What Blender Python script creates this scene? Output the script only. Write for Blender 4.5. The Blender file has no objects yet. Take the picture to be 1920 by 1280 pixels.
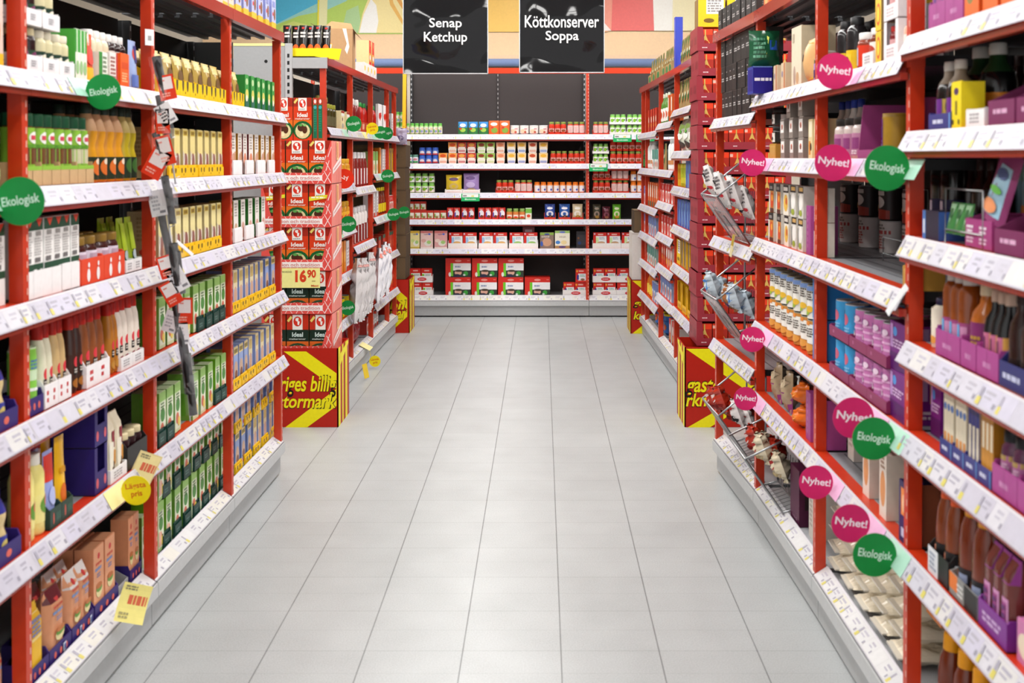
import bpy, math, random
from mathutils import Vector, Matrix

# ------------------------------------------------------------------ camera, world, light, exposure
SC = bpy.context.scene
COL = SC.collection
CAMH, F_PX, PX, HOR = 1.5, 2000.0, 1016.0, 295.0
PITCH = math.radians(1.0)
PY = HOR + F_PX * math.tan(PITCH)
cam_data = bpy.data.cameras.new('camera')
cam = bpy.data.objects.new('camera', cam_data)
COL.objects.link(cam)
cam.location = (0, 0, CAMH)
cam.rotation_euler = (math.pi / 2 - PITCH, 0, 0)
cam_data.sensor_width = 36
cam_data.lens = F_PX / 1920 * 36
cam_data.shift_x = (960 - PX) / 1920
cam_data.shift_y = (PY - 640) / 1920
cam_data.clip_start = 0.05
cam_data.clip_end = 100
cam_data.dof.use_dof = True
cam_data.dof.focus_distance = 6.6
cam_data.dof.aperture_fstop = 4.5
SC.camera = cam

world = bpy.data.worlds.new('World')
SC.world = world
world.use_nodes = True
world.node_tree.nodes['Background'].inputs[0].default_value = (1.0, 0.99, 0.98, 1)
world.node_tree.nodes['Background'].inputs[1].default_value = 1.2

SC.view_settings.view_transform = 'Standard'
SC.view_settings.look = 'None'
SC.view_settings.exposure = 0.0
SC.view_settings.gamma = 1.0
SC.view_settings.use_curve_mapping = False
LAMP_W = 26.0
LAMPS = [(x, y) for x in (-1.75, -0.15, 1.45) for y in (1.2, 2.9, 4.6, 6.3, 7.9, 9.4)]
LAMP_Z = 3.48
FILL_W = 1.5  # power of each lamp added to brighten the mural

try:
    SC.cycles.use_denoising = True
    SC.cycles.max_bounces = 6
    SC.cycles.sample_clamp_indirect = 6
except Exception:
    pass

R = random.Random(7)
PI = math.pi

# ------------------------------------------------------------------ materials
_mats = {}


def lin(h):
    o = []
    for i in (0, 2, 4):
        c = int(h[i:i + 2], 16) / 255
        o.append(c / 12.92 if c <= 0.04045 else ((c + 0.055) / 1.055) ** 2.4)
    return (o[0], o[1], o[2], 1)


FIN = {  # finish letter: roughness, metallic, specular, bump, coat
    'p': (0.42, 0, 0.3, 0, 0), 'm': (0.75, 0, 0.3, 0, 0), 'g': (0.16, 0, 0.5, 0, 0), 'x': (0.32, 0.85, 0.5, 0, 0),
    'k': (0.85, 0, 0.2, 0.15, 0), 'b': (0.2, 0, 0.5, 0.5, 0), 'r': (0.3, 0, 0.5, 0, 0.0),
}


def mat(spec):
    """'c8102e' or 'c8102e:g' (finish) -> a cached node material with a faint print mottling."""
    if spec in _mats:
        return _mats[spec]
    hx, _, fin = spec.partition(':')
    rough, metal, sp, bump, coat = FIN[fin or 'p']
    m = bpy.data.materials.new('surface ' + spec)
    m.use_nodes = True
    nt = m.node_tree
    b = nt.nodes['Principled BSDF']
    b.inputs['Roughness'].default_value = rough
    b.inputs['Metallic'].default_value = metal
    b.inputs['Specular IOR Level'].default_value = sp
    c = lin(hx)
    tc = nt.nodes.new('ShaderNodeTexCoord')
    no = nt.nodes.new('ShaderNodeTexNoise')
    no.inputs['Scale'].default_value = 60 if fin != 'b' else 25
    no.inputs['Detail'].default_value = 2
    nt.links.new(tc.outputs['Object'], no.inputs['Vector'])
    ramp = nt.nodes.new('ShaderNodeMix')
    ramp.data_type = 'RGBA'
    ramp.inputs['A'].default_value = (c[0] * 0.92, c[1] * 0.92, c[2] * 0.92, 1)
    ramp.inputs['B'].default_value = (min(1, c[0] * 1.06), min(1, c[1] * 1.06), min(1, c[2] * 1.06), 1)
    nt.links.new(no.outputs['Fac'], ramp.inputs['Factor'])
    nt.links.new(ramp.outputs['Result'], b.inputs['Base Color'])
    if bump:
        bp = nt.nodes.new('ShaderNodeBump')
        bp.inputs['Strength'].default_value = bump
        bp.inputs['Distance'].default_value = 0.004
        nt.links.new(no.outputs['Fac'], bp.inputs['Height'])
        nt.links.new(bp.outputs['Normal'], b.inputs['Normal'])
    _mats[spec] = m
    return m


def custom(name, fn):
    m = bpy.data.materials.new(name)
    m.use_nodes = True
    fn(m.node_tree, m.node_tree.nodes['Principled BSDF'])
    _mats[name] = m
    return m


def N(nt, kind, **kw):
    n = nt.nodes.new('ShaderNode' + kind)
    for k, v in kw.items():
        if k in n.inputs:
            n.inputs[k].default_value = v
        else:
            setattr(n, k, v)
    return n


def _math(nt, op, a, b=None):
    n = nt.nodes.new('ShaderNodeMath')
    n.operation = op
    for i, s in enumerate((a, b)):
        if s is None:
            continue
        if isinstance(s, (int, float)):
            n.inputs[i].default_value = s
        else:
            nt.links.new(s, n.inputs[i])
    return n.outputs[0]


def _floor(nt, b):
    tc = N(nt, 'TexCoord')
    sx = N(nt, 'SeparateXYZ')
    nt.links.new(tc.outputs['Object'], sx.inputs[0])
    X, Y = sx.outputs[0], sx.outputs[1]

    def joint(v, off, pitch, half):
        t = _math(nt, 'ADD', v, -off + 1000 * pitch)
        t = _math(nt, 'DIVIDE', t, pitch)
        fr = _math(nt, 'FRACT', t)
        d = _math(nt, 'ABSOLUTE', _math(nt, 'SUBTRACT', fr, 0.5))
        return _math(nt, 'GREATER_THAN', d, 0.5 - half / pitch), t
    jx, tx = joint(X, 0.058, 0.2985, 0.0019)
    jy, ty = joint(Y, 3.219, 0.1425, 0.0016)
    jy2, ty2 = joint(Y, 3.219, 0.285, 0.0018)
    # slight tone change tile by tile
    cmb = N(nt, 'CombineXYZ')
    nt.links.new(_math(nt, 'FLOOR', tx), cmb.inputs[0])
    nt.links.new(_math(nt, 'FLOOR', ty2), cmb.inputs[1])
    wn = N(nt, 'TexWhiteNoise')
    nt.links.new(cmb.outputs[0], wn.inputs['Vector'])
    no = N(nt, 'TexNoise', Scale=230.0, Detail=2.0)
    nt.links.new(tc.outputs['Object'], no.inputs['Vector'])
    no2 = N(nt, 'TexNoise', Scale=5.0, Detail=3.0)
    nt.links.new(tc.outputs['Object'], no2.inputs['Vector'])
    v = _math(nt, 'MULTIPLY', wn.outputs['Value'], 0.018)
    v = _math(nt, 'ADD', v, _math(nt, 'MULTIPLY', no.outputs['Fac'], 0.26))
    v = _math(nt, 'ADD', v, _math(nt, 'MULTIPLY', no2.outputs['Fac'], 0.10))
    v = _math(nt, 'ADD', v, 0.24)
    v = _math(nt, 'SUBTRACT', v, _math(nt, 'MULTIPLY', jx, 0.24))
    v = _math(nt, 'SUBTRACT', v, _math(nt, 'MULTIPLY', jy, 0.045))
    v = _math(nt, 'SUBTRACT', v, _math(nt, 'MULTIPLY', jy2, 0.05))
    cc = N(nt, 'CombineColor')
    nt.links.new(v, cc.inputs[0])
    nt.links.new(_math(nt, 'MULTIPLY', v, 1.035), cc.inputs[1])
    nt.links.new(_math(nt, 'MULTIPLY', v, 1.045), cc.inputs[2])
    nt.links.new(cc.outputs[0], b.inputs['Base Color'])
    b.inputs['Roughness'].default_value = 0.36
    b.inputs['Specular IOR Level'].default_value = 0.3


def _perf(nt, b):  # perforated dark sheet steel
    tc = N(nt, 'TexCoord')
    vo = N(nt, 'TexVoronoi', Scale=75.0)
    vo.inputs['Randomness'].default_value = 0
    nt.links.new(tc.outputs['Object'], vo.inputs['Vector'])
    g = _math(nt, 'LESS_THAN', vo.outputs['Distance'], 0.3)
    mx = N(nt, 'Mix', data_type='RGBA')
    mx.inputs['A'].default_value = lin('5b5d60')
    mx.inputs['B'].default_value = lin('151516')
    nt.links.new(g, mx.inputs['Factor'])
    nt.links.new(mx.outputs['Result'], b.inputs['Base Color'])
    b.inputs['Roughness'].default_value = 0.5


def _acrylic(nt, b):  # wavy glossy black sheet
    tc = N(nt, 'TexCoord')
    no = N(nt, 'TexNoise', Scale=2.6, Detail=1.0)
    nt.links.new(tc.outputs['Object'], no.inputs['Vector'])
    bp = N(nt, 'Bump', Strength=0.75, Distance=0.08)
    nt.links.new(no.outputs['Fac'], bp.inputs['Height'])
    nt.links.new(bp.outputs['Normal'], b.inputs['Normal'])
    b.inputs['Base Color'].default_value = lin('141416')
    b.inputs['Roughness'].default_value = 0.06
    b.inputs['Specular IOR Level'].default_value = 0.28


def _lamp(nt, b):
    b.inputs['Emission Color'].default_value = (1, 0.97, 0.93, 1)
    b.inputs['Emission Strength'].default_value = 6


def _film(nt, b):  # clear plastic
    b.inputs['Base Color'].default_value = (0.92, 0.93, 0.95, 1)
    b.inputs['Roughness'].default_value = 0.12
    b.inputs['Alpha'].default_value = 0.35


def _peel(nt, b):  # glossy red paint of the posts and rails
    tc = N(nt, 'TexCoord')
    no = N(nt, 'TexNoise', Scale=30.0, Detail=3.0)
    nt.links.new(tc.outputs['Object'], no.inputs['Vector'])
    mx = N(nt, 'Mix', data_type='RGBA')
    mx.inputs['A'].default_value = lin('bb2c0c')
    mx.inputs['B'].default_value = lin('cf3a12')
    nt.links.new(no.outputs['Fac'], mx.inputs['Factor'])
    nt.links.new(mx.outputs['Result'], b.inputs['Base Color'])
    b.inputs['Roughness'].default_value = 0.36


custom('floor_tiles', _floor)
custom('perforated', _perf)
custom('acrylic', _acrylic)
custom('lamp_glow', _lamp)
custom('film', _film)


def _wrap(nt, b):  # thin clear wrapper
    _film(nt, b)
    b.inputs['Alpha'].default_value = 0.1


custom('wrap', _wrap)
custom('redpaint', _peel)


# ------------------------------------------------------------------ text outlines
_txt = {}


def text_tris(s, bold=0.0, shear=0.0):
    key = (s, bold, shear)
    if key in _txt:
        return _txt[key]
    cu = bpy.data.curves.new('lettering', 'FONT')
    cu.body = s
    cu.resolution_u = 3
    cu.offset = bold
    cu.shear = shear
    ob = bpy.data.objects.new('lettering', cu)
    COL.objects.link(ob)
    dg = bpy.context.evaluated_depsgraph_get()
    ev = ob.evaluated_get(dg)
    me = ev.to_mesh()
    vs = [(v.co.x, v.co.y) for v in me.vertices]
    fs = [tuple(p.vertices) for p in me.polygons]
    ev.to_mesh_clear()
    bpy.data.objects.remove(ob)
    bpy.data.curves.remove(cu)
    if vs:
        x0 = min(v[0] for v in vs); x1 = max(v[0] for v in vs)
        y0 = min(v[1] for v in vs); y1 = max(v[1] for v in vs)
        vs = [((v[0] - x0) / (x1 - x0), (v[1] - y0) / max(1e-6, y1 - y0)) for v in vs]
        asp = (x1 - x0) / max(1e-6, y1 - y0)
    else:
        asp = 1
    _txt[key] = (vs, fs, asp)
    return _txt[key]


def clip_x(poly, x0, sgn):
    out = []
    for i, p in enumerate(poly):
        q = poly[(i + 1) % len(poly)]
        a, b = (p[0] - x0) * sgn, (q[0] - x0) * sgn
        if a >= 0:
            out.append(p)
        if (a > 0 > b) or (a < 0 < b):
            t = a / (a - b)
            out.append((x0, p[1] + (q[1] - p[1]) * t))
    return out


# ------------------------------------------------------------------ mesh builder
class MB:
    def __init__(self):
        self.v, self.f, self.fm, self.sm, self.ms = [], [], [], [], []

    def mi(self, spec):
        if spec not in self.ms:
            self.ms.append(spec)
        return self.ms.index(spec)

    def add(self, pts, faces, spec, smooth=False):
        o = len(self.v)
        self.v += [tuple(p) for p in pts]
        k = self.mi(spec)
        for f in faces:
            self.f.append(tuple(o + i for i in f))
            self.fm.append(k)
            self.sm.append(smooth)
        return self

    def quad(self, pts, spec):
        return self.add(pts, [tuple(range(len(pts)))], spec)

    def box(self, x0, x1, y0, y1, z0, z1, spec, top=None, side=None):
        p = [(x0, y0, z0), (x1, y0, z0), (x1, y1, z0), (x0, y1, z0), (x0, y0, z1), (x1, y0, z1), (x1, y1, z1), (x0, y1, z1)]
        self.add(p, [(0, 1, 5, 4), (2, 3, 7, 6), (3, 2, 1, 0)], spec)
        self.add(p, [(4, 5, 6, 7)], top or spec)
        self.add(p, [(1, 2, 6, 5), (3, 0, 4, 7)], side or spec)
        return self

    def prism(self, poly, y0, y1, spec, axis='y'):
        """closed polygon in (a, z) extruded along y (or x)."""
        n = len(poly)
        if axis == 'y':
            p = [(a, y0, z) for a, z in poly] + [(a, y1, z) for a, z in poly]
        else:
            p = [(y0, a, z) for a, z in poly] + [(y1, a, z) for a, z in poly]
        fs = [tuple(range(n)), tuple(range(2 * n - 1, n - 1, -1))]
        fs += [(i, (i + 1) % n, n + (i + 1) % n, n + i) for i in range(n)]
        return self.add(p, fs, spec)

    def lathe(self, prof, spec, n=18, sy=1.0, c=(0, 0, 0)):
        """prof: (r, z) or (r, z, spec of the band up to this point)."""
        o = len(self.v)
        for p in prof:
            for i in range(n):
                a = 2 * PI * i / n
                self.v.append((c[0] + p[0] * math.cos(a), c[1] + p[0] * math.sin(a) * sy, c[2] + p[1]))
        for j in range(len(prof) - 1):
            s = prof[j + 1][2] if len(prof[j + 1]) > 2 else spec
            k = self.mi(s)
            for i in range(n):
                i2 = (i + 1) % n
                self.f.append((o + j * n + i, o + j * n + i2, o + (j + 1) * n + i2, o + (j + 1) * n + i))
                self.fm.append(k)
                self.sm.append(True)
        return self

    def tube(self, pts, r, spec, n=6):
        o = len(self.v)
        P = [Vector(p) for p in pts]
        for i, p in enumerate(P):
            d = (P[min(i + 1, len(P) - 1)] - P[max(i - 1, 0)]).normalized()
            a = d.cross(Vector((0, 0, 1)))
            if a.length < 1e-3:
                a = d.cross(Vector((1, 0, 0)))
            a.normalize()
            b = d.cross(a)
            for k in range(n):
                t = 2 * PI * k / n
                q = p + a * (r * math.cos(t)) + b * (r * math.sin(t))
                self.v.append(tuple(q))
        k0 = self.mi(spec)
        for i in range(len(P) - 1):
            for k in range(n):
                k2 = (k + 1) % n
                self.f.append((o + i * n + k, o + i * n + k2, o + (i + 1) * n + k2, o + (i + 1) * n + k))
                self.fm.append(k0)
                self.sm.append(True)
        self.f.append(tuple(o + k for k in range(n))); self.fm.append(k0); self.sm.append(False)
        e = o + (len(P) - 1) * n
        self.f.append(tuple(e + k for k in range(n))); self.fm.append(k0); self.sm.append(False)
        return self

    def art(self, els, P, cur=1, lift=0.00025, clip=True):
        """printed elements in 0..1 face coordinates, mapped by P(x, z, lift) onto the surface."""
        for i, e in enumerate(els):
            l = lift * (i + 1)
            k = e[0]
            if k == 'r':
                _, x0, x1, z0, z1, s = e
                for j in range(cur):
                    a = x0 + (x1 - x0) * j / cur
                    b = x0 + (x1 - x0) * (j + 1) / cur
                    self.quad([P(a, z0, l), P(b, z0, l), P(b, z1, l), P(a, z1, l)], s)
            elif k in 'ep':  # cut to the face; on a curved face also into upright slabs that follow it
                if k == 'e':
                    pl = [(e[1] + e[3] * math.cos(2 * PI * j / 16), e[2] + e[4] * math.sin(2 * PI * j / 16)) for j in range(16)]
                else:
                    pl = list(e[1])
                if clip:
                    pl = clip_x(clip_x(pl, 0.0, 1), 1.0, -1)
                    pl = [(x, z) for z, x in clip_x(clip_x([(z, x) for x, z in pl], 0.0, 1), 1.0, -1)]
                if len(pl) < 3:
                    continue
                xs0, xs1 = min(q[0] for q in pl), max(q[0] for q in pl)
                nc = max(1, int(math.ceil((xs1 - xs0) * cur * 1.4))) if cur > 1 else 1
                for j in range(nc):
                    q = pl if nc == 1 else clip_x(clip_x(pl, xs0 + (xs1 - xs0) * j / nc, 1), xs0 + (xs1 - xs0) * (j + 1) / nc, -1)
                    if len(q) > 2:
                        self.quad([P(x, z, l) for x, z in q], e[-1])
            elif k == 't':  # fine print, lines of word-length dashes
                _, x0, x1, z0, z1, nl, s = e
                rr = random.Random(int(1000 * (x0 + z0 * 7 + x1 * 3)))
                for j in range(nl):
                    zt = z1 - (z1 - z0) * (j + 0.15) / nl
                    zb = z1 - (z1 - z0) * (j + 0.75) / nl
                    x = x0
                    end = x0 + (x1 - x0) * rr.uniform(0.75, 1)
                    while x < end - 0.02:
                        w = min(end, x + (x1 - x0) * rr.uniform(0.12, 0.34))
                        self.quad([P(x, zb, l), P(w, zb, l), P(w, zt, l), P(x, zt, l)], s)
                        x = w + (x1 - x0) * 0.05
            elif k == 'w':  # real lettering fitted to a box
                _, s_, x0, x1, z0, z1, s = e[:7]
                bold = e[7] if len(e) > 7 else 0.0
                shear = e[8] if len(e) > 8 else 0.0
                vs, fs, asp = text_tris(s_, bold, shear)
                self.add([P(x0 + (x1 - x0) * a, z0 + (z1 - z0) * b, l) for a, b in vs], fs, s)
        return self

    def obj(self, name, parent=None, loc=None, rot=None):
        me = bpy.data.meshes.new(name)
        me.from_pydata(self.v, [], self.f)
        for s in self.ms:
            me.materials.append(_mats[s] if s in _mats else mat(s))
        me.polygons.foreach_set('material_index', self.fm)
        me.polygons.foreach_set('use_smooth', self.sm)
        me.update()
        ob = bpy.data.objects.new(name, me)
        COL.objects.link(ob)
        if parent:
            ob.parent = parent
        if loc is not None:
            ob.location = loc
        if rot is not None:
            ob.rotation_euler = rot
        return ob


def empty(name, loc, rz=0):
    o = bpy.data.objects.new(name, None)
    o.empty_display_size = 0.05
    COL.objects.link(o)
    o.location = loc
    o.rotation_euler = (0, 0, rz)
    return o


def tag(o, label, cat, group=None):
    o['label'] = label
    o['category'] = cat
    if group:
        o['group'] = group
    return o


def structure(o):
    o['kind'] = 'structure'
    return o


def copy_tree(o, parent=None):
    c = o.copy()
    COL.objects.link(c)
    c.parent = parent
    for ch in list(o.children):
        copy_tree(ch, c)
    return c


# pixel measurements of the photograph -> metres
SP, CP = math.sin(PITCH), math.cos(PITCH)


def xz(px, py, Y):
    """world X, Z of the point seen at pixel (px, py) that stands at distance Y."""
    a = (PY - py) / F_PX
    zc = Y * (a * CP - SP) / (CP + a * SP)
    d = Y * CP - zc * SP
    return (px - PX) / F_PX * d, CAMH + zc


# ------------------------------------------------------------------ the room
def make_room():
    structure(MB().box(-6, 6, -2.5, 11.4, -0.1, 0, 'floor_tiles').obj('floor'))
    structure(MB().box(-6, 6, -2.5, 11.4, 3.6, 3.7, 'eeeeea:m').obj('ceiling'))
    structure(MB().box(-6, 6, 11.2, 11.3, 0, 3.6, 'e9dccb:m').obj('wall_back'))
    structure(MB().box(-6.1, -6, -2.5, 11.3, 0, 3.6, 'ded9d2:m').obj('wall_left'))
    structure(MB().box(6, 6.1, -2.5, 11.3, 0, 3.6, 'ded9d2:m').obj('wall_right'))


make_room()


def make_lamps():
    proto = None
    n = 0
    for x, y in LAMPS:
        if proto is None:
            r = empty('ceiling_light', (x, y, LAMP_Z))
            m = MB().box(-0.12, 0.12, -0.75, 0.75, 0.02, 0.12, 'f4f4f4')
            m.prism([(-0.16, -0.01), (-0.15, -0.01), (-0.11, 0.03), (-0.12, 0.03)], -0.75, 0.75, 'f4f4f4')
            m.prism([(0.15, -0.01), (0.16, -0.01), (0.12, 0.03), (0.11, 0.03)], -0.75, 0.75, 'f4f4f4')
            m.obj('housing', r)
            for s in (-0.05, 0.05):
                MB().tube([(s, -0.72, 0.0), (s, 0.72, 0.0)], 0.013, 'lamp_glow', 8).obj('tube', r)
            proto = r
        else:
            r = copy_tree(proto)
            r.location = (x, y, LAMP_Z)
        n += 1
        side = {-1.75: 'row above the left shelving', -0.15: 'row over the middle of the aisle', 1.45: 'row above the right shelving'}[x]
        o = ['first', 'second', 'third', 'fourth', 'fifth', 'sixth'][int(LAMPS.index((x, y)) % 6)]
        tag(r, 'twin-tube fluorescent ceiling light, %s of the %s' % (o, side), 'ceiling light', 'fluorescent lights over the aisle')
        ld = bpy.data.lights.new('tube_light', 'AREA')
        ld.shape = 'RECTANGLE'
        ld.size, ld.size_y = 0.22, 1.45
        ld.energy = LAMP_W
        ld.color = (1.0, 0.985, 0.96)
        lo = bpy.data.objects.new('tube_light', ld)
        COL.objects.link(lo)
        lo.location = (x, y, LAMP_Z - 0.02)


make_lamps()


def make_fill_lamps():  # added fill lamps, out of view, put in only to brighten the mural
    proto = None
    for i, x in enumerate((-2.7, -1.2, 0.3, 1.8, 3.3)):
        if proto is None:
            r = empty('added_fill_lamp', (x, 9.45, 3.22))
            m = MB().box(-0.5, 0.5, -0.06, 0.06, 0.0, 0.06, 'e6e6e6')
            m.prism([(-0.06, 0.0), (-0.05, 0.0), (-0.05, -0.1), (-0.06, -0.1)], -0.5, 0.5, 'e6e6e6', 'x')
            m.box(-0.02, 0.02, -0.02, 0.02, 0.06, 0.3, 'd0d0d0')
            m.obj('housing', r)
            proto = r
        else:
            r = copy_tree(proto)
            r.location = (x, 9.45, 3.22)
        tag(r, 'added out-of-view fill lamp brightening the painted fascia, %s from left' % ORD[i], 'ceiling light', 'added mural fill lamps')
        ld = bpy.data.lights.new('added_fill_light', 'AREA')
        ld.shape = 'RECTANGLE'
        ld.size, ld.size_y = 0.95, 0.08
        ld.energy = FILL_W
        lo = bpy.data.objects.new('added_fill_light', ld)
        COL.objects.link(lo)
        lo.location = (x, 9.45, 3.2)
        lo.rotation_euler = (math.radians(67), 0, 0)


ORD = ('first second third fourth fifth sixth seventh eighth ninth tenth eleventh twelfth thirteenth fourteenth fifteenth '
       'sixteenth seventeenth eighteenth nineteenth twentieth').split()
make_fill_lamps()

# ------------------------------------------------------------------ shelving bays
class Bay:
    """Local frame: x to the viewer's right along the shelf front, y inwards, z up."""

    def __init__(self, ph, p0, p1, zs, side, names=None, depth=0.45):
        self.ph, self.side, self.zs, self.depth = ph, side, zs, depth
        self.p0 = Vector((p0[0], p0[1], 0))
        d = Vector((p1[0] - p0[0], p1[1] - p0[1], 0))
        self.L = d.length
        self.t = d.normalized()
        self.n = Vector((-self.t.y, self.t.x, 0))
        self.rz = math.atan2(self.t.y, self.t.x)
        nn = ['base', 'second', 'third', 'fourth', 'fifth', 'sixth', 'seventh']
        self.names = names or [(nn[i] if i < len(zs) - 1 or i == 0 else 'top') + ' shelf' for i in range(len(zs))]

    def u(self, px, v, z):
        k = (px - PX) / F_PX
        a, b = self.p0 + v * self.n, self.t
        # X - k*CP*Y = -k*(z-h)*SP
        rhs = -k * (z - CAMH) * SP
        return (rhs - a.x + k * CP * a.y) / (b.x - k * CP * b.y)

    def at(self, u, v, z):
        p = self.p0 + u * self.t + v * self.n
        return (p.x, p.y, z)

    def depth_at(self, u, v):
        return (self.p0 + u * self.t + v * self.n).y


STRIP_H = 0.046


def strip_art(mb, L, y_t, z_t, y_b, z_b, tint='c9c6d0', ticket=None, seed=0, yel=0.55):
    rr = random.Random(seed)

    def P(x, z, l):
        return (x, y_b + (y_t - y_b) * z - l, z_b + (z_t - z_b) * z)
    mb.quad([P(0, 0, 0), P(L, 0, 0), P(L, 1, 0), P(0, 1, 0)], tint)
    mb.quad([P(0, 0, -0.003), P(0, 1, -0.003), P(L, 1, -0.003), P(L, 0, -0.003)], 'c4c0c8')
    els = [('r', 0, L, 0.93, 1.0, 'dad8dd'), ('r', 0, L, 0, 0.05, 'b5b1bb')]
    x = 0.006
    while x < L - 0.03:
        w = min(rr.uniform(0.055, 0.095), L - x - 0.004)
        els = els[:2]
        c = rr.choice(ticket or ['d3d1d8', 'cbc9d4', 'c4c1ce', 'd6d4d3', 'c9c6d6'])
        a = [('r', x, x + w - 0.003, 0.1, 0.9, c)]
        ln = rr.choice(['b5b2be', 'adaab8', 'bdbac6'])
        if rr.random() < 0.85:
            a.append(('r', x + 0.3 * w, x + 0.78 * w, 0.62, 0.74, ln))
            a.append(('r', x + 0.3 * w, x + 0.66 * w, 0.44, 0.52, ln))
            a.append(('r', x + 0.82 * w, x + 0.93 * w, 0.2, 0.4, '9d9aa8'))
        if rr.random() < yel:
            a.append(('r', x + 0.05 * w, x + 0.24 * w, 0.12, 0.42, 'd3c86a'))
            a.append(('r', x + 0.07 * w, x + 0.2 * w, 0.42, 0.8, 'a9a6b4'))
        mb.art(a, P, 1, 0.0003)
        x += w
    mb.art(els, P, 1, 0.0003)
    return mb


def post_mb(x, z0, z1, slots=True, y0=0.02):
    m = MB()
    m.box(x - 0.014, x + 0.014, y0, y0 + 0.034, z0, z1, 'redpaint')
    if slots:
        z = z0 + 0.03
        while z < z1 - 0.03:
            m.quad([(x + 0.004, y0 - 0.0004, z), (x + 0.009, y0 - 0.0004, z), (x + 0.009, y0 - 0.0004, z + 0.016), (x + 0.004, y0 - 0.0004, z + 0.016)], 'e7b7a8')
            z += 0.032
    return m


def make_bay(bay, label, posts='l', ztop=2.04, top=True, back='151516', base=True, tint=None, seed=1, yel=0.55, perf=True, end=False, skip=(), mesh_end=False):
    b = empty('shelving_bay', bay.at(0, 0, 0), bay.rz)
    tag(b, label, 'shelving', 'red framed shelving bays')
    L, D = bay.L, bay.depth
    rr = random.Random(seed)
    if back:
        m = MB().box(0.018, L - 0.018, D, D + 0.015, 0.1, ztop - (0.01 if end else 0.0), back + ':m')
        m.obj('back_panel', b)
    for i, s in enumerate(posts):
        if s == '1':
            post_mb((0.0145, L - 0.0145)[i], 0.15, ztop + 0.005).obj('post', b)
            ux = (0.03, L - 0.03)[i]
            u = MB().box(ux - 0.012, ux + 0.012, D - 0.03, D, 0.1, ztop, '3a3a3c')
            zz = 0.2
            while zz < ztop:
                u.quad([(ux - 0.004, D - 0.0305, zz), (ux + 0.004, D - 0.0305, zz), (ux + 0.004, D - 0.0305, zz + 0.02), (ux - 0.004, D - 0.0305, zz + 0.02)], 'c9c9cc')
                zz += 0.05
            u.obj('upright', b)
    for i, z in enumerate(bay.zs):
        if i == 0:
            if not base:
                continue
            m = MB()
            m.box(0.002, L - 0.002, 0.03, 0.06, 0.014, 0.125, 'aeb0b1')            # kick plate and base
            m.box(0.002, L - 0.002, 0.008, 0.03, 0.108, 0.152, 'c2c4c5')         # protruding lip
            m.box(0.002, L - 0.002, 0.012, 0.05, 0.152, 0.156, '8d8f90')
            m.box(0.018, L - 0.018, 0.05, D, 0.125, z - 0.001, '8f9194', top='a7a9ac')
            m.box(0.03, L - 0.03, 0.06, D, 0, 0.014, '19191a')
            ob = m.obj('base_plinth', b)
            s = MB()
            strip_art(s, L - 0.006, 0.058, z + 0.014, 0.014, 0.1575, 'd2d1d3', ['d9d9da', 'd4d4d7', 'dad8d0'], seed * 31 + i, yel)
            s.obj('price_strip', ob)
            continue
        if i in skip:
            continue
        m = MB()
        m.box(0.014, L - 0.014, 0.056, D - 0.002, z - 0.026, z, '232325', top='8b8c90')
        m.box(0.002, L - 0.002, 0.012, 0.056, z - 0.03, z, 'redpaint')
        m.box(0.001, L - 0.001, -0.004, 0.014, z - STRIP_H - 0.014, z - STRIP_H + 0.004, 'a83426:g')
        for q in range(6):
            yy = 0.1 + q * (D - 0.14) / 6
            m.quad([(0.03, yy, z + 0.0006), (L - 0.03, yy, z + 0.0006), (L - 0.03, yy + 0.006, z + 0.0006), (0.03, yy + 0.006, z + 0.0006)], '55565a')
        ob = m.obj('shelf', b)
        s = MB()
        strip_art(s, L - 0.001, 0.012, z + 0.002, -0.014, z - STRIP_H, tint or 'c9c6d0', None, seed * 31 + i, yel)
        s.obj('price_strip', ob)
    if top:
        m = MB()
        m.box(0.018, L - 0.018, 0.056, D, ztop + 0.025, ztop + 0.045, 'perforated', top='77787b')
        for q in range(5):
            yy = 0.09 + q * (D - 0.12) / 5
            m.box(0.02, L - 0.02, yy, yy + 0.02, ztop + 0.012, ztop + 0.025, '4a4b4e')
        m.obj('top_shelf', b)
        MB().box(0.001, L - 0.001, 0.004, 0.03, ztop, ztop + 0.045, 'a8382c:g').obj('fascia', b)
    if mesh_end:
        MB().box(L - 0.012, L - 0.004, 0.27, D, 0.13, ztop, 'perforated').obj('end_panel', b)
        u = MB().box(L - 0.03, L - 0.002, 0.245, 0.27, 0.13, ztop, '2c2c2e')
        zz = 0.2
        while zz < ztop:
            u.quad([(L - 0.0305, 0.253, zz), (L - 0.0305, 0.262, zz), (L - 0.0305, 0.262, zz + 0.02), (L - 0.0305, 0.253, zz + 0.02)], 'c9c9cc')
            zz += 0.05
        u.obj('upright', b)
    if end:
        MB().box(0.001, L - 0.001, 0.022, 0.05, ztop - 0.045, ztop + 0.006, 'd9380f').obj('top_rail', b)
        if L > 1.2:
            u = MB().box(L / 2 - 0.006, L / 2 + 0.006, D - 0.012, D - 0.001, 0.2, ztop - 0.01, '3a3638')
            zz = 1.75
            while zz < ztop - 0.03:
                u.quad([(L / 2 - 0.003, D - 0.0124, zz), (L / 2 + 0.003, D - 0.0124, zz), (L / 2 + 0.003, D - 0.0124, zz + 0.02), (L / 2 - 0.003, D - 0.0124, zz + 0.02)], 'b9b5b4')
                zz += 0.045
            u.obj('upright', b)
    return b


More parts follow.
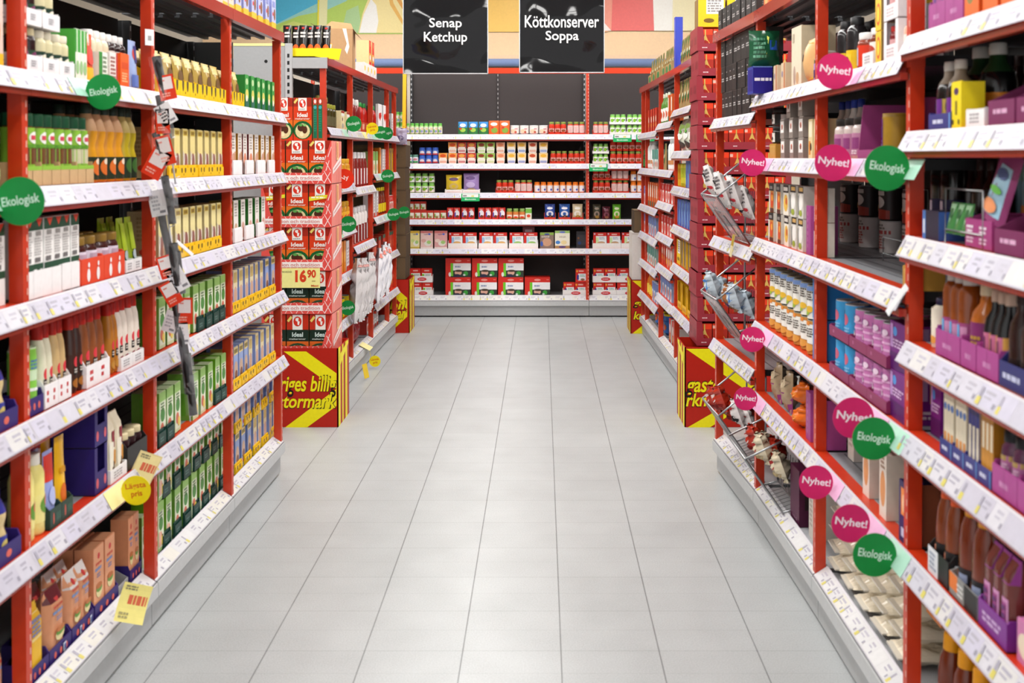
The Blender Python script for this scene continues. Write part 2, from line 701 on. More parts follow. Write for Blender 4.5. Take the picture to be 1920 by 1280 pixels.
ZL = [0.172, 0.565, 0.873, 1.155, 1.428, 1.706]
LEFTX = -1.208
LP = [1.68, 2.52, 3.36, 4.20, 5.03]
L0 = Bay('left-edge bay', (LEFTX, LP[0]), (LEFTX, LP[1]), ZL, 'L')
L1 = Bay('first full left bay', (LEFTX, LP[1]), (LEFTX, LP[2]), ZL, 'L')
L2 = Bay('second full left bay', (LEFTX, LP[2]), (LEFTX, LP[3]), ZL, 'L')
L3 = Bay('third full left bay', (LEFTX, LP[3]), (LEFTX, LP[4]), ZL, 'L')
make_bay(L0, 'red shelving bay cut off by the left picture edge, dressings and mustard', '10', seed=1)
make_bay(L1, 'red shelving bay with red-capped sauce bottles, first whole one on the left', '10', seed=2)
make_bay(L2, 'red shelving bay with yellow cartons behind the black hanging strips', '10', seed=3)
make_bay(L3, 'red shelving bay of blue cartons, last before the macaroni display', '11', seed=4, mesh_end=True)

# right run, first gondola (left end seen from the aisle is the far one)
PC, PB, PA, PD = (0.86, 2.55), (0.86, 3.41), (0.846, 4.29), (0.806, 5.07)
PZ = (0.86, 1.68)
R0 = Bay('right-edge bay', PC, PZ, [0.172, 0.558, 0.845, 1.06, 1.312, 1.56, 1.787], 'R')
R1 = Bay('purple can bay', PB, PC, [0.172, 0.557, 0.842, 1.178, 1.495, 1.745], 'R')
R2 = Bay('pouch soup bay', PA, PB, [0.172, 0.557, 0.842, 1.178, 1.495, 1.745], 'R')
R3 = Bay('wire basket bay', PD, PA, [0.172, 0.64, 1.128, 1.68], 'R')
make_bay(R0, 'red shelving bay of brown sauces cut off by the right picture edge', '01', seed=5)
make_bay(R1, 'red shelving bay holding pink and blue cans and noodles', '01', seed=6)
make_bay(R2, 'red shelving bay of soup pouches and black jars', '01', seed=7)
make_bay(R3, 'red shelving bay with wire baskets and black cartons, beside red carton stack', '11', seed=8, back='3a3a3c')

# second gondolas
M_P = [(-1.248, 6.26), (-1.242, 7.1), (-1.235, 7.9), (-1.227, 8.67), (-1.215, 9.05)]
M0 = Bay('bay behind macaroni', M_P[0], M_P[1], [0.165, 0.47, 0.76, 1.05, 1.33, 1.677], 'L')
M1 = Bay('second far left bay', M_P[1], M_P[2], [0.165, 0.52, 0.9, 1.296, 1.677], 'L')
M2 = Bay('third far left bay', M_P[2], M_P[3], [0.165, 0.40, 0.72, 1.05, 1.374, 1.677], 'L')
M3 = Bay('fourth far left bay', M_P[3], M_P[4], [0.165, 0.40, 0.72, 1.05, 1.374, 1.677], 'L')
make_bay(M0, 'far red shelving bay directly behind the macaroni display', '10', seed=11, back='3c3d3f')
make_bay(M1, 'far left shelving bay of ketchup and white-capped bottles', '10', seed=12, back='3c3d3f')
make_bay(M2, 'far left shelving bay with hanging white bags below', '10', seed=13, back='3c3d3f')
make_bay(M3, 'narrow far left shelving bay nearest the end gondola', '11', seed=14, back='3c3d3f')

N_P = [(0.872, 6.26), (0.864, 7.1), (0.848, 7.9), (0.831, 8.75), (0.82, 9.02)]
N0 = Bay('bay behind red stack', N_P[1], N_P[0], [0.165, 0.51, 0.80, 1.055, 1.31, 1.54, 1.81], 'R')
N1 = Bay('second far right bay', N_P[2], N_P[1], [0.165, 0.50, 0.72, 0.95, 1.18, 1.41, 1.745], 'R')
N2 = Bay('third far right bay', N_P[3], N_P[2], [0.165, 0.38, 0.65, 0.88, 1.11, 1.41, 1.70], 'R')
N3 = Bay('fourth far right bay', N_P[4], N_P[3], [0.165, 0.38, 0.65, 0.88, 1.11, 1.41, 1.70], 'R')
make_bay(N0, 'far red shelving bay directly behind the red carton stack', '01', seed=15, back='3a3a3c')
make_bay(N1, 'far right shelving bay with red and white boxes', '01', seed=16, back='3a3a3c')
make_bay(N2, 'far right shelving bay of mixed bottles and pouches', '01', seed=17, back='3a3a3c')
make_bay(N3, 'narrow far right shelving bay nearest the end gondola', '11', seed=18, back='3a3a3c')

# end gondola across the aisle
EZ = [0.19, 0.644, 0.918, 1.167, 1.44, 1.714]
EY = 9.97
E0 = Bay('left end-gondola bay', (-2.16, EY), (-1.30, EY), EZ, 'E')
E1 = Bay('wide end-gondola bay', (-1.30, EY), (0.443, EY), EZ, 'E')
E2 = Bay('right end-gondola bay', (0.443, EY), (1.31, EY), EZ, 'E')
EOPT = dict(top=False, ztop=2.33, back='423c3c', tint='d6d4d6', yel=0.3, end=True)
make_bay(E0, 'end shelving bay mostly hidden behind the far left run', '10', seed=21, **EOPT)
make_bay(E1, 'wide end shelving bay of baby food facing the aisle', '11', seed=22, **EOPT)
make_bay(E2, 'end shelving bay right of the slotted red post', '01', seed=23, **EOPT)

# ------------------------------------------------------------------ kinds of goods
K = {}


class Kind:
    def __init__(self, name, look, cat, w, d, h, fn, group=None):
        self.name, self.look, self.cat, self.w, self.d, self.h, self.fn = name, look, cat, w, d, h, fn
        self.proto = None
        self.group = group
        self.cnt = {}

    def make(self):
        if self.proto is None:
            self.proto = self.fn(self)
            return self.proto
        return copy_tree(self.proto)


def plural(name):
    w = name.replace('_', ' ')
    return w + ('es' if w[-1] in 'xsh' else 's')


def reg(key, name, look, cat, w, d, h, fn):
    K[key] = Kind(name, look, cat, w, d, h, fn)


def face_front(w, d, h):
    return lambda x, z, l: ((x - 0.5) * w, -d / 2 - l, z * h)


def face_right(w, d, h):
    return lambda x, z, l: (w / 2 + l, (x - 0.5) * d, z * h)


def face_left(w, d, h):
    return lambda x, z, l: (-w / 2 - l, (0.5 - x) * d, z * h)


def carton(key, name, look, w, d, h, base, art=(), side=None, sart=None, top=None, cat='carton', flap=True):
    def fn(k):
        m = MB().box(-w / 2, w / 2, -d / 2, d / 2, 0, h, base, top=top or base, side=side or base)
        m.art(list(art), face_front(w, d, h))
        if sart:
            m.art(list(sart), face_right(w, d, h))
            m.art(list(sart), face_left(w, d, h))
        if flap:
            m.box(-w / 2 + 0.001, w / 2 - 0.001, -d / 2 + 0.002, -d / 2 + 0.004, h, h + 0.0015, top or base)
        return m.obj(name)
    reg(key, name, look, cat, w, d, h, fn)


PROF = {
    'jar': ([(0, 0), (.9, 0), (1, .03), (1, .70), (.96, .76), (.84, .80), (.84, .84)], [(.86, .82), (.88, .83), (.88, .97), (.84, 1), (0, 1)]),
    'squat': ([(0, 0), (.9, 0), (1, .04), (1, .66), (.95, .74), (.9, .76)], [(.95, .74), (.96, .76), (.96, .97), (.9, 1), (0, 1)]),
    'sauce': ([(0, 0), (.9, 0), (1, .03), (1, .46), (.97, .58), (.86, .72), (.62, .82), (.58, .84)], [(.64, .82), (.66, .83), (.62, .97), (.56, 1), (0, 1)]),
    'dress': ([(0, 0), (.92, 0), (1, .04), (1, .33), (.82, .43), (.8, .48), (.95, .58), (.97, .66), (.8, .76), (.5, .86), (.46, .9)], [(.5, .88), (.52, .89), (.5, .99), (.44, 1), (0, 1)]),
    'soy': ([(0, 0), (.93, 0), (1, .03), (1, .55), (.88, .66), (.48, .77), (.42, .88)], [(.46, .86), (.48, .87), (.46, .99), (.4, 1), (0, 1)]),
    'tall': ([(0, 0), (.93, 0), (1, .03), (1, .74), (.86, .82), (.6, .86), (.58, .88)], [(.64, .86), (.66, .87), (.64, .99), (.56, 1), (0, 1)]),
    'ketch': ([(0, 0), (.9, 0), (1, .04), (1, .3), (.86, .42), (.9, .55), (.78, .74), (.42, .86), (.4, .9)], [(.52, .86), (.54, .87), (.46, .99), (.4, 1), (0, 1)]),
    'can': ([(0, 0), (.94, 0), (1, .02), (1, .97), (.97, .985)], [(.97, .975), (1, .98), (1, 1), (.93, 1), (.9, .975), (0, .975)]),
    'tub': ([(0, 0), (.74, 0), (.78, .02), (.98, .84)], [(1, .84), (1.02, .85), (1.02, .93), (.97, .95), (0, .97)]),
}


def rnd(key, name, look, prof, w, h, body, cap, label=None, art=(), sy=1.0, simple=False, cat=None, n=18, neck=None, capname='cap', arc=2.4):
    """turned bottle, jar or can: glass, cap and wrapped label are parts of it."""
    b, c = PROF[prof]
    r = w / 2

    def fn(k):
        nn = 12 if simple else n
        m = MB()
        pr = [(p[0] * r, p[1] * h) for p in b]
        if neck:
            pr = [(p[0] * r, p[1] * h, neck if p[1] > .72 else body) for p in b]
        m.lathe(pr, body, nn, sy)
        o = None
        mc = m if simple else MB()
        mc.lathe([(p[0] * r, p[1] * h) for p in c], cap, nn, sy)
        ml = m if simple else MB()
        if label:
            z0, z1, colr = label
            rr = r * 1.0 + 0.0008
            ml.lathe([(rr, z0 * h), (rr, z1 * h)], colr, nn, sy)

            def P(x, z, l):
                a = (x - 0.5) * arc
                q = rr + l
                return (q * math.sin(a), -q * math.cos(a) * sy, (z0 + z * (z1 - z0)) * h)
            ml.art(list(art), P, 5, 0.0006)
        o = m.obj(name)
        if not simple:
            mc.obj(capname, o)
            if label:
                ml.obj('label', o)
        return o
    reg(key, name, look, cat or name.split('_')[-1], w, w * sy, h, fn)


def pouch(key, name, look, w, t, h, base, art=(), kind='pillow', top=None, cat='packet', crumple=0.0, crimp=None, seed=3):
    def prof(x, z):
        s = 2 * x - 1
        e = max(0.0, 1 - abs(s) ** 3)
        if kind == 'pillow':
            q = max(0.0, math.sin(PI * min(1, max(0, (z - 0.04) / 0.92)))) ** 0.55
        elif kind == 'doy':
            q = (1 - min(1, z) ** 1.6) * 0.96 + 0.04
        else:  # brick with a folded top
            q = 1.0 if z < 0.8 else max(0.06, (1 - z) / 0.2)
            e = max(0.0, 1 - abs(s) ** 8)
        return t / 2 * e * q

    def fn(k):
        m = MB()
        nx, nz = 8, 12
        rr = random.Random(seed)
        off = [[(rr.uniform(-1, 1) * crumple * min(t, 0.03)) for _ in range(nx + 1)] for _ in range(nz + 1)]

        def P(x, z, l):
            wf = w * (1 - (0.05 * math.sin(PI * z) if kind == 'pillow' else 0))
            j, i = min(nz, max(0, int(round(z * nz)))), min(nx, max(0, int(round(x * nx))))
            o = off[j][i] * (1 if 0 < i < nx else 0)
            return ((x - 0.5) * wf, -prof(x, z) - l - o, z * h)
        for sgn in (1, -1):
            pts, fs = [], []
            for j in range(nz + 1):
                for i in range(nx + 1):
                    p = P(i / nx, j / nz, 0)
                    pts.append((p[0], p[1] * sgn, p[2]))
            for j in range(nz):
                for i in range(nx):
                    a = j * (nx + 1) + i
                    q = (a, a + 1, a + nx + 2, a + nx + 1)
                    fs.append(q if sgn > 0 else q[::-1])
            m.add(pts, fs, base, True)
        if top:
            m.art([('r', 0.005, 0.995, top[1], 1.0, top[0])], P, 8, 0.0008)
        if crimp:
            m.art([('r', 0, 1, 0, .05, crimp), ('r', 0, 1, .95, 1, crimp)], P, 8, 0.0008)
        m.art(list(art), P, 6, 0.0012)
        return m.obj(name)
    reg(key, name, look, cat, w, t, h, fn)


def tray(key, name, look, w, d, hb, hf, colr, inner=None, art=(), flat=0.25, cat='tray', sart=None, notch=False):
    """shelf-ready tray: floor, back, two sides that slope down to a low front."""
    t = 0.0025
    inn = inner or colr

    def fn(k):
        m = MB()
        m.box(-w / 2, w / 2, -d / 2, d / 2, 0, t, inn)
        m.box(-w / 2, w / 2, d / 2 - t, d / 2, 0, hb, colr)
        m.box(-w / 2, w / 2, -d / 2, -d / 2 + t, 0, hf, colr)
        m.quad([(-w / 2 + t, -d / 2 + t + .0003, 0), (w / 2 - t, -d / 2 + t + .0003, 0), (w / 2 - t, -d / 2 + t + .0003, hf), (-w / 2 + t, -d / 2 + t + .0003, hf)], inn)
        fy = -d / 2 + flat * d
        prof = [(-d / 2 + t, 0), (d / 2 - t, 0), (d / 2 - t, hb), (fy, hb), (-d / 2 + t, hf)] if not notch else \
            [(-d / 2 + t, 0), (d / 2 - t, 0), (d / 2 - t, hb), (-d / 2 + t, hb)]
        for x in (-w / 2, w / 2 - t):
            m.prism(prof, x, x + t, colr, 'x')
        if notch:  # high front corners left of the cut-out window
            for x in (-w / 2, w / 2 - 0.018):
                m.box(x, x + 0.018, -d / 2, -d / 2 + t, hf, hb, colr)
        m.art(list(art), face_front(w, d, hf))
        if sart:
            m.art(list(sart), face_right(w, d, hf))
            m.art(list(sart), face_left(w, d, hf))
        return m.obj(name)
    reg(key, name, look, cat, w, d, hb, fn)


def squeeze_tube(key, name, look, w, h, base, cap, art=(), cat='tube'):
    def fn(k):
        m = MB()
        rows = 8
        n = 20
        pts = []
        z0 = 0.16 * h
        for j in range(rows + 1):
            f = j / rows
            rx = w / 2 * (0.86 + 0.14 * f)
            ry = w / 2 * 0.86 * (1 - f ** 1.4) + 0.001
            for i in range(n):
                a = 2 * PI * i / n
                pts.append((rx * math.cos(a), ry * math.sin(a), z0 + (h - z0) * f))
        fs = [(j * n + i, j * n + (i + 1) % n, (j + 1) * n + (i + 1) % n, (j + 1) * n + i) for j in range(rows) for i in range(n)]
        m.add(pts, fs, base, True)

        def P(x, z, l):
            rx = w / 2 * (0.86 + 0.14 * z)
            ry = w / 2 * 0.86 * (1 - z ** 1.4) + 0.001
            a = (x - 0.5) * 2.4
            return ((rx + l) * math.sin(a), -(ry + l) * math.cos(a), z0 + (h - z0) * z)
        m.art(list(art), P, 6, 0.0008)
        o = m.obj(name)
        MB().lathe([(0, 0), (w * .42, 0), (w * .43, 0.02 * h), (w * .40, z0), (0, z0)], cap, 18).obj('cap', o)
        return o
    reg(key, name, look, cat, w, w * .86, h, fn)


def cup(key, name, look, w, h, sleeve, art=(), base='f4efe6'):
    def fn(k):
        m = MB()
        m.prism([(-w * .40, 0), (w * .40, 0), (w * .47, .42 * h), (w * .5, h), (-w * .5, h), (-w * .47, .42 * h)], -w * .42, w * .42, base)
        m.art([('r', .0, 1, .42, 1, sleeve)] + list(art), lambda x, z, l: ((x - .5) * w * (.94 + .04 * z), -w * .42 - l, z * h))
        return m.obj(name)
    reg(key, name, look, 'food cup', w, w * .84, h, fn)


SHORT = {}


def put(k, loc, rz, label, group=None, tilt=None, sx=1.0, sy=1.0):
    kd = K[k] if isinstance(k, str) else k
    o = kd.make()
    o.location = loc
    o.rotation_euler = (tilt[0] if tilt else 0, tilt[1] if tilt else 0, rz)
    o.scale = (sx, sy, 1)
    tag(o, label, kd.cat, group)
    return o


def row(bay, sh, k, xa, xb, n=None, v=0.045, dz=0.0, rows=1, where='', jit=0.004, tilt=None, yaw=0.0, step=None, look=None, skip=()):
    """stand a run of one kind on a shelf between two pixel columns of the photograph."""
    kd = K[k]
    z = bay.zs[sh] + dz + 0.0008
    ua, ub = bay.u(xa, v, z + kd.h / 2), bay.u(xb, v, z + kd.h / 2)
    if ua > ub:
        ua, ub = ub, ua
    span = ub - ua
    if n is None:
        n = max(1, int(span / (kd.w * 1.02) + 0.35))
    s = span / n
    sx = min(1.0, 0.955 * s / kd.w)
    for r in range(rows):
        idx = range(n) if bay.side != 'R' else range(n - 1, -1, -1)
        for q in idx:
            if (q, r) in skip:
                continue
            lk = look or kd.look
            tier = where + (' ' if where else '')
            rowp = '' if r == 0 else ('rear ' if r == 1 else 'rearmost ')
            key = (id(bay), sh, lk, where, rowp, r)
            c = kd.cnt.get(key, 0)
            kd.cnt[key] = c + 1
            frm = 'from left' if bay.side == 'E' else 'from near end'
            lb = '%s%s%s, %s %s, %s, %s' % (tier, rowp, lk, ORD[c % 20], frm, bay.names[sh], bay.ph)
            if len(lb.replace(',', '').split()) > 16:
                lb = lb.replace(' from near end', ' along').replace(' from left', ' along')
            if len(lb.replace(',', '').split()) > 16:
                lb = lb.replace(' shelf,', ',')
            u = ua + s * (q + 0.5)
            p = bay.at(u, v + kd.d / 2 + r * (kd.d + 0.006 + jit) + R.uniform(0, jit), z)
            slack = max(0.0, s - kd.w * sx)
            put(kd, p, bay.rz + yaw + R.uniform(-1, 1) * min(0.05, jit * 8, 1.2 * slack / max(kd.d, 0.02)), lb, '%s on the %s, %s' % (plural(kd.name), bay.names[sh], bay.ph), tilt, sx)
    return ua, ub


def fill(bay, sh, tk, k, xa, xb, nt, per, v=0.022, dz=0.0, rows=1, where='', twhere=None, tilt=None, back=0.0):
    """trays with goods standing inside them, the goods kept clear of the tray walls."""
    ks = k if isinstance(k, (list, tuple)) else [k] * nt
    tkd = K[tk]
    z = bay.zs[sh] + dz + 0.0008
    ua, ub = bay.u(xa, v, z + 0.05), bay.u(xb, v, z + 0.05)
    if ua > ub:
        ua, ub = ub, ua
    s = (ub - ua) / nt
    need = max(K[q].d for q in ks)
    dd = rows * (need + 0.006) + 0.014 + back
    order = range(nt) if bay.side != 'R' else range(nt - 1, -1, -1)
    for i in order:
        a, b = ua + s * i + 0.001, ua + s * (i + 1) - 0.001
        lb = '%s%s, %s from %s, %s, %s' % (where + ' ' if where else '', tkd.look, ORD[tkd.cnt.setdefault((id(bay), sh, where), 0) % 20], 'left' if bay.side == 'E' else 'near end', bay.names[sh], bay.ph)
        tkd.cnt[(id(bay), sh, where)] += 1
        if len(lb.replace(',', '').split()) > 16:
            lb = lb.replace(' from near end', ' along').replace(' from left', ' along')
        put(tkd, bay.at((a + b) / 2, v + dd / 2, z), bay.rz, lb, '%s on the %s, %s' % (plural(tkd.name), bay.names[sh], bay.ph), sx=(b - a) / tkd.w, sy=dd / tkd.d)
        kd = K[ks[i]]
        st = (b - a - 0.008) / per
        sx = min(1.0, 0.96 * st / kd.w)
        for r in range(rows):
            for q in (range(per) if bay.side != 'R' else range(per - 1, -1, -1)):
                rowp = '' if r == 0 else 'rear '
                key = (id(bay), sh, kd.look, where, rowp, r)
                c = kd.cnt.get(key, 0)
                kd.cnt[key] = c + 1
                lb = '%s%s%s, %s %s, %s, %s' % (where + ' ' if where else '', rowp, kd.look, ORD[c % 20], 'from left' if bay.side == 'E' else 'from near end', bay.names[sh], bay.ph)
                if len(lb.replace(',', '').split()) > 16:
                    lb = lb.replace(' from near end', ' along').replace(' from left', ' along')
                if len(lb.replace(',', '').split()) > 16:
                    lb = lb.replace(' shelf,', ',')
                u = a + 0.004 + st * (q + 0.5)
                p = bay.at(u, v + 0.007 + kd.d / 2 + r * (kd.d + 0.005), z + 0.0035)
                put(kd, p, bay.rz, lb, '%s on the %s, %s' % (plural(kd.name), bay.names[sh], bay.ph), tilt, sx)


# ---- left near goods
W = 'fbfaf8'
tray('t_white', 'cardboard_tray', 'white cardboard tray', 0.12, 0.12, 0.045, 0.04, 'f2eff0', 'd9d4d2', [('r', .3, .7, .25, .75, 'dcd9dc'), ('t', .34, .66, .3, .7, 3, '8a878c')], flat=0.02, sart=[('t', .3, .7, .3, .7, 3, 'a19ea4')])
rnd('j_mayo', 'mayonnaise_jar', 'cream mayonnaise jar', 'jar', 0.062, 0.105, 'd9cfa6:g', 'efe6cf', (.1, .5, '1f3a2c'), [('e', .5, .5, .3, .35, 'ece4d0'), ('r', .1, .9, .0, .2, 'b0302a')], arc=2.2, capname='lid')
rnd('j_dark', 'relish_jar', 'dark relish jar', 'jar', 0.058, 0.105, '2a1418:g', 'd8c9a0', (.1, .48, '2c4a33'), [('e', .5, .5, .3, .4, '7a3560')], capname='lid')
carton('c_greenwhite', 'sauce_packet', 'green and white sauce packet', 0.03, 0.07, 0.135, 'eef2e4', [('r', 0, 1, .55, 1, '3ba03a'), ('r', .3, .5, .2, 1, 'e9f5dc'), ('e', .5, .25, .4, .14, '9ac58a')], side='4fae42', cat='packet')
pouch('p_orange', 'seasoning_pouch', 'orange red seasoning pouch', 0.075, 0.03, 0.135, 'e2552a:g', [('r', .1, .9, .0, .3, 'f0b429'), ('e', .5, .55, .35, .2, 'd8351f')], 'doy')
rnd('b_whitecap', 'dressing_bottle', 'white-capped cream dressing bottle', 'tall', 0.055, 0.165, 'ddd2b4:g', 'f2efe9', (.12, .6, 'e9e2d2'), [('r', .1, .9, .3, .75, 'c9b98c'), ('t', .2, .8, .1, .9, 5, '80724e')])
rnd('b_darkwhite', 'sauce_bottle', 'dark sauce bottle with white cap', 'tall', 0.05, 0.165, '30191a:g', 'f0eeea', (.3, .7, 'dcd6cc'), [('r', .1, .9, .3, .7, '6b2f24')])
carton('c_greenbox', 'stock_carton', 'green and white stock carton', 0.06, 0.04, 0.09, 'e9efe0', [('r', 0, .4, 0, 1, '2f8a34'), ('t', .45, .95, .2, .9, 5, '7a8a70')])
carton('c_redwhite', 'stock_carton', 'white and red stock carton', 0.055, 0.04, 0.095, 'efe4de', [('r', .8, 1, 0, 1, 'c23a3a'), ('t', .1, .75, .2, .9, 6, 'a26a60')])
carton('c_orange', 'stock_carton', 'orange stock carton', 0.065, 0.045, 0.1, 'ee5f1c', [('r', .1, .9, .55, .75, 'd54a12'), ('t', .15, .85, .15, .45, 4, 'f7c08a')])
pouch('p_blue', 'spice_pouch', 'blue and white spice pouch', 0.06, 0.03, 0.15, '9fb2dd:g', [('e', .6, .72, .3, .12, 'd8382c'), ('r', .5, .95, .55, .9, '2d2f78'), ('r', .1, .9, .05, .3, '5f78c0')], 'doy')
rnd('j_green', 'salad_dressing_jar', 'green-lidded brown dressing jar', 'jar', 0.058, 0.175, '6e4420:g', '1d5a3a', (.03, .8, '8dbf3f'), [('r', 0, 1, .34, .63, '6e4420:g'), ('e', .5, .82, .28, .11, 'f4f1ea'), ('r', .3, .7, .78, .86, 'd4485a'), ('r', 0, 1, .64, .7, '5f9a30'), ('e', .5, .2, .3, .1, 'b8d890')], capname='lid')
rnd('j_greenw', 'salad_dressing_jar', 'green-lidded pale dressing jar', 'jar', 0.058, 0.175, 'd8d4b4:g', '1d5a3a', (.03, .8, '8dbf3f'), [('r', 0, 1, .34, .63, 'cfcaa6:g'), ('e', .5, .82, .28, .11, 'f4f1ea'), ('r', .3, .7, .78, .86, 'd4485a'), ('r', 0, 1, .64, .7, '5f9a30'), ('e', .5, .2, .3, .1, 'b8d890')], capname='lid')
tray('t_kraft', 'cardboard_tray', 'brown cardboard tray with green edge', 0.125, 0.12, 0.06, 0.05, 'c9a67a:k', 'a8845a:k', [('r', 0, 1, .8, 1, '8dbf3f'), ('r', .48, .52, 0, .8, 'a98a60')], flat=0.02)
rnd('b_yellow', 'dressing_bottle', 'pinched amber dressing bottle', 'dress', 0.066, 0.22, 'd9951f:g', '27382c', (.04, .33, '27331f'), [('e', .5, .55, .3, .36, 'd9702a'), ('e', .5, .8, .14, .14, 'e9d9c0')], neck='d5a67a')
rnd('b_olive', 'dressing_bottle', 'pinched olive yellow dressing bottle', 'dress', 0.066, 0.22, 'b8a322:g', '27382c', (.04, .33, '20301f'), [('e', .5, .6, .3, .36, '3f6a2f')], neck='c9b26a')
carton('c_backtext', 'crispbread_carton', 'white carton with dark green ends', 0.06, 0.05, 0.19, 'f1efec', [('r', 0, 1, .85, 1, '1c4a35'), ('p', [(.3, 1), (.95, 1), (.62, .89)], 'd8442e'), ('r', 0, 1, .33, .42, '1c4a35'), ('t', .1, .9, .52, .76, 7, 'b9b6b4'), ('r', .15, .7, .44, .5, '6f6c6c'), ('r', .25, .75, .78, .84, '9a9794')], side='ecebe8')
tray('t_white2', 'cardboard_tray', 'plain white cardboard tray', 0.12, 0.008, 0.07, 0.068, 'f3f0f0', 'dcd8d8', [('r', .49, .51, 0, 1, 'dedadb')], flat=0.02)
rnd('j_brown', 'jam_jar', 'brown jam jar with yellow lid rim', 'jar', 0.062, 0.125, '3c1512:g', '8a6a2a', (.1, .68, 'e0d4e2'), [('r', .2, .8, .7, .9, 'b9a2b4'), ('e', .5, .35, .2, .18, 'b5482c'), ('t', .2, .8, .4, .66, 3, '8a7488')], capname='lid')
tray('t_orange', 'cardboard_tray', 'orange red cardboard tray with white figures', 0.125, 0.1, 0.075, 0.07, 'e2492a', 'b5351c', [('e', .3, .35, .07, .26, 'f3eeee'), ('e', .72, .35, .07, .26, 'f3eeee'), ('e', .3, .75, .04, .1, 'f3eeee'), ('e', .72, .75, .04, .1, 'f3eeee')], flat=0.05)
pouch('p_green', 'pesto_pouch', 'glossy olive green pesto pouch', 0.085, 0.05, 0.16, '8a9e22:g', [('r', .25, .75, .1, .35, '2a4a2c'), ('e', .5, .3, .22, .1, 'aab5b8'), ('r', .2, .8, .4, .9, '9cb024')], 'doy')
tray('t_whitesm', 'cardboard_tray', 'small white cardboard tray', 0.09, 0.08, 0.04, 0.038, 'f0eeee', 'd9d5d5', [('t', .2, .8, .2, .8, 3, 'a9a5a8')], flat=0.02)
rnd('b_greencan', 'mustard_tube', 'pale green tube with white cap', 'can', 0.045, 0.16, '8ac84c', 'd9efc4', (.1, .9, '8ccf50'), [('r', .1, .9, .5, .7, 'cfe6c0'), ('t', .2, .8, .7, .9, 3, '5a7ab0'), ('r', 0, 1, .3, .36, 'f2f2f0')], cat='tube')
SART = [('e', .5, .78, .2, .16, 'd93a44'), ('r', .28, .72, .4, .64, '26201f'), ('t', .32, .68, .45, .6, 2, 'd8cfc4')]
for kk, lk, bd, ll in (('s_cream', 'cream sauce bottle', 'e4dfc4', 'e6e1c8'), ('s_beige', 'beige sauce bottle', 'cfae78', 'd2b280'), ('s_dark', 'dark brown sauce bottle', '3c1f16', '42241a'),
                       ('s_brown', 'reddish brown sauce bottle', '8a4a22', '92502a'), ('s_white', 'pale sauce bottle', 'e6d9cc', 'e8dccf'), ('s_gold', 'golden sauce bottle', 'b5701f', 'ba7624')):
    rnd(kk, 'squeeze_bottle', 'red-capped ' + lk, 'sauce', 0.058, 0.205, bd + ':r', 'b51f14', (.06, .5, ll), SART + [('e', .5, .16, .3, .14, {'s_white': '8a3040', 's_cream': 'a8a03a', 's_dark': 'a86a2a'}.get(kk, 'c08a3a'))], cat='bottle', sy=.78)
tray('t_whitered', 'cardboard_tray', 'white cardboard tray with red lettering', 0.12, 0.1, 0.075, 0.06, 'f4f0f1', 'd9d3d4', [('t', .14, .3, .2, .8, 2, 'd0222a'), ('t', .62, .78, .2, .8, 2, 'd0222a')], flat=0.1)
tray('t_purple', 'cardboard_tray', 'dark blue cardboard tray with red dots', 0.115, 0.1, 0.06, 0.045, '33246e', '241a48', [('e', .25, .5, .055, .2, 'e0685a'), ('e', .5, .5, .055, .2, 'e0685a'), ('e', .75, .5, .055, .2, 'e0685a')], flat=0.1)
rnd('b_bluecap', 'mustard_bottle', 'blue-capped mustard bottle', 'dress', 0.056, 0.17, 'd8c08a:g', '2b2f9a', (.08, .36, '3a3f9a'), [('e', .5, .5, .2, .3, 'd9c470')], neck='34368c')
rnd('b_mayo', 'mayonnaise_bottle', 'pale yellow mayonnaise bottle', 'tall', 0.06, 0.2, 'f0e48c:r', 'f4f0e6', (.15, .5, 'f1e796'), [('e', .6, .6, .3, .3, '6a9a3a'), ('e', .65, .75, .16, .2, 'd87a5a')])
squeeze_tube('u_blue', 'cream_cheese_tube', 'blue and red squeeze tube, white crimp', 0.062, 0.2, '3a3a9a:g', 'f2f0ee', [('r', 0, 1, .9, 1, 'f0eef0'), ('r', .08, .92, .68, .84, 'd02a2a'), ('r', .2, .8, .72, .8, 'ecd0d0'), ('r', 0, 1, 0, .45, 'cfd3ea')])
pouch('p_redblue', 'sauce_sachet', 'red and lilac sauce sachet', 0.07, 0.03, 0.19, '9aa5dd:g', [('r', .05, .95, .6, .95, 'd83a2c'), ('r', .1, .9, .05, .2, 'c8322a'), ('e', .5, .4, .3, .12, 'b5bde8')], 'doy')
pouch('p_yellow', 'mustard_sachet', 'yellow mustard sachet', 0.07, 0.03, 0.21, 'eeb418:g', [('e', .5, .3, .3, .12, 'd8681e'), ('r', .2, .8, .55, .62, 'c98a10')], 'doy')
tray('t_darkgreen', 'cardboard_tray', 'dark green cardboard tray', 0.12, 0.1, 0.06, 0.05, '27423a', '1a2a26', [('e', .3, .5, .06, .3, 'c95a4a'), ('r', .5, .9, .3, .7, '33564a')], flat=0.1)
tray('t_srp', 'shelf_ready_box', 'tall dark blue open-fronted box', 0.085, 0.12, 0.13, 0.06, '2c1e6a', '4a3a2c', [('e', .2, .5, .09, .24, 'd9606a'), ('e', .8, .5, .09, .24, 'd9606a')], cat='box', notch=True)
pouch('p_cream', 'muesli_pouch', 'cream pouch with nuts picture', 0.08, 0.05, 0.19, 'ede2c8', [('r', .4, .9, .5, .75, '8a2f3a'), ('e', .6, .35, .28, .12, 'c98a3a'), ('r', .1, .45, .1, .6, 'f1ead8'), ('r', .3, .5, .08, .3, '5a3a20')], 'brick', crumple=.05)
tray('t_black', 'cardboard_tray', 'black cardboard tray', 0.16, 0.14, 0.085, 0.07, '232324', '161617', [], flat=0.1)
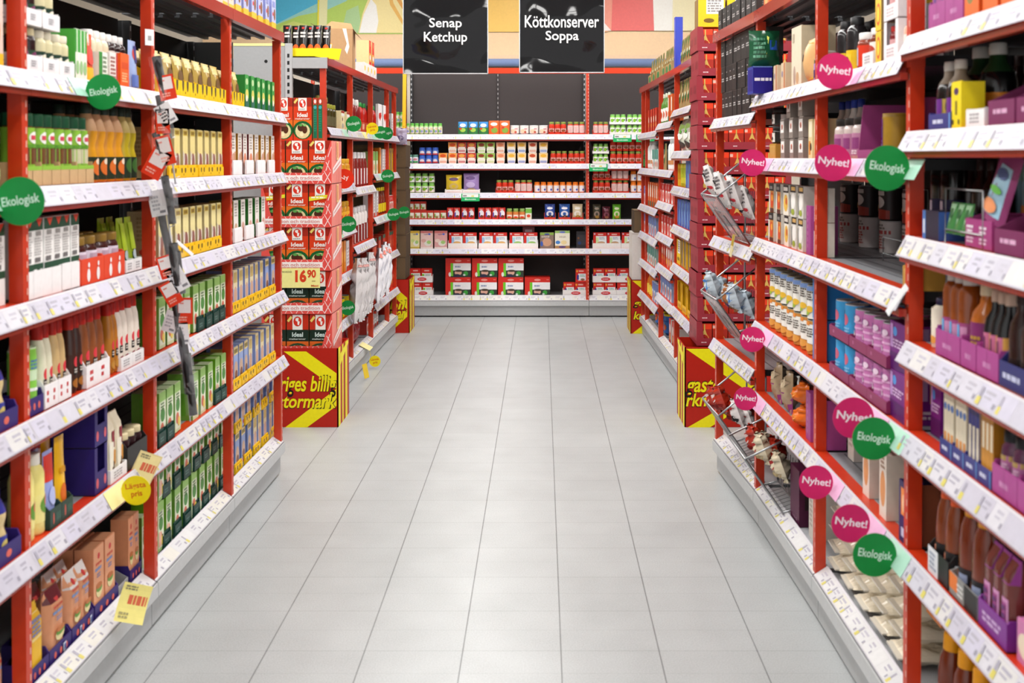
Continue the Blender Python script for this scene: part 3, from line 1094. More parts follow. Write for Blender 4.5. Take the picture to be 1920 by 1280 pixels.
pouch('p_greenbag', 'plastic_bag', 'green and clear plastic bag lying flat', 0.2, 0.05, 0.16, '5f8a72:g', [('r', .2, .8, .3, .6, 'b9c9c0')], 'pillow', crumple=.5, cat='bag')
SAL = [('e', .5, .86, .12, .045, 'd83a3a'), ('t', .2, .8, .72, .78, 1, 'd8503a'), ('t', .14, .86, .64, .71, 1, '7a9ad0'), ('t', .3, .7, .55, .62, 2, '7a86b8'), ('e', .5, .36, .3, .1, 'e8d9a0'), ('e', .5, .39, .28, .05, '6a9a3a'), ('e', .5, .43, .28, .04, 'c0703a'), ('r', .62, .84, .05, .17, 'd9e2f2'), ('r', .66, .8, .07, .15, '4a5a9a')]
pouch('p_salmon', 'burger_dressing_pack', 'salmon pink burger dressing pack', 0.085, 0.05, 0.185, 'e9a57c', SAL, 'brick')
pouch('p_salmonm', 'burger_dressing_pack', 'salmon pack with maroon top', 0.085, 0.05, 0.185, 'e9a57c', SAL, 'brick', top=('6e1c22:g', .82))
pouch('p_salmonw', 'burger_dressing_pack', 'salmon pack with white top', 0.085, 0.05, 0.185, 'e9a57c', SAL, 'brick', top=('f0e9e6', .78))
pouch('p_salmony', 'burger_dressing_pack', 'yellow dressing pack', 0.085, 0.05, 0.185, 'f0bc2a', [('r', .1, .9, .55, .9, 'f2d890'), ('t', .2, .8, .6, .85, 4, '7a86b8'), ('r', .62, .84, .05, .17, 'f2f0ea')], 'brick')
carton('c_peach', 'dressing_carton', 'salmon pink dressing carton', 0.07, 0.055, 0.2, 'e9a57c', SAL, side='e2986e')
tray('t_grey', 'empty_display_tray', 'empty grey display tray', 0.11, 0.12, 0.05, 0.03, 'a9a9aa', '8f8f90', [], flat=0.3)
# left cartons of spice mixes
YEL = [('r', .1, .9, .86, .97, 'd9c04a'), ('r', .2, .8, .88, .95, '9a7a24'), ('p', [(0, .0), (1, .0), (1, .5), (.5, .42), (0, .55)], 'd9cdb8'), ('e', .5, .3, .35, .2, '8f5a50'), ('p', [(.1, .3), (.35, .5), (.2, .1)], 'f0ece4'), ('e', .75, .2, .15, .1, 'b06a4a')]
tray('t_yellow', 'cardboard_tray', 'yellow cardboard tray front', 0.1, 0.008, 0.045, 0.035, 'f2c212', 'c99a0c', [('e', .25, .8, .08, .3, '7a5a10'), ('e', .6, .8, .08, .3, '7a5a10'), ('t', .4, .5, .2, .5, 1, 'a07010')], flat=0.4)
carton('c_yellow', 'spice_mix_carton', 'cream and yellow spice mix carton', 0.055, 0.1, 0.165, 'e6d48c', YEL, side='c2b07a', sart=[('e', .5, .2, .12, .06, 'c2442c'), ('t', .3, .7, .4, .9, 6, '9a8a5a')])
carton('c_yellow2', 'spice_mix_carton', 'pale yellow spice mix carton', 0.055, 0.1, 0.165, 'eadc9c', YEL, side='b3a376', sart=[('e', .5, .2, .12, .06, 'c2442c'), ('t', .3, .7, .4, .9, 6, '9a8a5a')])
carton('c_whitebrown', 'rice_mix_carton', 'white carton with ochre side', 0.06, 0.1, 0.165, 'ebe4dc', [('e', .5, .3, .4, .22, 'd0a08a'), ('t', .2, .8, .6, .95, 5, 'a89a90'), ('r', .7, 1, .3, .55, 'c9946a')], side='a8741c')
carton('c_whitemaroon', 'rice_mix_carton', 'white carton with maroon side', 0.06, 0.1, 0.165, 'ece6e0', [('e', .5, .3, .4, .22, 'd98a6a'), ('t', .2, .8, .6, .95, 5, 'a89a90')], side='6a1418')
carton('c_whitegreen', 'rice_mix_carton', 'white carton with green side', 0.06, 0.1, 0.165, 'e9e4de', [('e', .5, .25, .4, .2, 'd0a090'), ('t', .2, .8, .6, .95, 5, 'a8a49a')], side='2f6e2a')
carton('c_whiteolive', 'rice_mix_carton', 'white carton with olive side', 0.06, 0.1, 0.165, 'e9e4de', [('e', .5, .25, .4, .2, 'c9a88a'), ('t', .2, .8, .6, .95, 5, 'a8a49a')], side='7a7414')
tray('t_whiteL', 'cardboard_tray', 'long white cardboard tray', 0.12, 0.008, 0.06, 0.055, 'f4f2f3', 'dddadb', [('r', .5, .51, 0, 1, 'dcd9db')], flat=0.02)
GRN = [('r', .0, 1, .82, 1, '94c066'), ('r', .05, .95, .06, .8, 'e0e6cc'), ('e', .5, .55, .34, .14, '4a8a3c'), ('t', .2, .8, .62, .8, 3, '5a7a4a'), ('e', .4, .28, .25, .12, 'd06a50'), ('e', .65, .2, .2, .1, 'e2c85a')]
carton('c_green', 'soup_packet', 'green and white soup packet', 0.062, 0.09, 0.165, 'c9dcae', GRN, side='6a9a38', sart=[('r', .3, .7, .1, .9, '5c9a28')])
carton('c_green2', 'soup_packet', 'bright green soup packet', 0.055, 0.09, 0.165, 'a9cc7e', GRN + [('r', .1, .5, .1, .4, 'e8b8a0')], side='6aa81c')
tray('t_dkgreen2', 'cardboard_tray', 'dark green cardboard tray front', 0.07, 0.008, 0.055, 0.045, '0f3a32', '0c2a26', [('t', .2, .8, .3, .7, 2, '5a7a72')], flat=0.3)
BLU = [('r', .0, 1, .8, 1, 'e0c88c'), ('r', .1, .9, .84, .94, '8a7a3a'), ('e', .5, .42, .4, .22, 'c9a890'), ('e', .55, .3, .3, .12, '7a4a34'), ('p', [(0, 0), (.35, 0), (0, .3)], 'f2efe8'), ('e', .3, .16, .1, .05, 'd0303a')]
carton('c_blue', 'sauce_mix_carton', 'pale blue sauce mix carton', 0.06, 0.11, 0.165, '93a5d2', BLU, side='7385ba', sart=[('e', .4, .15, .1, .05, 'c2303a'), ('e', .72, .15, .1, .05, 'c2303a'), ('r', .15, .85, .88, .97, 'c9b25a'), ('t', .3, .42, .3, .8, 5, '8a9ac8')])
carton('c_bluecream', 'sauce_mix_carton', 'cream and blue sauce mix carton', 0.055, 0.11, 0.165, 'dfd0a8', [('r', 0, 1, 0, .55, 'a9b4d8'), ('e', .5, .4, .4, .2, 'c9a088'), ('r', .15, .85, .7, .95, 'c9ae6a'), ('e', .5, .12, .12, .06, 'c8303a')], side='8795c4')
# left top trays with pouches
tray('t_wedge', 'display_tray', 'yellow slope-sided display tray', 0.1, 0.22, 0.11, 0.055, 'f7cb08', 'd9a808', [('e', .28, .9, .1, .55, '5a4a2a'), ('e', .72, .9, .1, .55, '5a4a2a'), ('t', .47, .55, .15, .4, 1, '7a5a10'), ('r', 0, 1, 0, .06, 'd9a808')], flat=0.75)
pouch('p_gold', 'nut_pouch', 'golden brown seasoning pouch', 0.085, 0.025, 0.14, 'b0934a:g', [('r', .1, .9, .75, .95, 'd9c27a'), ('e', .5, .45, .3, .2, '6a4a1c'), ('t', .2, .8, .1, .3, 3, 'e2d8b0')], 'pillow', crimp='c9b060')
carton('c_knorrgreen', 'soup_carton', 'dark green soup carton', 0.05, 0.09, 0.14, '3f9a48', [('e', .5, .8, .35, .1, 'bcd9a0'), ('e', .5, .4, .42, .18, 'd9d06a'), ('r', 0, 1, 0, .3, '2a6a5a'), ('e', .4, .3, .3, .1, 'f0ead0')], side='2f8a3c')
carton('c_bluetop', 'cereal_carton', 'blue and yellow cereal carton', 0.075, 0.12, 0.17, 'b9bfe2', [('r', 0, 1, 0, .28, 'efc233'), ('e', .3, .5, .12, .06, 'd8343c'), ('e', .66, .5, .2, .16, '8a5a3a'), ('r', .2, .8, .7, .85, '8a92cc')], side='8f97cc', sart=[('r', 0, 1, 0, .26, 'efc233'), ('e', .3, .5, .1, .06, 'd8343c'), ('e', .65, .5, .1, .06, 'd8343c')])
carton('c_peachtop', 'cereal_carton', 'peach cereal carton', 0.07, 0.12, 0.17, 'efd2c4', [('e', .5, .5, .35, .22, 'e9b08a'), ('r', 0, 1, 0, .2, 'efc233')])

# ---- right near goods
rnd('b_blacklid', 'sauce_bottle', 'black-capped dark sauce bottle, yellow label', 'tall', 0.062, 0.17, '1e1a1c:g', '1f1e20', (.08, .42, 'e9c21e'), [('r', .2, .8, .1, .8, 'f0cf3a'), ('e', .5, .5, .2, .2, '3a2a1a')])
rnd('j_redlabel', 'pesto_jar', 'white-lidded jar with red label', 'jar', 0.062, 0.105, '8a3a24:g', 'f1eeea', (.1, .66, 'd8391c'), [('r', .1, .55, .05, .9, 'cfc9cf'), ('t', .15, .5, .1, .85, 6, '8a8088')], capname='lid')
rnd('j_redlabel2', 'pesto_jar', 'white-lidded brown jar with white label', 'jar', 0.06, 0.1, '7a3a26:g', 'f1eeea', (.1, .62, 'ece4de'), [('e', .5, .5, .3, .35, 'b53a2a')], capname='lid')
carton('c_yelbrown', 'noodle_carton', 'brown carton with yellow star panel', 0.05, 0.14, 0.085, 'f0c62e', [('e', .5, .5, .35, .35, 'd9541c'), ('e', .5, .5, .22, .25, 'f7d83a')], side='8a6f42', sart=[('r', .55, .98, .1, .9, 'edc02a'), ('e', .75, .5, .15, .3, 'd9641c')])
tray('t_bigwhite', 'shelf_ready_box', 'white open-fronted box of red-lidded jars', 0.1, 0.12, 0.1, 0.04, 'f1eff0', '5a2a2c', [('t', .2, .8, .2, .8, 3, 'c9b4b8')], cat='box', notch=True)
rnd('j_redin', 'spice_jar', 'red-lidded spice jar in white box', 'jar', 0.05, 0.085, '7a2226:g', 'b52a26', (.1, .6, 'd9a2a4'), [], capname='lid')
carton('c_orangeface', 'sauce_carton', 'cream carton with orange picture', 0.06, 0.09, 0.15, 'e2d8d2', [('r', .1, .9, .35, .95, 'ee8a4a'), ('e', .5, .62, .3, .2, 'd8b08a'), ('e', .5, .15, .35, .1, 'e9a05a')], side='dcd6d4')
rnd('j_peach', 'spread_jar', 'peach squeeze jar with white lid', 'tall', 0.05, 0.09, 'e5a58a', 'f1eeea', (.1, .6, 'efe2da'), [], capname='lid')
tray('t_magbig', 'display_tray', 'tall-sided magenta display tray', 0.27, 0.2, 0.15, 0.025, '9a4279', '93407a', [], flat=0.08)
rnd('j_board', 'curry_jar', 'ochre curry jar with purple label', 'can', 0.075, 0.115, '8a6a1c', 'a8842a', (.08, .92, '9a761e'), [('r', .1, .5, .05, .95, '6a1f86'), ('e', .3, .6, .14, .16, '5a8ad0'), ('t', .14, .46, .2, .4, 2, 'e0d0ea')], cat='jar')
rnd('j_blackpink', 'chutney_jar', 'black-lidded jar with pinkish label', 'jar', 0.068, 0.12, 'c9b9b4:g', '26221f', (.08, .62, 'b57a9c'), [('r', .15, .85, .3, .8, '8a3f78'), ('t', .2, .8, .05, .25, 2, 'e9dce4')], capname='lid')
rnd('b_bluecaptall', 'soy_bottle', 'dark bottle with blue cap and pale neck', 'soy', 0.05, 0.19, '1d1718:g', '2e3f9c', (.1, .45, '2a2426'), [], neck='c9c2ba')
rnd('j_black', 'truffle_jar', 'squat black jar with white label', 'squat', 0.075, 0.068, '26241f:g', '1e1c1b', (.1, .62, 'e8e4dc'), [('r', 0, .28, 0, 1, '1e1c1b'), ('r', .72, 1, 0, 1, '1e1c1b'), ('e', .5, .4, .1, .2, '3a3a38')], capname='lid')
carton('c_clearbox', 'spice_box', 'clear spice box with white label', 0.06, 0.06, 0.07, '8a8078', [('r', .1, .9, .3, .9, 'f1ece8'), ('e', .5, .6, .2, .15, 'c9603a'), ('t', .4, .6, .4, .7, 1, '5a5450')], top='cfc8c0', cat='box')
carton('c_orangebox', 'spice_box', 'cream and orange spice box', 0.05, 0.06, 0.13, 'e3cf9c', [('r', .1, .5, .1, .45, 'e08a2a'), ('r', .1, .9, .55, .95, 'efe4c4'), ('e', .6, .3, .2, .1, '3a2a1e')], cat='box')
carton('c_kraftbox', 'spice_box', 'small brown gift box', 0.09, 0.08, 0.055, 'b98a3a:k', [('r', .1, .9, .1, .9, 'c4964a')], cat='box')
rnd('n_cantwo', 'tomato_can', 'black and white tomato can, red food picture', 'can', 0.075, 0.11, '1c1a1b', '9a9a9c', (.04, .96, '2b2324'), [('e', .5, .55, .3, .2, 'c9c0bc'), ('p', [(0, 0), (1, 0), (1, .28), (0, .4)], '9a2f22'), ('r', .2, .8, .78, .92, 'b9b2b0'), ('e', .3, .35, .18, .1, 'd9b06a')], cat='can')
rnd('n_canwhite', 'tomato_can', 'white striped tomato can', 'can', 0.075, 0.11, 'c9c2bf', '9a9a9c', (.04, .96, 'cfc8c6'), [('r', .0, 1, .6, .72, 'a83a3a'), ('t', .2, .8, .1, .55, 5, 'a84a44'), ('t', .2, .8, .74, .94, 2, '7a7472')], cat='can')
rnd('n_blue', 'coconut_can', 'bright blue coconut milk can', 'can', 0.068, 0.11, '3d97cf', 'b9babd', (.03, .97, '3f9dd6'), [('e', .5, .6, .2, .16, 'c9607a'), ('r', .15, .35, .55, .85, '24408a'), ('t', .3, .8, .15, .4, 3, '8ac4e8')], cat='can')
rnd('n_pink', 'coconut_can', 'pink striped coconut milk can', 'can', 0.068, 0.11, 'bd6aa6', 'b9babd', (.03, .97, 'c878b4'), [('r', 0, 1, .12, .2, 'd9a0cc'), ('r', 0, 1, .32, .38, 'dca8d0'), ('r', 0, 1, .5, .56, 'dca8d0'), ('r', 0, 1, .66, .72, 'dca8d0'), ('p', [(.2, .3), (.5, .32), (.42, .46), (.25, .42)], 'f3eef2'), ('r', .3, .5, .74, .9, '4a2a7a'), ('e', .65, .8, .12, .08, 'e9d0e4')], cat='can')
tray('t_maroon', 'cardboard_tray', 'maroon cardboard tray', 0.15, 0.15, 0.035, 0.032, '8a2f5c', '5a1c3c', [('t', .2, .3, .3, .8, 1, 'b86a94')], flat=0.02)
carton('c_purplebox', 'curry_paste_carton', 'violet curry paste carton with white print', 0.12, 0.11, 0.12, '701a7a', [('e', .3, .8, .13, .1, '4a90d8'), ('t', .1, .9, .45, .65, 3, 'd9b8e0'), ('r', 0, 1, 0, .36, '4f1260'), ('r', .05, .2, .45, .95, 'b98ac8')], side='7d2390', sart=[('t', .2, .8, .1, .3, 2, 'efe4f2'), ('r', .55, .75, .45, .98, 'd9a83a'), ('r', .2, .5, .5, .95, 'b9a0d4')])
NOOD = '(nests)'


def noodle(k):
    m = MB()
    w, d, h = 0.125, 0.19, 0.056
    rr = random.Random(5)
    nx, ny = 14, 12
    for sgn in (1, -1):
        pts, fs = [], []
        for j in range(ny + 1):
            for i in range(nx + 1):
                x, y = i / nx, j / ny
                q = (1 - abs(2 * x - 1) ** 4) * (1 - abs(2 * y - 1) ** 4)
                lump = 0.78 + 0.22 * math.cos(x * 4 * PI) * math.cos(y * 4 * PI) + rr.uniform(-.08, .08)
                pts.append(((x - .5) * w, (y - .5) * d, h / 2 + sgn * h / 2 * q * max(.3, lump) * .98))
        for j in range(ny):
            for i in range(nx):
                a = j * (nx + 1) + i
                q = (a, a + 1, a + nx + 2, a + nx + 1)
                fs.append(q if sgn > 0 else q[::-1])
        m.add(pts, fs, 'eadfc8:b', False)
    o = m.obj('noodle_packet')
    f = MB()
    f.box(-w / 2 + .01, w / 2 - .01, -d / 2 - .012, -d / 2 + .004, h * .46, h * .54, 'd9d2c4:g')
    f.obj('sealed_end', o)
    return o


reg('k_noodle', 'noodle_packet', 'clear packet of beige noodle nests', 'packet', 0.125, 0.19, 0.056, noodle)
carton('c_orangebar', 'shelf_divider', 'orange shelf divider bar', 0.1, 0.01, 0.012, 'd9731c', cat='divider', flap=False)
SOUP = [('p', [(0, .15), (1, .22), (1, 1), (0, 1)], 'f1efe8'), ('r', .0, .2, .75, 1, '4a4238'), ('t', .25, .9, .55, .85, 4, '5a524a'), ('e', .4, .22, .32, .14, '9ab53a'), ('e', .7, .3, .2, .1, 'e2b43a'), ('r', .5, 1, .86, 1, '7a98cf')]
rnd('n_soupa', 'soup_can', 'white soup can with green leaves', 'can', 0.064, 0.115, '2f2a24', 'a0a08c', (.03, .97, 'e9e6dc'), SOUP, cat='can')
rnd('n_soupb', 'soup_can', 'white soup can with orange base', 'can', 0.064, 0.115, 'b5762e', 'a0a08c', (.03, .97, 'c98a42'), [('p', [(0, .35), (1, .3), (1, .9), (0, .95)], 'f1efe8'), ('r', 0, .25, .3, 1, '3a3028'), ('t', .3, .9, .5, .8, 4, '6a625a'), ('r', .3, .7, .88, 1, 'e08a3a'), ('e', .6, .2, .3, .12, 'e2a04a')], cat='can')
carton('c_bluecan', 'coconut_carton', 'plain blue carton end panel', 0.05, 0.12, 0.13, '2f7fc4', [('r', .7, 1, 0, 1, '1d4f8a')], side='2f7fc4')
carton('p_soupo', 'soup_pouch', 'black-topped soup pouch with orange picture', 0.072, 0.045, 0.11, 'c9803a', [('r', 0, 1, .74, 1, '1e1a19'), ('r', .12, .7, .8, .9, '8a8480'), ('r', 0, .25, 0, .74, 'e9e2d6'), ('e', .62, .42, .3, .26, 'd94a20'), ('e', .7, .5, .16, .12, 'f0a83a'), ('r', .25, 1, 0, .14, '5a2a1c')], side='d8d2c6', cat='packet', flap=False)
carton('p_soupw', 'soup_pouch', 'black-topped soup pouch with white panel', 0.072, 0.045, 0.11, 'd9d4cc', [('r', 0, 1, .78, 1, '1e1a19'), ('r', .2, .9, .84, .96, 'c9a05a'), ('e', .55, .5, .4, .26, 'f4f0ea'), ('e', .5, .16, .3, .1, '9aa83a'), ('r', 0, .14, .1, .7, '8a8a88')], side='d8d2c6', cat='packet', flap=False)
carton('p_soupy', 'soup_pouch', 'black-topped soup pouch with yellow picture', 0.072, 0.045, 0.11, 'ece4d4', [('r', 0, 1, .74, 1, '1e1a19'), ('e', .5, .4, .4, .28, 'e6b648'), ('e', .62, .46, .16, .12, 'c8542a'), ('r', .1, .9, .8, .92, 'd9d2c8')], side='d8d2c6', cat='packet', flap=False)
carton('c_magenta', 'tea_carton', 'tall magenta carton', 0.06, 0.09, 0.16, '9c3f84', [('t', .2, .5, .1, .9, 6, 'b56a9c')], side='a84a8e')
carton('c_magsmall', 'tea_carton', 'short magenta carton', 0.055, 0.09, 0.11, '8e3a7c', [('r', .1, .9, .1, .3, 'a85a96')], side='9c4a88')
pouch('p_orangebag', 'candy_bag', 'shiny orange twisted candy bag', 0.095, 0.07, 0.075, 'e06a14:g', [('e', .4, .5, .2, .15, 'f2a04a'), ('r', .1, .5, .3, .5, 'f4c8a0')], 'pillow', crumple=.5, cat='bag')
pouch('p_mushroom', 'dried_food_bag', 'beige dried food bag on magenta base', 0.075, 0.05, 0.15, 'b09a7c:g', [('r', 0, 1, 0, .5, '8e3a7c'), ('e', .5, .75, .3, .15, 'd9c8a8')], 'pillow', crumple=.4, cat='bag')
carton('c_maroonbox', 'display_box', 'tall maroon open display box', 0.12, 0.14, 0.2, '541a3c', [('w', 'I N G', .25, .75, .07, .12, 'b9a0b4')], side='4a1634', cat='box', sart=[('r', .15, .85, .3, .9, '2a1a1c'), ('r', .3, .8, .32, .8, '8a97c4')])
rnd('j_bigblack', 'sauce_jar', 'large black jar with cream lid band', 'jar', 0.075, 0.15, '17151a:g', '2a231c', (.7, .82, 'b9a582'), [], capname='lid')
carton('c_whiteorange', 'noodle_box', 'white box with orange food picture', 0.055, 0.08, 0.17, 'e9ddd0', [('e', .5, .45, .38, .28, 'd9935a'), ('t', .2, .8, .75, .95, 3, 'a8846a')], side='e0d2c4', cat='box')
carton('c_navyorange', 'noodle_box', 'navy box with orange panel', 0.055, 0.08, 0.15, '2a2560', [('r', .25, .9, .45, .9, 'ee8a3c'), ('e', .6, .65, .2, .15, 'f4c49a'), ('r', .3, .8, .1, .25, 'c9c4e0')], side='8a4a30', cat='box')
carton('c_whiteend', 'rice_box', 'white rice box', 0.06, 0.1, 0.19, 'ddd6cc', [('t', .2, .8, .2, .9, 8, 'b5aa9c')], side='cfc8be', cat='box')
tray('t_magenta', 'cardboard_tray', 'magenta cardboard tray', 0.12, 0.12, 0.065, 0.058, 'a8458c', '6a2a58', [('t', .3, .7, .3, .6, 1, 'c987b8'), ('r', .49, .5, 0, 1, '8e3a7c')], flat=0.03)
tray('t_mag2', 'display_tray', 'sloped magenta display tray', 0.13, 0.18, 0.12, 0.05, '7a2f5c', 'a8865c', [('t', .2, .8, .4, .7, 1, 'd9a8c8')], flat=0.85)
tray('t_magwht', 'display_tray', 'magenta tray with white lettering', 0.1, 0.12, 0.07, 0.06, 'a23f7c', '8a6a3c', [('t', .1, .7, .5, .8, 2, 'ece0ea'), ('t', .1, .7, .15, .4, 2, 'ddc0d4')], flat=0.3)
tray('t_navy', 'cardboard_tray', 'navy cardboard tray with white lettering', 0.11, 0.12, 0.075, 0.05, '30336e', '6a5a3a', [('t', .15, .85, .3, .65, 1, 'c4c8e4')], flat=0.2)
tray('t_navylow', 'cardboard_tray', 'low navy cardboard tray', 0.1, 0.12, 0.04, 0.036, '3a3a80', '2a2a58', [('t', .2, .8, .3, .7, 1, 'd0d2ea'), ('r', .94, 1, 0, 1, '6a9ad8')], flat=0.03)
carton('c_magpack', 'noodle_pack', 'magenta noodle pack', 0.055, 0.09, 0.085, '9c4288', [('r', .2, .5, .1, .9, '5c2f7c'), ('r', 0, 1, .9, 1, 'b56aa4')], side='a85094')
carton('c_orangepack', 'noodle_pack', 'orange noodle pack', 0.075, 0.09, 0.09, 'ee6a1e', [('e', .4, .5, .25, .2, '8a7a3a'), ('r', 0, .2, .5, 1, '2f7fb4')], side='d9561a')
rnd('b_soysm', 'soy_bottle', 'dark soy bottle with small white cap', 'soy', 0.058, 0.15, '17120f:g', 'd9d4cc', (.06, .44, 'b59a4a'), [('r', .1, .4, 0, 1, '6a2a86'), ('r', .5, .75, 0, 1, '6a2a86'), ('e', .25, .7, .1, .14, '4a7ac8')], neck='8a7a68')
rnd('b_soybig', 'soy_bottle', 'tall dark bottle, orange and purple label', 'soy', 0.08, 0.188, '0f0e0f:g', 'cfcbc4', (.1, .42, 'e08a1e'), [('r', .15, .6, .05, .95, '6a2078'), ('r', .1, .65, .4, .6, 'e0703a')], neck='1c3a1c')
carton('c_yellowtag', 'mustard_box', 'bright yellow box with dark figures', 0.055, 0.05, 0.1, 'f0d81e', [('e', .5, .8, .25, .08, '4a2a5a'), ('r', .4, .6, .3, .6, '7a6a1a'), ('r', .1, .25, .1, .2, '2a2a1a'), ('r', .7, .85, .1, .2, '2a2a1a')], cat='box')
rnd('b_bluedark', 'soy_bottle', 'black bottle with blue cap', 'tall', 0.06, 0.2, '14100f:g', '1f2a8c', (.05, .42, '1f1d4a'), [('r', .15, .6, .05, .95, 'c9c2d8'), ('r', .0, .14, .3, .98, 'd9c23a')])
carton('c_navybox', 'sauce_carton', 'small navy carton', 0.1, 0.08, 0.065, '24243a', [('r', 0, .2, 0, 1, '4a7ac0'), ('r', .04, .16, .2, .7, 'd4dcec')], side='3a5aa0')
rnd('b_darkslim', 'vinegar_bottle', 'slim dark brown bottle', 'soy', 0.05, 0.182, '2a0f0c:g', '2a1512', (.1, .3, '1f0f10'), [])
pouch('p_tri', 'spice_bag', 'leaning pale blue and pink spice bag', 0.1, 0.03, 0.145, '8a3a6a', [('p', [(.12, .1), (.88, .1), (.8, .8), (.3, .8)], '9ac0d4'), ('e', .5, .68, .24, .08, '4a5a8a'), ('e', .5, .45, .25, .05, '6ac04a'), ('e', .5, .22, .28, .1, 'd98a5a')], 'doy')
rnd('b_palegreen', 'vinegar_bottle', 'pale green bottle with pink label', 'tall', 0.055, 0.19, '8aa8a0:g', '5a2a34', (.05, .6, '7f9fae'), [('e', .5, .3, .3, .2, 'd9843a')])
pouch('p_greentag', 'herb_packet', 'small dark green herb packet', 0.05, 0.012, 0.07, '3f7a42:g', [('p', [(.1, .95), (.5, .3), (.9, .95)], '8ab08a'), ('r', .35, .65, .5, .8, '2a5a2e')], 'doy')
rnd('j_spice', 'spice_jar', 'cream spice jar with navy cap', 'tall', 0.056, 0.115, 'e9dfc9', '1f1a3c', (.1, .8, 'efe7d4'), [('e', .5, .1, .3, .12, 'e2a04a')], capname='lid')
rnd('b_brown', 'sauce_bottle', 'brown sauce bottle with clear cap', 'tall', 0.056, 0.19, '8a4212:g', 'c9c2bc', (.05, .44, 'a0477c'), [('r', .15, .6, .25, .95, '5aa4d8'), ('r', .65, .9, .2, .9, 'c98ab0')])
rnd('b_amber', 'sauce_bottle', 'amber sauce bottle with purple label', 'soy', 0.07, 0.175, 'b5611c:g', 'd8c2a0', (.05, .55, '7a2a62'), [('e', .3, .5, .08, .08, 'e2b43a'), ('t', .5, .9, .3, .7, 3, 'b58a3a')])
rnd('b_ink', 'vinegar_bottle', 'black bottle with cream cap and pink label', 'soy', 0.055, 0.17, '0e0b0d:g', 'cfae9a', (.04, .5, 'c06a8a'), [('r', .4, .6, .1, .9, '6a2a5a'), ('r', .8, 1, 0, 1, 'd9a04a')])
carton('c_paste', 'spice_paste_packet', 'narrow beige spice paste packet', 0.024, 0.1, 0.14, 'e2d6be', [('e', .5, .75, .4, .06, '3a6ab0'), ('r', .2, .8, .1, .35, 'd98a3a')], side='cfc2a8', sart=[('e', .5, .7, .2, .08, '3a5ab0'), ('r', .2, .8, .12, .4, 'c9803a')], cat='packet')
carton('c_pastenavy', 'spice_paste_packet', 'narrow navy spice paste packet', 0.024, 0.1, 0.14, '2f2f78', [('r', .2, .8, .2, .7, 'e2d6be')], side='b09a80', sart=[('r', .3, .7, .2, .8, 'd9d0c0')], cat='packet')
carton('c_pasteorange', 'spice_paste_packet', 'narrow orange spice paste packet', 0.024, 0.1, 0.135, 'c98a34', [('r', .2, .8, .5, .9, 'e9dcc0')], side='a8701c', cat='packet')
rnd('j_blackmag', 'chutney_jar', 'black-lidded chutney jar with magenta label', 'jar', 0.075, 0.125, '5a2a4a:g', '17151a', (.06, .62, 'b56aa0'), [('r', .0, 1, .86, 1, 'b99a5a'), ('t', .2, .8, .4, .8, 5, 'd9b4cc'), ('r', .3, .8, .04, .2, 'b9b2b8')], capname='lid')
rnd('b_orangecap', 'sauce_bottle', 'brown sauce bottle with orange cap', 'sauce', 0.06, 0.21, '7a3510:g', 'e2561e', (.05, .35, '1c1a1b'), [('r', .1, .5, .3, .9, 'e9a68a'), ('t', .15, .45, .35, .85, 4, 'c8502a'), ('r', .0, 1, .0, .2, 'c23a1e')])
rnd('b_yelcap', 'sauce_bottle', 'brown sauce bottle with golden cap', 'sauce', 0.066, 0.215, '6e2a10:g', 'e79a12', (.05, .32, '1f1c20'), [('r', .1, .4, .4, .8, 'e2742a'), ('r', .5, .8, .5, .8, '8a94b0')])
tray('t_blackwhite', 'cardboard_tray', 'black and white cardboard tray', 0.12, 0.12, 0.075, 0.06, '222224', '161616', [('r', .0, .5, .0, 1, 'e4e6ec'), ('t', .08, .42, .15, .85, 4, '9aa2b8')], flat=0.1, sart=[('r', .1, .9, .1, .9, 'e4e6ec'), ('t', .15, .85, .2, .8, 4, '9aa2b8')])
tray('t_greytri', 'display_tray', 'grey sloped display tray with orange corner', 0.1, 0.14, 0.1, 0.05, '8a8a88', '3a3a38', [('r', .0, .3, .3, 1, 'e2762a'), ('r', .55, 1, 0, 1, '1f1f20'), ('t', .3, .55, .2, .8, 3, 'dcdcd8')], flat=0.8)
pouch('p_magtube', 'noodle_cup_pack', 'magenta-topped clear snack pack', 0.065, 0.05, 0.17, '6a2a24:g', [('r', .15, .85, .08, .55, 'c98ab8'), ('r', .3, .7, .15, .5, 'a03f86'), ('t', .3, .7, .2, .48, 3, '5a2a6a'), ('e', .5, .12, .3, .06, 'e2a04a')], 'brick', top=('8e3588', .72))
tray('t_purpbig', 'cardboard_tray', 'violet cardboard tray with white lettering', 0.11, 0.13, 0.06, 0.055, '7c2f8c', '5a1c66', [('t', .15, .85, .3, .7, 2, 'c9a8d4')], flat=0.05)
carton('c_pinkbox', 'noodle_box', 'pink and cream noodle box', 0.08, 0.1, 0.08, 'c97aa8', [('e', .4, .45, .35, .3, 'ead8c0'), ('r', .6, 1, .6, 1, '7a2f7c'), ('r', .7, 1, .2, .5, '5a8ac8')], side='a0468c', cat='box')
rnd('j_bluelabel', 'sauce_jar', 'brown jar with blue and white label', 'jar', 0.07, 0.12, '5a2a1c:g', '8a9ab0', (.1, .5, 'd9dde4'), [('r', .1, .9, .1, .5, '3a6ab0')], capname='lid')
carton('c_blackbox', 'olive_oil_carton', 'black olive oil carton', 0.075, 0.12, 0.118, '2b2726', [('r', 0, .04, 0, 1, '574f4c'), ('r', .96, 1, 0, 1, '1c1918'), ('r', 0, 1, .97, 1, '4a4442'), ('t', .2, .8, .4, .56, 2, 'b9b4b2'), ('t', .2, .6, .72, .8, 1, '8a8482')], side='33302f', sart=[('t', .2, .8, .4, .55, 2, '6a6664')])
carton('c_whitesliver', 'olive_oil_carton', 'single pale grey carton among black ones', 0.03, 0.12, 0.11, 'd9d6d2', [], side='b9b5b0')
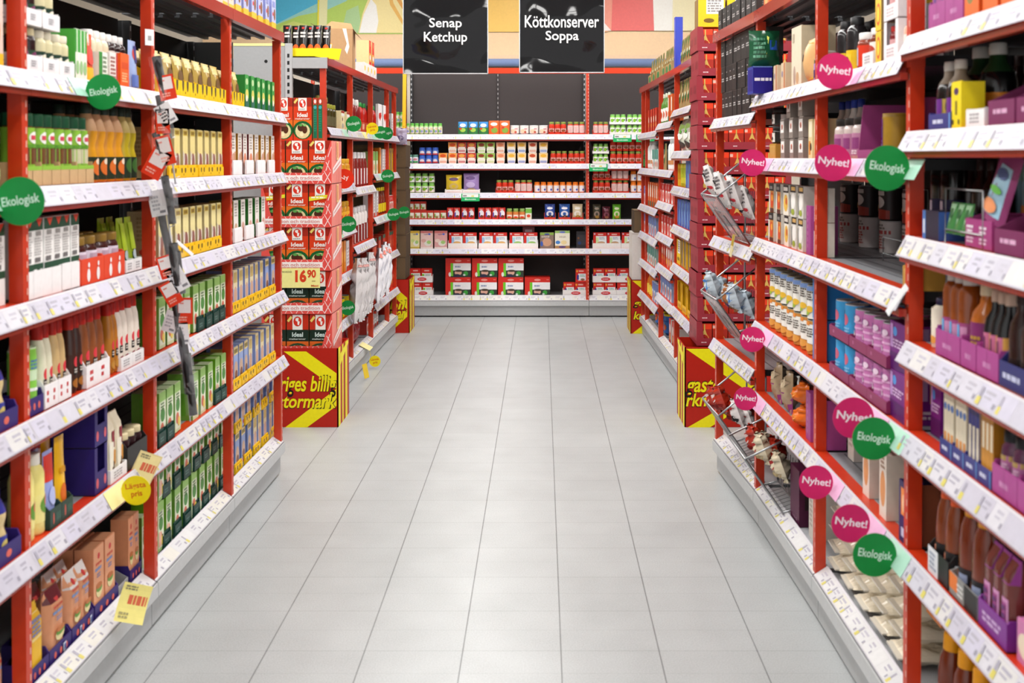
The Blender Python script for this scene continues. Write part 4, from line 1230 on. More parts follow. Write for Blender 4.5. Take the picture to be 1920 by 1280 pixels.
pouch('p_greencandy', 'snack_bag', 'large dark green crinkled bag with blue print', 0.125, 0.055, 0.14, '1e5a3c:b', [('r', .62, .9, .45, .72, '2a5ab8'), ('p', [(.5, .3), (.6, .8), (.55, .85)], 'd9dc5a'), ('t', .1, .5, .2, .8, 5, '5a9a7a')], 'pillow', crumple=.12, cat='bag')
carton('c_bluebox', 'snack_box', 'deep blue box with white lettering', 0.1, 0.075, 0.105, '2a3a9a', [('r', .1, .9, .1, .9, '1d1580')], side='1d1580', cat='box', sart=[('t', .08, .98, .42, .6, 1, 'eceaf4'), ('r', 0, 1, .96, 1, '6a86c8')])
carton('c_creambox', 'biscuit_box', 'tall cream box with folded top', 0.12, 0.12, 0.21, 'e3d6bd', [('e', .3, .2, .12, .16, 'b59a8a'), ('e', .6, .15, .15, .1, 'c9a27a'), ('r', .1, .3, .75, .9, 'b5a890')], side='d4c4a4', cat='box')
pouch('p_peachbag', 'biscuit_bag', 'peach and yellow biscuit bag', 0.11, 0.06, 0.15, 'dfae74', [('r', .55, .9, .1, .9, 'd0a41e'), ('e', .3, .6, .15, .1, '4a3a7a')], 'pillow', cat='bag')
rnd('j_purple', 'jam_jar', 'white-lidded jar with lilac label', 'jar', 0.075, 0.1, '3a4a3a:g', 'eceae6', (.08, .6, 'a88ac8'), [('r', .4, .9, .1, .6, '3a2a6a')], capname='lid')
carton('c_beigebox', 'biscuit_box', 'small beige and brown box', 0.06, 0.09, 0.1, 'd9c4a4', [('r', .6, .9, 0, 1, 'c07a50'), ('e', .3, .6, .15, .12, '8a7a94')], cat='box')
carton('c_orangetop', 'rice_carton', 'orange carton on the high shelf', 0.1, 0.1, 0.1, 'e5702a', [('e', .5, .5, .3, .3, 'f0b06a')])

# ---- goods of the end gondola (small in the picture: one mesh each)
def far(key, name, look, prof, w, h, body, cap, label, art=(), cat=None):
    rnd(key, name, look, prof, w, h, body, cap, label, art, simple=True, cat=cat)


far('e_green', 'baby_food_jar', 'green-lidded baby food jar', 'jar', 0.058, 0.105, '9fd07a', '6cc456', (.12, .68, 'eceee4'), [('r', .1, .4, .1, .6, '7fc04e'), ('r', .5, .9, .5, .9, 'd8c8a0'), ('e', .6, .3, .2, .2, '8a9ac8')])
far('e_greenb', 'baby_food_jar', 'green and white baby food jar', 'jar', 0.058, 0.09, '8fd05a', '8ac86a', (.08, .68, 'f1f3ea'), [('e', .4, .5, .25, .3, '86bf2e'), ('r', .6, .9, .0, .4, 'ffffff'), ('e', .7, .6, .1, .15, '3a9a4a')])
far('e_red', 'baby_food_jar', 'red-labelled baby food jar with green lid', 'jar', 0.056, 0.115, 'd83a22', '8a9a4a', (.1, .72, 'd93a24'), [('r', .1, .9, .15, .6, 'ecd2cc'), ('e', .5, .3, .3, .15, '8a4a2a'), ('t', .2, .8, .4, .6, 2, 'c46a60')])
far('e_redw', 'baby_food_jar', 'white-labelled baby food jar, red band', 'jar', 0.056, 0.115, 'd83a22', '8a9a4a', (.1, .72, 'e9b9b4'), [('r', .1, .9, .05, .9, 'f0e2de'), ('t', .2, .8, .1, .85, 8, 'd99a94')])
far('e_orange', 'baby_juice_jar', 'orange-lidded baby juice jar', 'jar', 0.056, 0.1, 'ef8a3a', 'ee7a1c', (.1, .68, 'eae8ea'), [('e', .7, .35, .15, .18, '5a6ac0'), ('r', .0, .12, 0, 1, 'ee8a2a')])
far('e_bluered', 'baby_yoghurt_jar', 'blue and red baby yoghurt pot', 'squat', 0.062, 0.075, '4a70c8', '3a62c4', (.1, .66, '5a86d8'), [('e', .5, .5, .3, .35, 'e9e4ea'), ('r', .1, .9, .0, .3, 'c83a3a')])
far('e_bluewhite', 'baby_yoghurt_jar', 'white and blue baby food pot', 'squat', 0.062, 0.085, 'd9e4ea', '6a9a8a', (.1, .66, 'f0f0f2'), [('r', .1, .9, .0, .35, '3aa05a'), ('e', .5, .7, .3, .2, 'd88a9a'), ('r', .0, .15, .2, .7, '3a8ad0')])
far('e_tub', 'porridge_tub', 'round white porridge tub', 'tub', 0.082, 0.09, 'f3f0ec', 'f6f4f2', (.12, .8, 'f2eee9'), [('e', .4, .35, .28, .3, 'e2d0b0'), ('e', .6, .2, .12, .14, 'b5402c'), ('r', .5, .8, .6, .8, 'd9a0a8')])
for kk, cc, a2 in (('o', 'f0a04a', 'd8541c'), ('r', 'c9382a', 'e2a04a'), ('g', '9cc45a', '8a3a1e'), ('p', 'efb894', 'e2855a'), ('b', 'f0cf94', 'e9b23a'), ('w', 'f2d2b4', 'c8502a')):
    nm = {'o': 'orange', 'r': 'red', 'g': 'green', 'p': 'peach', 'b': 'pale yellow', 'w': 'apricot'}[kk]
    cup('q_' + kk, 'food_cup', nm + ' sleeved food cup', 0.082, 0.1, cc, [('e', .5, .75, .35, .16, a2), ('r', .1, .9, .44, .56, 'f4efe6'), ('r', .1, .9, .08, .3, {'b': '9aa8cf', 'g': 'c9d8a8', 'r': 'c98a8a'}.get(kk, 'e2b4a0'))])
pouch('e_pblue', 'fruit_pouch', 'blue-topped green baby food pouch', 0.088, 0.035, 0.12, '2f7a44', [('r', .02, .98, .55, 1, '3a8ad4'), ('e', .5, .72, .32, .14, 'f2f0f4'), ('e', .5, .35, .3, .16, '9ac44a'), ('e', .25, .45, .16, .08, 'c8402a')], 'doy')
pouch('e_porange', 'fruit_pouch', 'orange baby food pouch', 0.095, 0.035, 0.13, 'e2642a', [('e', .5, .75, .34, .12, 'f3ece4'), ('e', .55, .3, .32, .2, '7aa03a'), ('e', .35, .5, .14, .08, 'c9301c')], 'doy')
tray('e_redtray', 'jar_tray', 'red and green jar tray', 0.17, 0.06, 0.045, 0.012, 'd83a24', 'a82a1c', [], flat=0.05)
tray('e_whtray', 'jar_tray', 'white cardboard jar tray', 0.17, 0.06, 0.03, 0.02, 'f3f1ee', 'd8d5d2', [], flat=0.05)
pouch('e_bagy', 'corn_snack_bag', 'yellow corn snack bag', 0.15, 0.06, 0.165, 'e3c22c:g', [('e', .5, .75, .3, .1, '6a4a6a'), ('e', .5, .35, .3, .18, 'd9b86a'), ('e', .4, .12, .2, .07, '8aa03a')], 'pillow', crimp='cfae2a', cat='bag')
pouch('e_bagl', 'rice_cake_bag', 'lilac rice cake bag', 0.16, 0.06, 0.18, 'a58ac4:g', [('e', .45, .75, .3, .1, '6a4a86'), ('e', .45, .4, .3, .15, 'c9b4e0'), ('e', .5, .15, .28, .07, 'd9b87a')], 'pillow', crimp='7a5aa0', cat='bag')
tray('e_lowwhite', 'cardboard_tray', 'low white cardboard tray', 0.16, 0.07, 0.035, 0.03, 'f4f0ec', 'dcd8d4', [('r', .1, .9, .2, .5, 'e9dcd8')], flat=0.05)
carton('e_small', 'porridge_box', 'small red and green porridge box', 0.058, 0.05, 0.082, 'cf3a2e', [('r', .1, .95, .12, .75, 'd9e2c4'), ('e', .6, .6, .3, .14, 'f2f0ea'), ('e', .5, .25, .25, .12, '9a7a4a'), ('r', .1, .3, .2, .6, '7ab04a')])
carton('e_redp', 'porridge_box', 'red porridge box with white panel', 0.058, 0.05, 0.108, 'd0281e', [('e', .5, .5, .4, .3, 'ecebf2'), ('r', .1, .3, .2, .6, '4a4aa8'), ('e', .55, .25, .25, .12, '6a3a2a'), ('r', .2, .7, .82, .92, 'e9a098')])
carton('e_greenp', 'porridge_box', 'white and green drink carton', 0.058, 0.05, 0.105, 'e6ecd8', [('r', 0, 1, .55, .95, '7ac04a'), ('e', .5, .3, .3, .14, 'd8502a')])
far('e_jarg', 'baby_food_jar', 'small orange-labelled green-lidded jar', 'jar', 0.056, 0.1, '8a9a3a', '9ac46a', (.08, .7, 'e08a4a'), [('r', .1, .9, .2, .55, 'f0e6d8'), ('e', .5, .2, .25, .14, 'd83a24')])
for kk, nm, cc, a1, a2 in (('a', 'blue', '3a55a8', 'e9e9f2', '4a2a20'), ('b', 'blue and brown', '2f5fae', 'eceaf0', '5a2f22'), ('c', 'cream', 'e3d4ae', 'f3efe4', 'd9a82a'), ('d', 'dark olive', '4a4a3a', '9a8a7a', 'b5a84a'), ('e', 'maroon', '5a2230', '8a4a5a', 'b58a6a'), ('f', 'lime green', '6abf2e', 'e9f0c4', 'e2c83a')):
    pouch('s_' + kk, 'snack_pouch', nm + ' baby snack pouch', 0.105 if kk in 'abc' else 0.078, 0.05, 0.14 if kk != 'e' else 0.12, cc + ':g', [('e', .5, .72, .3, .08, a1), ('e', .5, .35, .36, .2, a1), ('e', .55, .15, .25, .1, a2)], 'pillow', crimp=cc)
tray('e_snack', 'snack_tray', 'red and brown snack tray', 0.115, 0.07, 0.06, 0.02, 'c8341e', 'b58a5a', [], flat=0.3)
for kk, nm, cc, a1 in (('y', 'yellow and green', 'e9dc9a', 'cfd98a'), ('p', 'pale pink', 'ecc9c2', 'dca89c'), ('q', 'pink topped', 'e2a8a8', 'eed4c8')):
    carton('g_' + kk, 'gruel_carton', nm + ' gruel carton', 0.125, 0.05, 0.165, cc, [('r', 0, 1, .88, 1, 'd97a78' if kk != 'y' else 'e2b43a'), ('w', 'HiPP', .3, .62, .76, .84, '4a2a6a'), ('e', .72, .82, .1, .05, '4a6ad0'), ('e', .6, .3, .3, .16, 'e9e6dc'), ('e', .68, .36, .18, .1, 'a8cf7a'), ('e', .25, .45, .2, .1, a1), ('r', 0, 1, 0, .09, 'c9b84a' if kk == 'y' else 'f1ece6')])
for kk, nm, pc, bc in (('b', 'red and blue', '9cbfe4', 'e2b06a'), ('g', 'red and light blue', 'a9d4e4', '9ac46a'), ('l', 'red and green', 'cfe4a8', 'c9a07a')):
    carton('w_' + kk, 'gruel_carton', nm + ' gruel carton', 0.13, 0.06, 0.145, 'd02a22', [('r', .2, 1, .1, .78, 'eef0f2'), ('r', .2, .4, .2, .7, pc), ('e', .6, .32, .3, .12, bc), ('r', .35, .75, .84, .93, 'f0b4ac'), ('t', .45, .9, .55, .72, 2, '9aa4b4'), ('e', .1, .92, .06, .05, 'd9d4ea')])
tray('e_wtray', 'gruel_tray', 'white gruel carton tray', 0.27, 0.09, 0.075, 0.05, 'f4f1ee', 'dcd8d4', [], flat=0.05)
carton('g_brown', 'gruel_carton', 'brown gruel carton with roll picture', 0.135, 0.06, 0.15, '8a7468', [('r', 0, 1, .85, 1, '8ab04a'), ('e', .5, .9, .2, .05, '3a4a9a'), ('e', .5, .4, .34, .26, 'c99a7c'), ('t', .1, .7, .68, .8, 2, 'd9d0c8'), ('e', .12, .3, .1, .16, '3a5ab0')])
carton('g_cream', 'gruel_carton', 'cream and green gruel carton', 0.15, 0.06, 0.165, 'efe9d8', [('r', 0, 1, .88, 1, '9ccc6a'), ('e', .5, .93, .2, .05, '6a7ad0'), ('e', .2, .35, .16, .1, '4a86cc'), ('e', .6, .35, .2, .12, 'ecd9a0'), ('t', .3, .8, .6, .72, 2, 'b9b0a0'), ('r', 0, 1, 0, .16, 'b08a5a'), ('e', .5, .09, .24, .05, '4a3a8a')])
carton('g_dark', 'gruel_carton', 'dark shaded gruel carton', 0.12, 0.06, 0.155, '3a3a40', [('r', .1, .9, .2, .8, '4a4a50'), ('e', .3, .3, .16, .1, '2f4a80'), ('e', .2, .6, .1, .06, '8a5a3a')])
carton('g_back', 'gruel_carton', 'maroon carton lying on top', 0.11, 0.06, 0.05, '5a2226', [('r', .2, .8, .0, .5, '8a7a80')])
carton('d_big', 'diaper_box', 'large red box with green photo', 0.238, 0.16, 0.178, 'cf2a20', [('r', .2, 1, .0, .36, '2f3a30'), ('r', .2, 1, .36, .74, 'eceaec'), ('r', .2, .3, .06, .74, '6cc42e'), ('e', .5, .24, .14, .14, 'd9a894'), ('e', .46, .07, .14, .1, '2a2a44'), ('e', .52, .34, .15, .06, '4a3a2e'), ('e', .8, .2, .09, .12, '3a9a3a'), ('e', .74, .12, .05, .05, 'cfd8d4'), ('t', .38, .62, .48, .62, 1, '8a94b8'), ('e', .5, .87, .13, .06, 'e89088'), ('r', .86, .96, .86, .91, 'e2746a'), ('e', .17, .15, .05, .12, 'e4e0dc')], side='c42a20', cat='box')
carton('d_low', 'diaper_box', 'flat dark red box top behind', 0.2, 0.1, 0.05, '8a1c18', cat='box')
carton('d_small', 'formula_carton', 'red formula carton with green panel', 0.108, 0.06, 0.125, 'd22a20', [('r', .1, .95, .12, .66, 'eceee8'), ('r', .1, .3, .12, .6, '7acc3a'), ('t', .4, .9, .35, .6, 3, '9aa8a0'), ('e', .6, .22, .25, .08, '8a9a6a'), ('r', .3, .75, .8, .9, 'eeb0a8')])
carton('d_blue', 'formula_carton', 'red formula carton with navy panel', 0.108, 0.06, 0.125, 'd22a20', [('r', .25, .95, .14, .66, 'ecebf2'), ('r', .12, .3, .2, .56, '2f2a86'), ('t', .4, .9, .4, .6, 2, '7ac0a0'), ('e', .65, .22, .2, .08, '8a6a4a'), ('r', .3, .75, .8, .9, 'eeb0a8'), ('e', .14, .84, .08, .08, 'f0a82a')])
carton('d_lilac', 'formula_carton', 'red formula carton with lilac panel', 0.108, 0.06, 0.125, 'd22a20', [('r', .25, .95, .14, .66, 'ecebf2'), ('r', .12, .3, .2, .56, '9a7ad0'), ('t', .4, .9, .4, .6, 2, '7ac0a0'), ('r', .3, .75, .8, .9, 'eeb0a8')])
tray('d_tray', 'formula_tray', 'white tray with red oval emblem', 0.23, 0.09, 0.07, 0.06, 'f3efee', 'dcd8d6', [('e', .55, .5, .2, .28, 'd4303a'), ('t', .42, .68, .4, .6, 1, 'f0d0d2')], flat=0.03)

# ---- goods of the far runs
rnd('f_olive', 'olive_jar', 'dark olive jar', 'jar', 0.075, 0.15, '3a3410:g', '8a8a2a', (.1, .5, '5a5438'), [], simple=True, cat='jar')
rnd('f_black', 'balsamic_bottle', 'dark slim bottle with gold cap', 'soy', 0.06, 0.21, '1a1412:g', 'a89a4a', (.1, .4, '3a3428'), [], simple=True)
carton('f_creambox', 'relish_carton', 'cream carton with red band', 0.12, 0.08, 0.12, 'e6d9a8', [('r', 0, 1, .88, 1, 'a02a24'), ('r', 0, 1, .72, .86, 'f0ece4'), ('e', .4, .55, .15, .1, '7a3a54'), ('e', .5, .2, .3, .14, 'a8a49a')])
rnd('f_maroon', 'ketchup_bottle', 'maroon ketchup bottle with white cap', 'sauce', 0.08, 0.23, '7a1418:g', 'd9d4d2', (.05, .4, 'b5a58a'), [], simple=True)
rnd('f_ketch', 'ketchup_bottle', 'red ketchup bottle with green cap', 'ketch', 0.075, 0.22, 'b51c14:g', '2a8a3c', (.05, .35, 'b8462c'), [('r', .2, .8, .2, .8, 'd9a08a')], simple=True)
carton('f_heart', 'ketchup_display', 'white display card with red heart shapes', 0.16, 0.02, 0.24, 'f0eef0', [('e', .35, .62, .2, .1, 'd83024'), ('e', .65, .64, .2, .1, 'd83024'), ('p', [(.2, .6), (.8, .6), (.5, .45)], 'd83024'), ('e', .4, .1, .2, .06, 'c8302a')], cat='card')
rnd('f_amber', 'mustard_jar', 'amber mustard jar with yellow lid', 'jar', 0.085, 0.16, 'c98a1c:g', 'd9a22a', (.1, .6, 'e2a82e'), [('e', .5, .5, .3, .3, 'c9542a')], simple=True, cat='jar')
rnd('f_whitecap', 'ketchup_bottle', 'dark red bottle with white cap', 'sauce', 0.07, 0.24, '7a1f1c:g', 'f1eff0', (.04, .55, '8a2a26'), [('r', .3, .6, .05, .95, 'e2d4d4')], simple=True)
rnd('f_whitetop', 'barbecue_bottle', 'white-topped barbecue bottle', 'tall', 0.07, 0.25, 'd9d2ce:g', 'f3f1f2', (.02, .5, '7a241f'), [('r', .35, .65, .05, .98, 'd8d0d0')], simple=True)
rnd('f_yelred', 'sauce_bottle', 'brown bottle with bright yellow cap', 'soy', 0.055, 0.21, '7a2a14:g', 'e9d61c', (.08, .4, 'e2c81c'), [('r', .5, 1, 0, 1, '9a4a2a')], simple=True)
carton('f_redgreen', 'chili_carton', 'red carton with dark green top', 0.12, 0.1, 0.16, 'b8341f', [('r', 0, 1, .82, 1, '0f5a44'), ('e', .5, .4, .3, .2, 'd0603a')], side='8a2a1e')
pouch('f_maroonbag', 'bean_bag', 'shiny dark red bean bag', 0.14, 0.08, 0.24, '8a1a22:g', [('e', .5, .6, .2, .1, 'b8434a')], 'pillow', crumple=.3, cat='bag')
rnd('f_yelcan', 'corn_can', 'bright yellow can', 'can', 0.085, 0.12, 'e2c814', 'a8a8a0', (.02, .98, 'e6ce1a'), [], simple=True, cat='can')
carton('f_orange', 'sauce_carton', 'tall orange carton', 0.06, 0.08, 0.2, 'e0851f', [('e', .5, .5, .3, .2, 'f0b85a')], side='d0741a')
carton('f_whitecard', 'sauce_carton', 'white and grey sauce carton', 0.07, 0.08, 0.19, 'e9e6e6', [('t', .2, .8, .2, .8, 5, 'b9a8a8'), ('r', 0, 1, .0, .15, 'c8402a')], side='d8d4d4')
carton('f_greenwhite', 'pasta_sauce_carton', 'green and white sauce carton', 0.07, 0.08, 0.17, 'dbe6c8', [('r', 0, 1, .6, 1, '7ab04a'), ('e', .5, .3, .3, .16, 'e08a4a')], side='a8c47a')
carton('f_redbox', 'tomato_carton', 'white and red tomato carton', 0.07, 0.08, 0.13, 'ece4e0', [('r', 0, 1, .62, 1, 'c8302a'), ('e', .5, .35, .35, .2, 'd85a44'), ('e', .3, .8, .1, .1, 'f4e8e4')], side='d8443a')
carton('f_redtall', 'tomato_carton', 'tall red tomato carton', 0.065, 0.08, 0.18, 'd43a24', [('e', .5, .55, .32, .14, 'f0e0c8'), ('e', .5, .3, .25, .1, 'e9a23a')], side='b8321f')
rnd('f_yelgreen', 'bean_can', 'yellow green can in dark green tray', 'can', 0.07, 0.15, 'b8b42a', '8a9a3a', (.16, .97, 'c9c03a'), [('r', .1, .9, .3, .8, 'a8b02a')], simple=True, cat='can')
rnd('f_yellow', 'bean_can', 'mustard yellow can', 'can', 0.07, 0.15, 'c9971c', '9a8a3a', (.02, .97, 'd0a024'), [('r', .1, .9, .3, .8, 'b8861a')], simple=True, cat='can')
carton('f_bluepk', 'pasta_carton', 'blue pasta carton', 0.065, 0.09, 0.17, '2a52b0', [('r', .1, .4, .1, .9, '6a9ae0'), ('e', .6, .5, .25, .2, '1c3a86')], side='8aa8d8')
pouch('f_chips', 'vegetable_bag', 'green and white vegetable bag', 0.2, 0.09, 0.21, 'dfe6d4', [('e', .5, .75, .4, .1, 'a8cf6a'), ('e', .35, .55, .2, .08, 'c9604a'), ('e', .6, .45, .25, .1, 'f0f2ea'), ('e', .5, .2, .4, .12, '4a4a44'), ('e', .7, .6, .12, .06, '5aa03a')], 'pillow', crumple=.12, cat='bag')
carton('f_kraftyel', 'crisp_bottle_box', 'yellow box with brown sleeve', 0.09, 0.1, 0.2, 'a88a5a:k', [('r', .2, .5, .1, .9, '3a2a1c'), ('r', 0, .15, 0, .8, 'e2b81c')], side='e6b416', cat='box')
tray('f_crate', 'display_crate', 'yellow slotted display crate', 0.16, 0.14, 0.18, 0.05, 'e9b414', '8a6a1a', [('r', .1, .9, .3, .7, 'c9940c')], flat=.3, cat='crate', notch=True)
rnd('f_dkgreen', 'pickle_jar', 'dark green pickle jar', 'jar', 0.08, 0.15, '14502a:g', '1f6a34', (.1, .5, '2a7a3a'), [], simple=True, cat='jar')
rnd('f_greenbot', 'olive_oil_bottle', 'green and white oil bottle', 'soy', 0.06, 0.22, '5a8a3a:g', 'd9e0c8', (.08, .5, 'ecece4'), [('e', .5, .5, .3, .3, 'c8502a')], simple=True)
rnd('f_whitebot', 'milk_bottle', 'white bottle with teal print', 'tall', 0.07, 0.22, 'e9ecea', 'dfe6e4', (.05, .7, 'eef2f0'), [('r', .1, .4, .5, .9, '6ac0cc'), ('r', .4, .9, .2, .4, 'c98a5a')], simple=True)
carton('f_orangewh', 'spice_carton', 'orange and white spice carton', 0.06, 0.08, 0.19, 'e0733a', [('r', .1, .9, .4, .9, 'eee0cc'), ('r', 0, 1, 0, .22, '1f6a4a')], side='d9602a')
carton('f_bluewh', 'spice_carton', 'white and blue carton', 0.07, 0.08, 0.15, 'dfe4ee', [('r', 0, 1, .6, 1, '5a7ac4'), ('e', .5, .3, .3, .2, 'c8402a')], side='9ab0d8')
carton('f_teal', 'spice_carton', 'teal and white carton', 0.07, 0.08, 0.15, 'e6ece8', [('r', 0, 1, .5, 1, '2a8a7a'), ('e', .5, .25, .3, .15, 'd8603a')], side='a8ccc4')
rnd('f_sauceor', 'sauce_bottle', 'orange sauce bottle', 'soy', 0.055, 0.19, 'e07a1c:g', '2a7a3a', (.1, .5, 'f0d04a'), [], simple=True)
rnd('f_bluepot', 'detergent_tub', 'blue and yellow tub', 'tub', 0.11, 0.17, '2a66b8', 'e9d024', (.1, .6, '3a7ad0'), [('e', .5, .5, .3, .3, 'e06a3a'), ('e', .4, .8, .2, .14, 'f2f0ea')], simple=True, cat='tub')
carton('f_redbase', 'pasta_carton', 'red and white pasta carton', 0.08, 0.08, 0.17, 'd23a28', [('e', .5, .6, .35, .2, 'efe8e0'), ('e', .5, .25, .3, .14, 'e0a03a')], side='e9e2dc')
tray('f_greentray', 'cardboard_tray', 'kraft and green cardboard tray', 0.16, 0.14, 0.17, 0.07, 'a88c5c:k', '7a6440:k', [('e', .5, .5, .35, .4, '1f7a42')], flat=.6)
pouch('f_leafy', 'dried_soup_sachet', 'kraft brown sachet with green print', 0.09, 0.03, 0.19, '9a8256:k', [('p', [(.1, .95), (.9, .95), (.6, .6)], '4a6a2a'), ('e', .5, .4, .3, .16, '2f6a34'), ('e', .4, .28, .16, .08, 'c8683a'), ('e', .62, .5, .14, .07, 'dfe6c4')], 'doy', cat='sachet')
carton('f_bluestand', 'display_card', 'tall narrow blue display card', 0.05, 0.05, 0.36, '3a48b8', [('r', .3, .7, .6, .95, '6a80dc')], cat='card')
carton('f_yelbox', 'drink_carton', 'yellow and brown drink carton', 0.15, 0.14, 0.16, 'efc818', [('r', .3, .95, .45, 1, 'f1ece6'), ('t', .35, .9, .5, .95, 5, '9a9290'), ('e', .4, .22, .2, .08, '7a5a1a'), ('r', .75, .85, .15, .3, '3a2a10')], side='8a6a3a')

# ------------------------------------------------------------------ stocking the left run
# L0, sliver at the picture edge
row(L0, 5, 'c_peachtop', -60, 10, 2)
row(L0, 5, 'b_darkwhite', -150, -62, 3)
row(L0, 4, 'j_green', -120, 10, 4)
row(L0, 3, 'c_backtext', -70, 12, 3)
fill(L0, 2, 't_purple', 'b_bluecap', -60, 34, 1, 2)
row(L0, 2, 's_dark', -220, -85, 4)
fill(L0, 1, 't_purple', 'b_bluecap', -60, 40, 1, 2)
row(L0, 1, 'b_mayo', -230, -85, 4)
row(L0, 0, 'p_salmon', -90, 20, 2, v=.068)

# L1 top shelf
fill(L1, 5, 't_white', 'j_dark', 47, 80, 1, 2, rows=2)
fill(L1, 5, 't_white', 'j_mayo', 81, 140, 2, 2, rows=2)
fill(L1, 5, 't_white', 'j_dark', 46, 78, 1, 2, dz=.112, where='upper', rows=2)
fill(L1, 5, 't_white', 'j_mayo', 80, 112, 1, 2, dz=.112, where='upper', rows=2)
row(L1, 5, 'c_greenwhite', 142, 165, 3, v=.03)
row(L1, 5, 'p_orange', 165, 184, 1, v=.03)
row(L1, 5, 'c_greenbox', 184, 205, 1, v=.03)
row(L1, 5, 'c_redwhite', 205, 222, 1, v=.03)
row(L1, 5, 'c_orange', 222, 246, 1, v=.03)
row(L1, 5, 'p_blue', 247, 268, 1, v=.03)
row(L1, 5, 'b_whitecap', 176, 210, 3, v=.085)
row(L1, 5, 'b_darkwhite', 211, 240, 3, v=.085)
# fifth shelf
fill(L1, 4, 't_kraft', ['j_green', 'j_green', 'j_green', 'j_greenw'], 42, 176, 4, 2, rows=2)
row(L1, 4, 'b_yellow', 176, 238, 4, v=.035, rows=2)
row(L1, 4, 'b_olive', 239, 262, 2, v=.035, rows=2)
# fourth shelf
row(L1, 3, 't_white2', 45, 150, 3, v=.022)
row(L1, 3, 'c_backtext', 45, 150, 6, v=.028, dz=.004)
fill(L1, 3, 't_orange', 'j_brown', 153, 234, 2, 2, rows=2)
fill(L1, 3, 't_whitesm', 'p_green', 236, 266, 2, 1, rows=2)
# third shelf, red caps
fill(L1, 2, 't_purple', 'b_greencan', 46, 82, 1, 2)
fill(L1, 2, 't_whitered', ['s_cream', 's_beige'], 84, 134, 2, 2, rows=2)
row(L1, 2, 's_dark', 137, 158, 2, v=.032, rows=2, jit=0)
fill(L1, 2, 't_whitered', 's_brown', 162, 206, 1, 3, rows=2)
row(L1, 2, 's_gold', 209, 224, 2, v=.032, rows=2, jit=0)
fill(L1, 2, 't_whitesm', 's_white', 227, 270, 2, 2, rows=2)
# second shelf
row(L1, 1, 'b_mayo', 52, 92, 2, v=.03)
row(L1, 1, 'u_blue', 62, 100, 2, v=.10)
fill(L1, 1, 't_darkgreen', ['p_redblue', 'p_yellow'], 94, 137, 2, 1, rows=2, back=.02)
row(L1, 1, 't_srp', 174, 205, 1, v=.024, jit=0)
row(L1, 1, 't_srp', 174, 205, 1, v=.024, dz=.131, where='upper', jit=0)
fill(L1, 1, 't_whitesm', 'p_cream', 207, 238, 1, 2)
fill(L1, 1, 't_black', 'j_dark', 239, 276, 1, 3, back=.05)
# base shelf
fill(L1, 0, 't_purple', 'p_salmony', 56, 92, 1, 1, v=.068)
fill(L1, 0, 't_purple', 'p_salmonm', 93, 134, 1, 1, v=.068, rows=2)
fill(L1, 0, 't_purple', 'p_salmonw', 135, 176, 1, 2, v=.068, rows=2)
fill(L1, 0, 't_purple', 'c_peach', 178, 222, 1, 2, v=.068, rows=2)
row(L1, 0, 't_grey', 223, 243, 1, v=.068)
fill(L1, 0, 't_purple', 'c_peach', 244, 266, 1, 2, v=.068)
row(L1, 0, 'c_green', 267, 277, 1, v=.08)

# L2
fill(L2, 5, 't_wedge', 'p_gold', 296, 424, 7, 1, rows=3, back=.06, tilt=(-.12, 0))
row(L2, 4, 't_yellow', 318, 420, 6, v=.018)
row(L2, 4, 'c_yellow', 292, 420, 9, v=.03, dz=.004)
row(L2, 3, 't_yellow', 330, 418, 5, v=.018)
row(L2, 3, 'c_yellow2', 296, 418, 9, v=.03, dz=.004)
row(L2, 2, 't_dkgreen2', 372, 426, 4, v=.018)
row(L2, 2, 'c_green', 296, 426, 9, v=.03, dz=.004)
row(L2, 1, 't_dkgreen2', 298, 330, 2, v=.018)
row(L2, 1, 't_dkgreen2', 406, 426, 2, v=.018)
row(L2, 1, 'c_green', 298, 340, 3, v=.03, dz=.004)
row(L2, 1, 'c_green', 360, 402, 3, v=.03)
row(L2, 1, 'c_green2', 403, 426, 2, v=.03, dz=.004)
row(L2, 0, 't_dkgreen2', 305, 426, 7, v=.068)
row(L2, 0, 'c_green2', 294, 326, 2, v=.075, dz=.004)
row(L2, 0, 'c_green', 326, 426, 7, v=.075, dz=.004)
row(L2, 0, 't_dkgreen2', 305, 426, 7, v=.068, dz=.171, where='upper')
row(L2, 0, 'c_green2', 294, 326, 2, v=.075, dz=.175, where='upper')
row(L2, 0, 'c_green', 326, 426, 7, v=.075, dz=.175, where='upper')
# L3
fill(L3, 5, 't_wedge', 'p_gold', 436, 458, 2, 1, rows=3, back=.06, tilt=(-.12, 0))
row(L3, 5, 'c_knorrgreen', 459, 518, 6, v=.03)
row(L3, 4, 't_whiteL', 434, 520, 4, v=.018)
row(L3, 4, 'c_whitebrown', 434, 455, 2, v=.03, dz=.004)
row(L3, 4, 'c_whitemaroon', 455, 476, 2, v=.03, dz=.004)
row(L3, 4, 'c_whitebrown', 477, 516, 4, v=.03, dz=.004)
row(L3, 3, 't_whiteL', 436, 500, 3, v=.018)
row(L3, 3, 'c_whiteolive', 436, 450, 1, v=.03, dz=.004)
row(L3, 3, 'c_whitegreen', 450, 500, 4, v=.03, dz=.004)
row(L3, 2, 't_yellow', 438, 518, 6, v=.018)
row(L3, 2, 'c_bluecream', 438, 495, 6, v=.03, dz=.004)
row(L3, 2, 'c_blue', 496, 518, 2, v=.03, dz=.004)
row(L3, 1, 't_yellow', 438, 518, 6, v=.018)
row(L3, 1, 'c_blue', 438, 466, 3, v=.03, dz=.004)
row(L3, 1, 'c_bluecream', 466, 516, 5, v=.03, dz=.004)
row(L3, 0, 't_yellow', 440, 520, 5, v=.068)
row(L3, 0, 'c_blue', 440, 474, 3, v=.075, dz=.004)
row(L3, 0, 'c_bluecream', 474, 520, 5, v=.075, dz=.004)
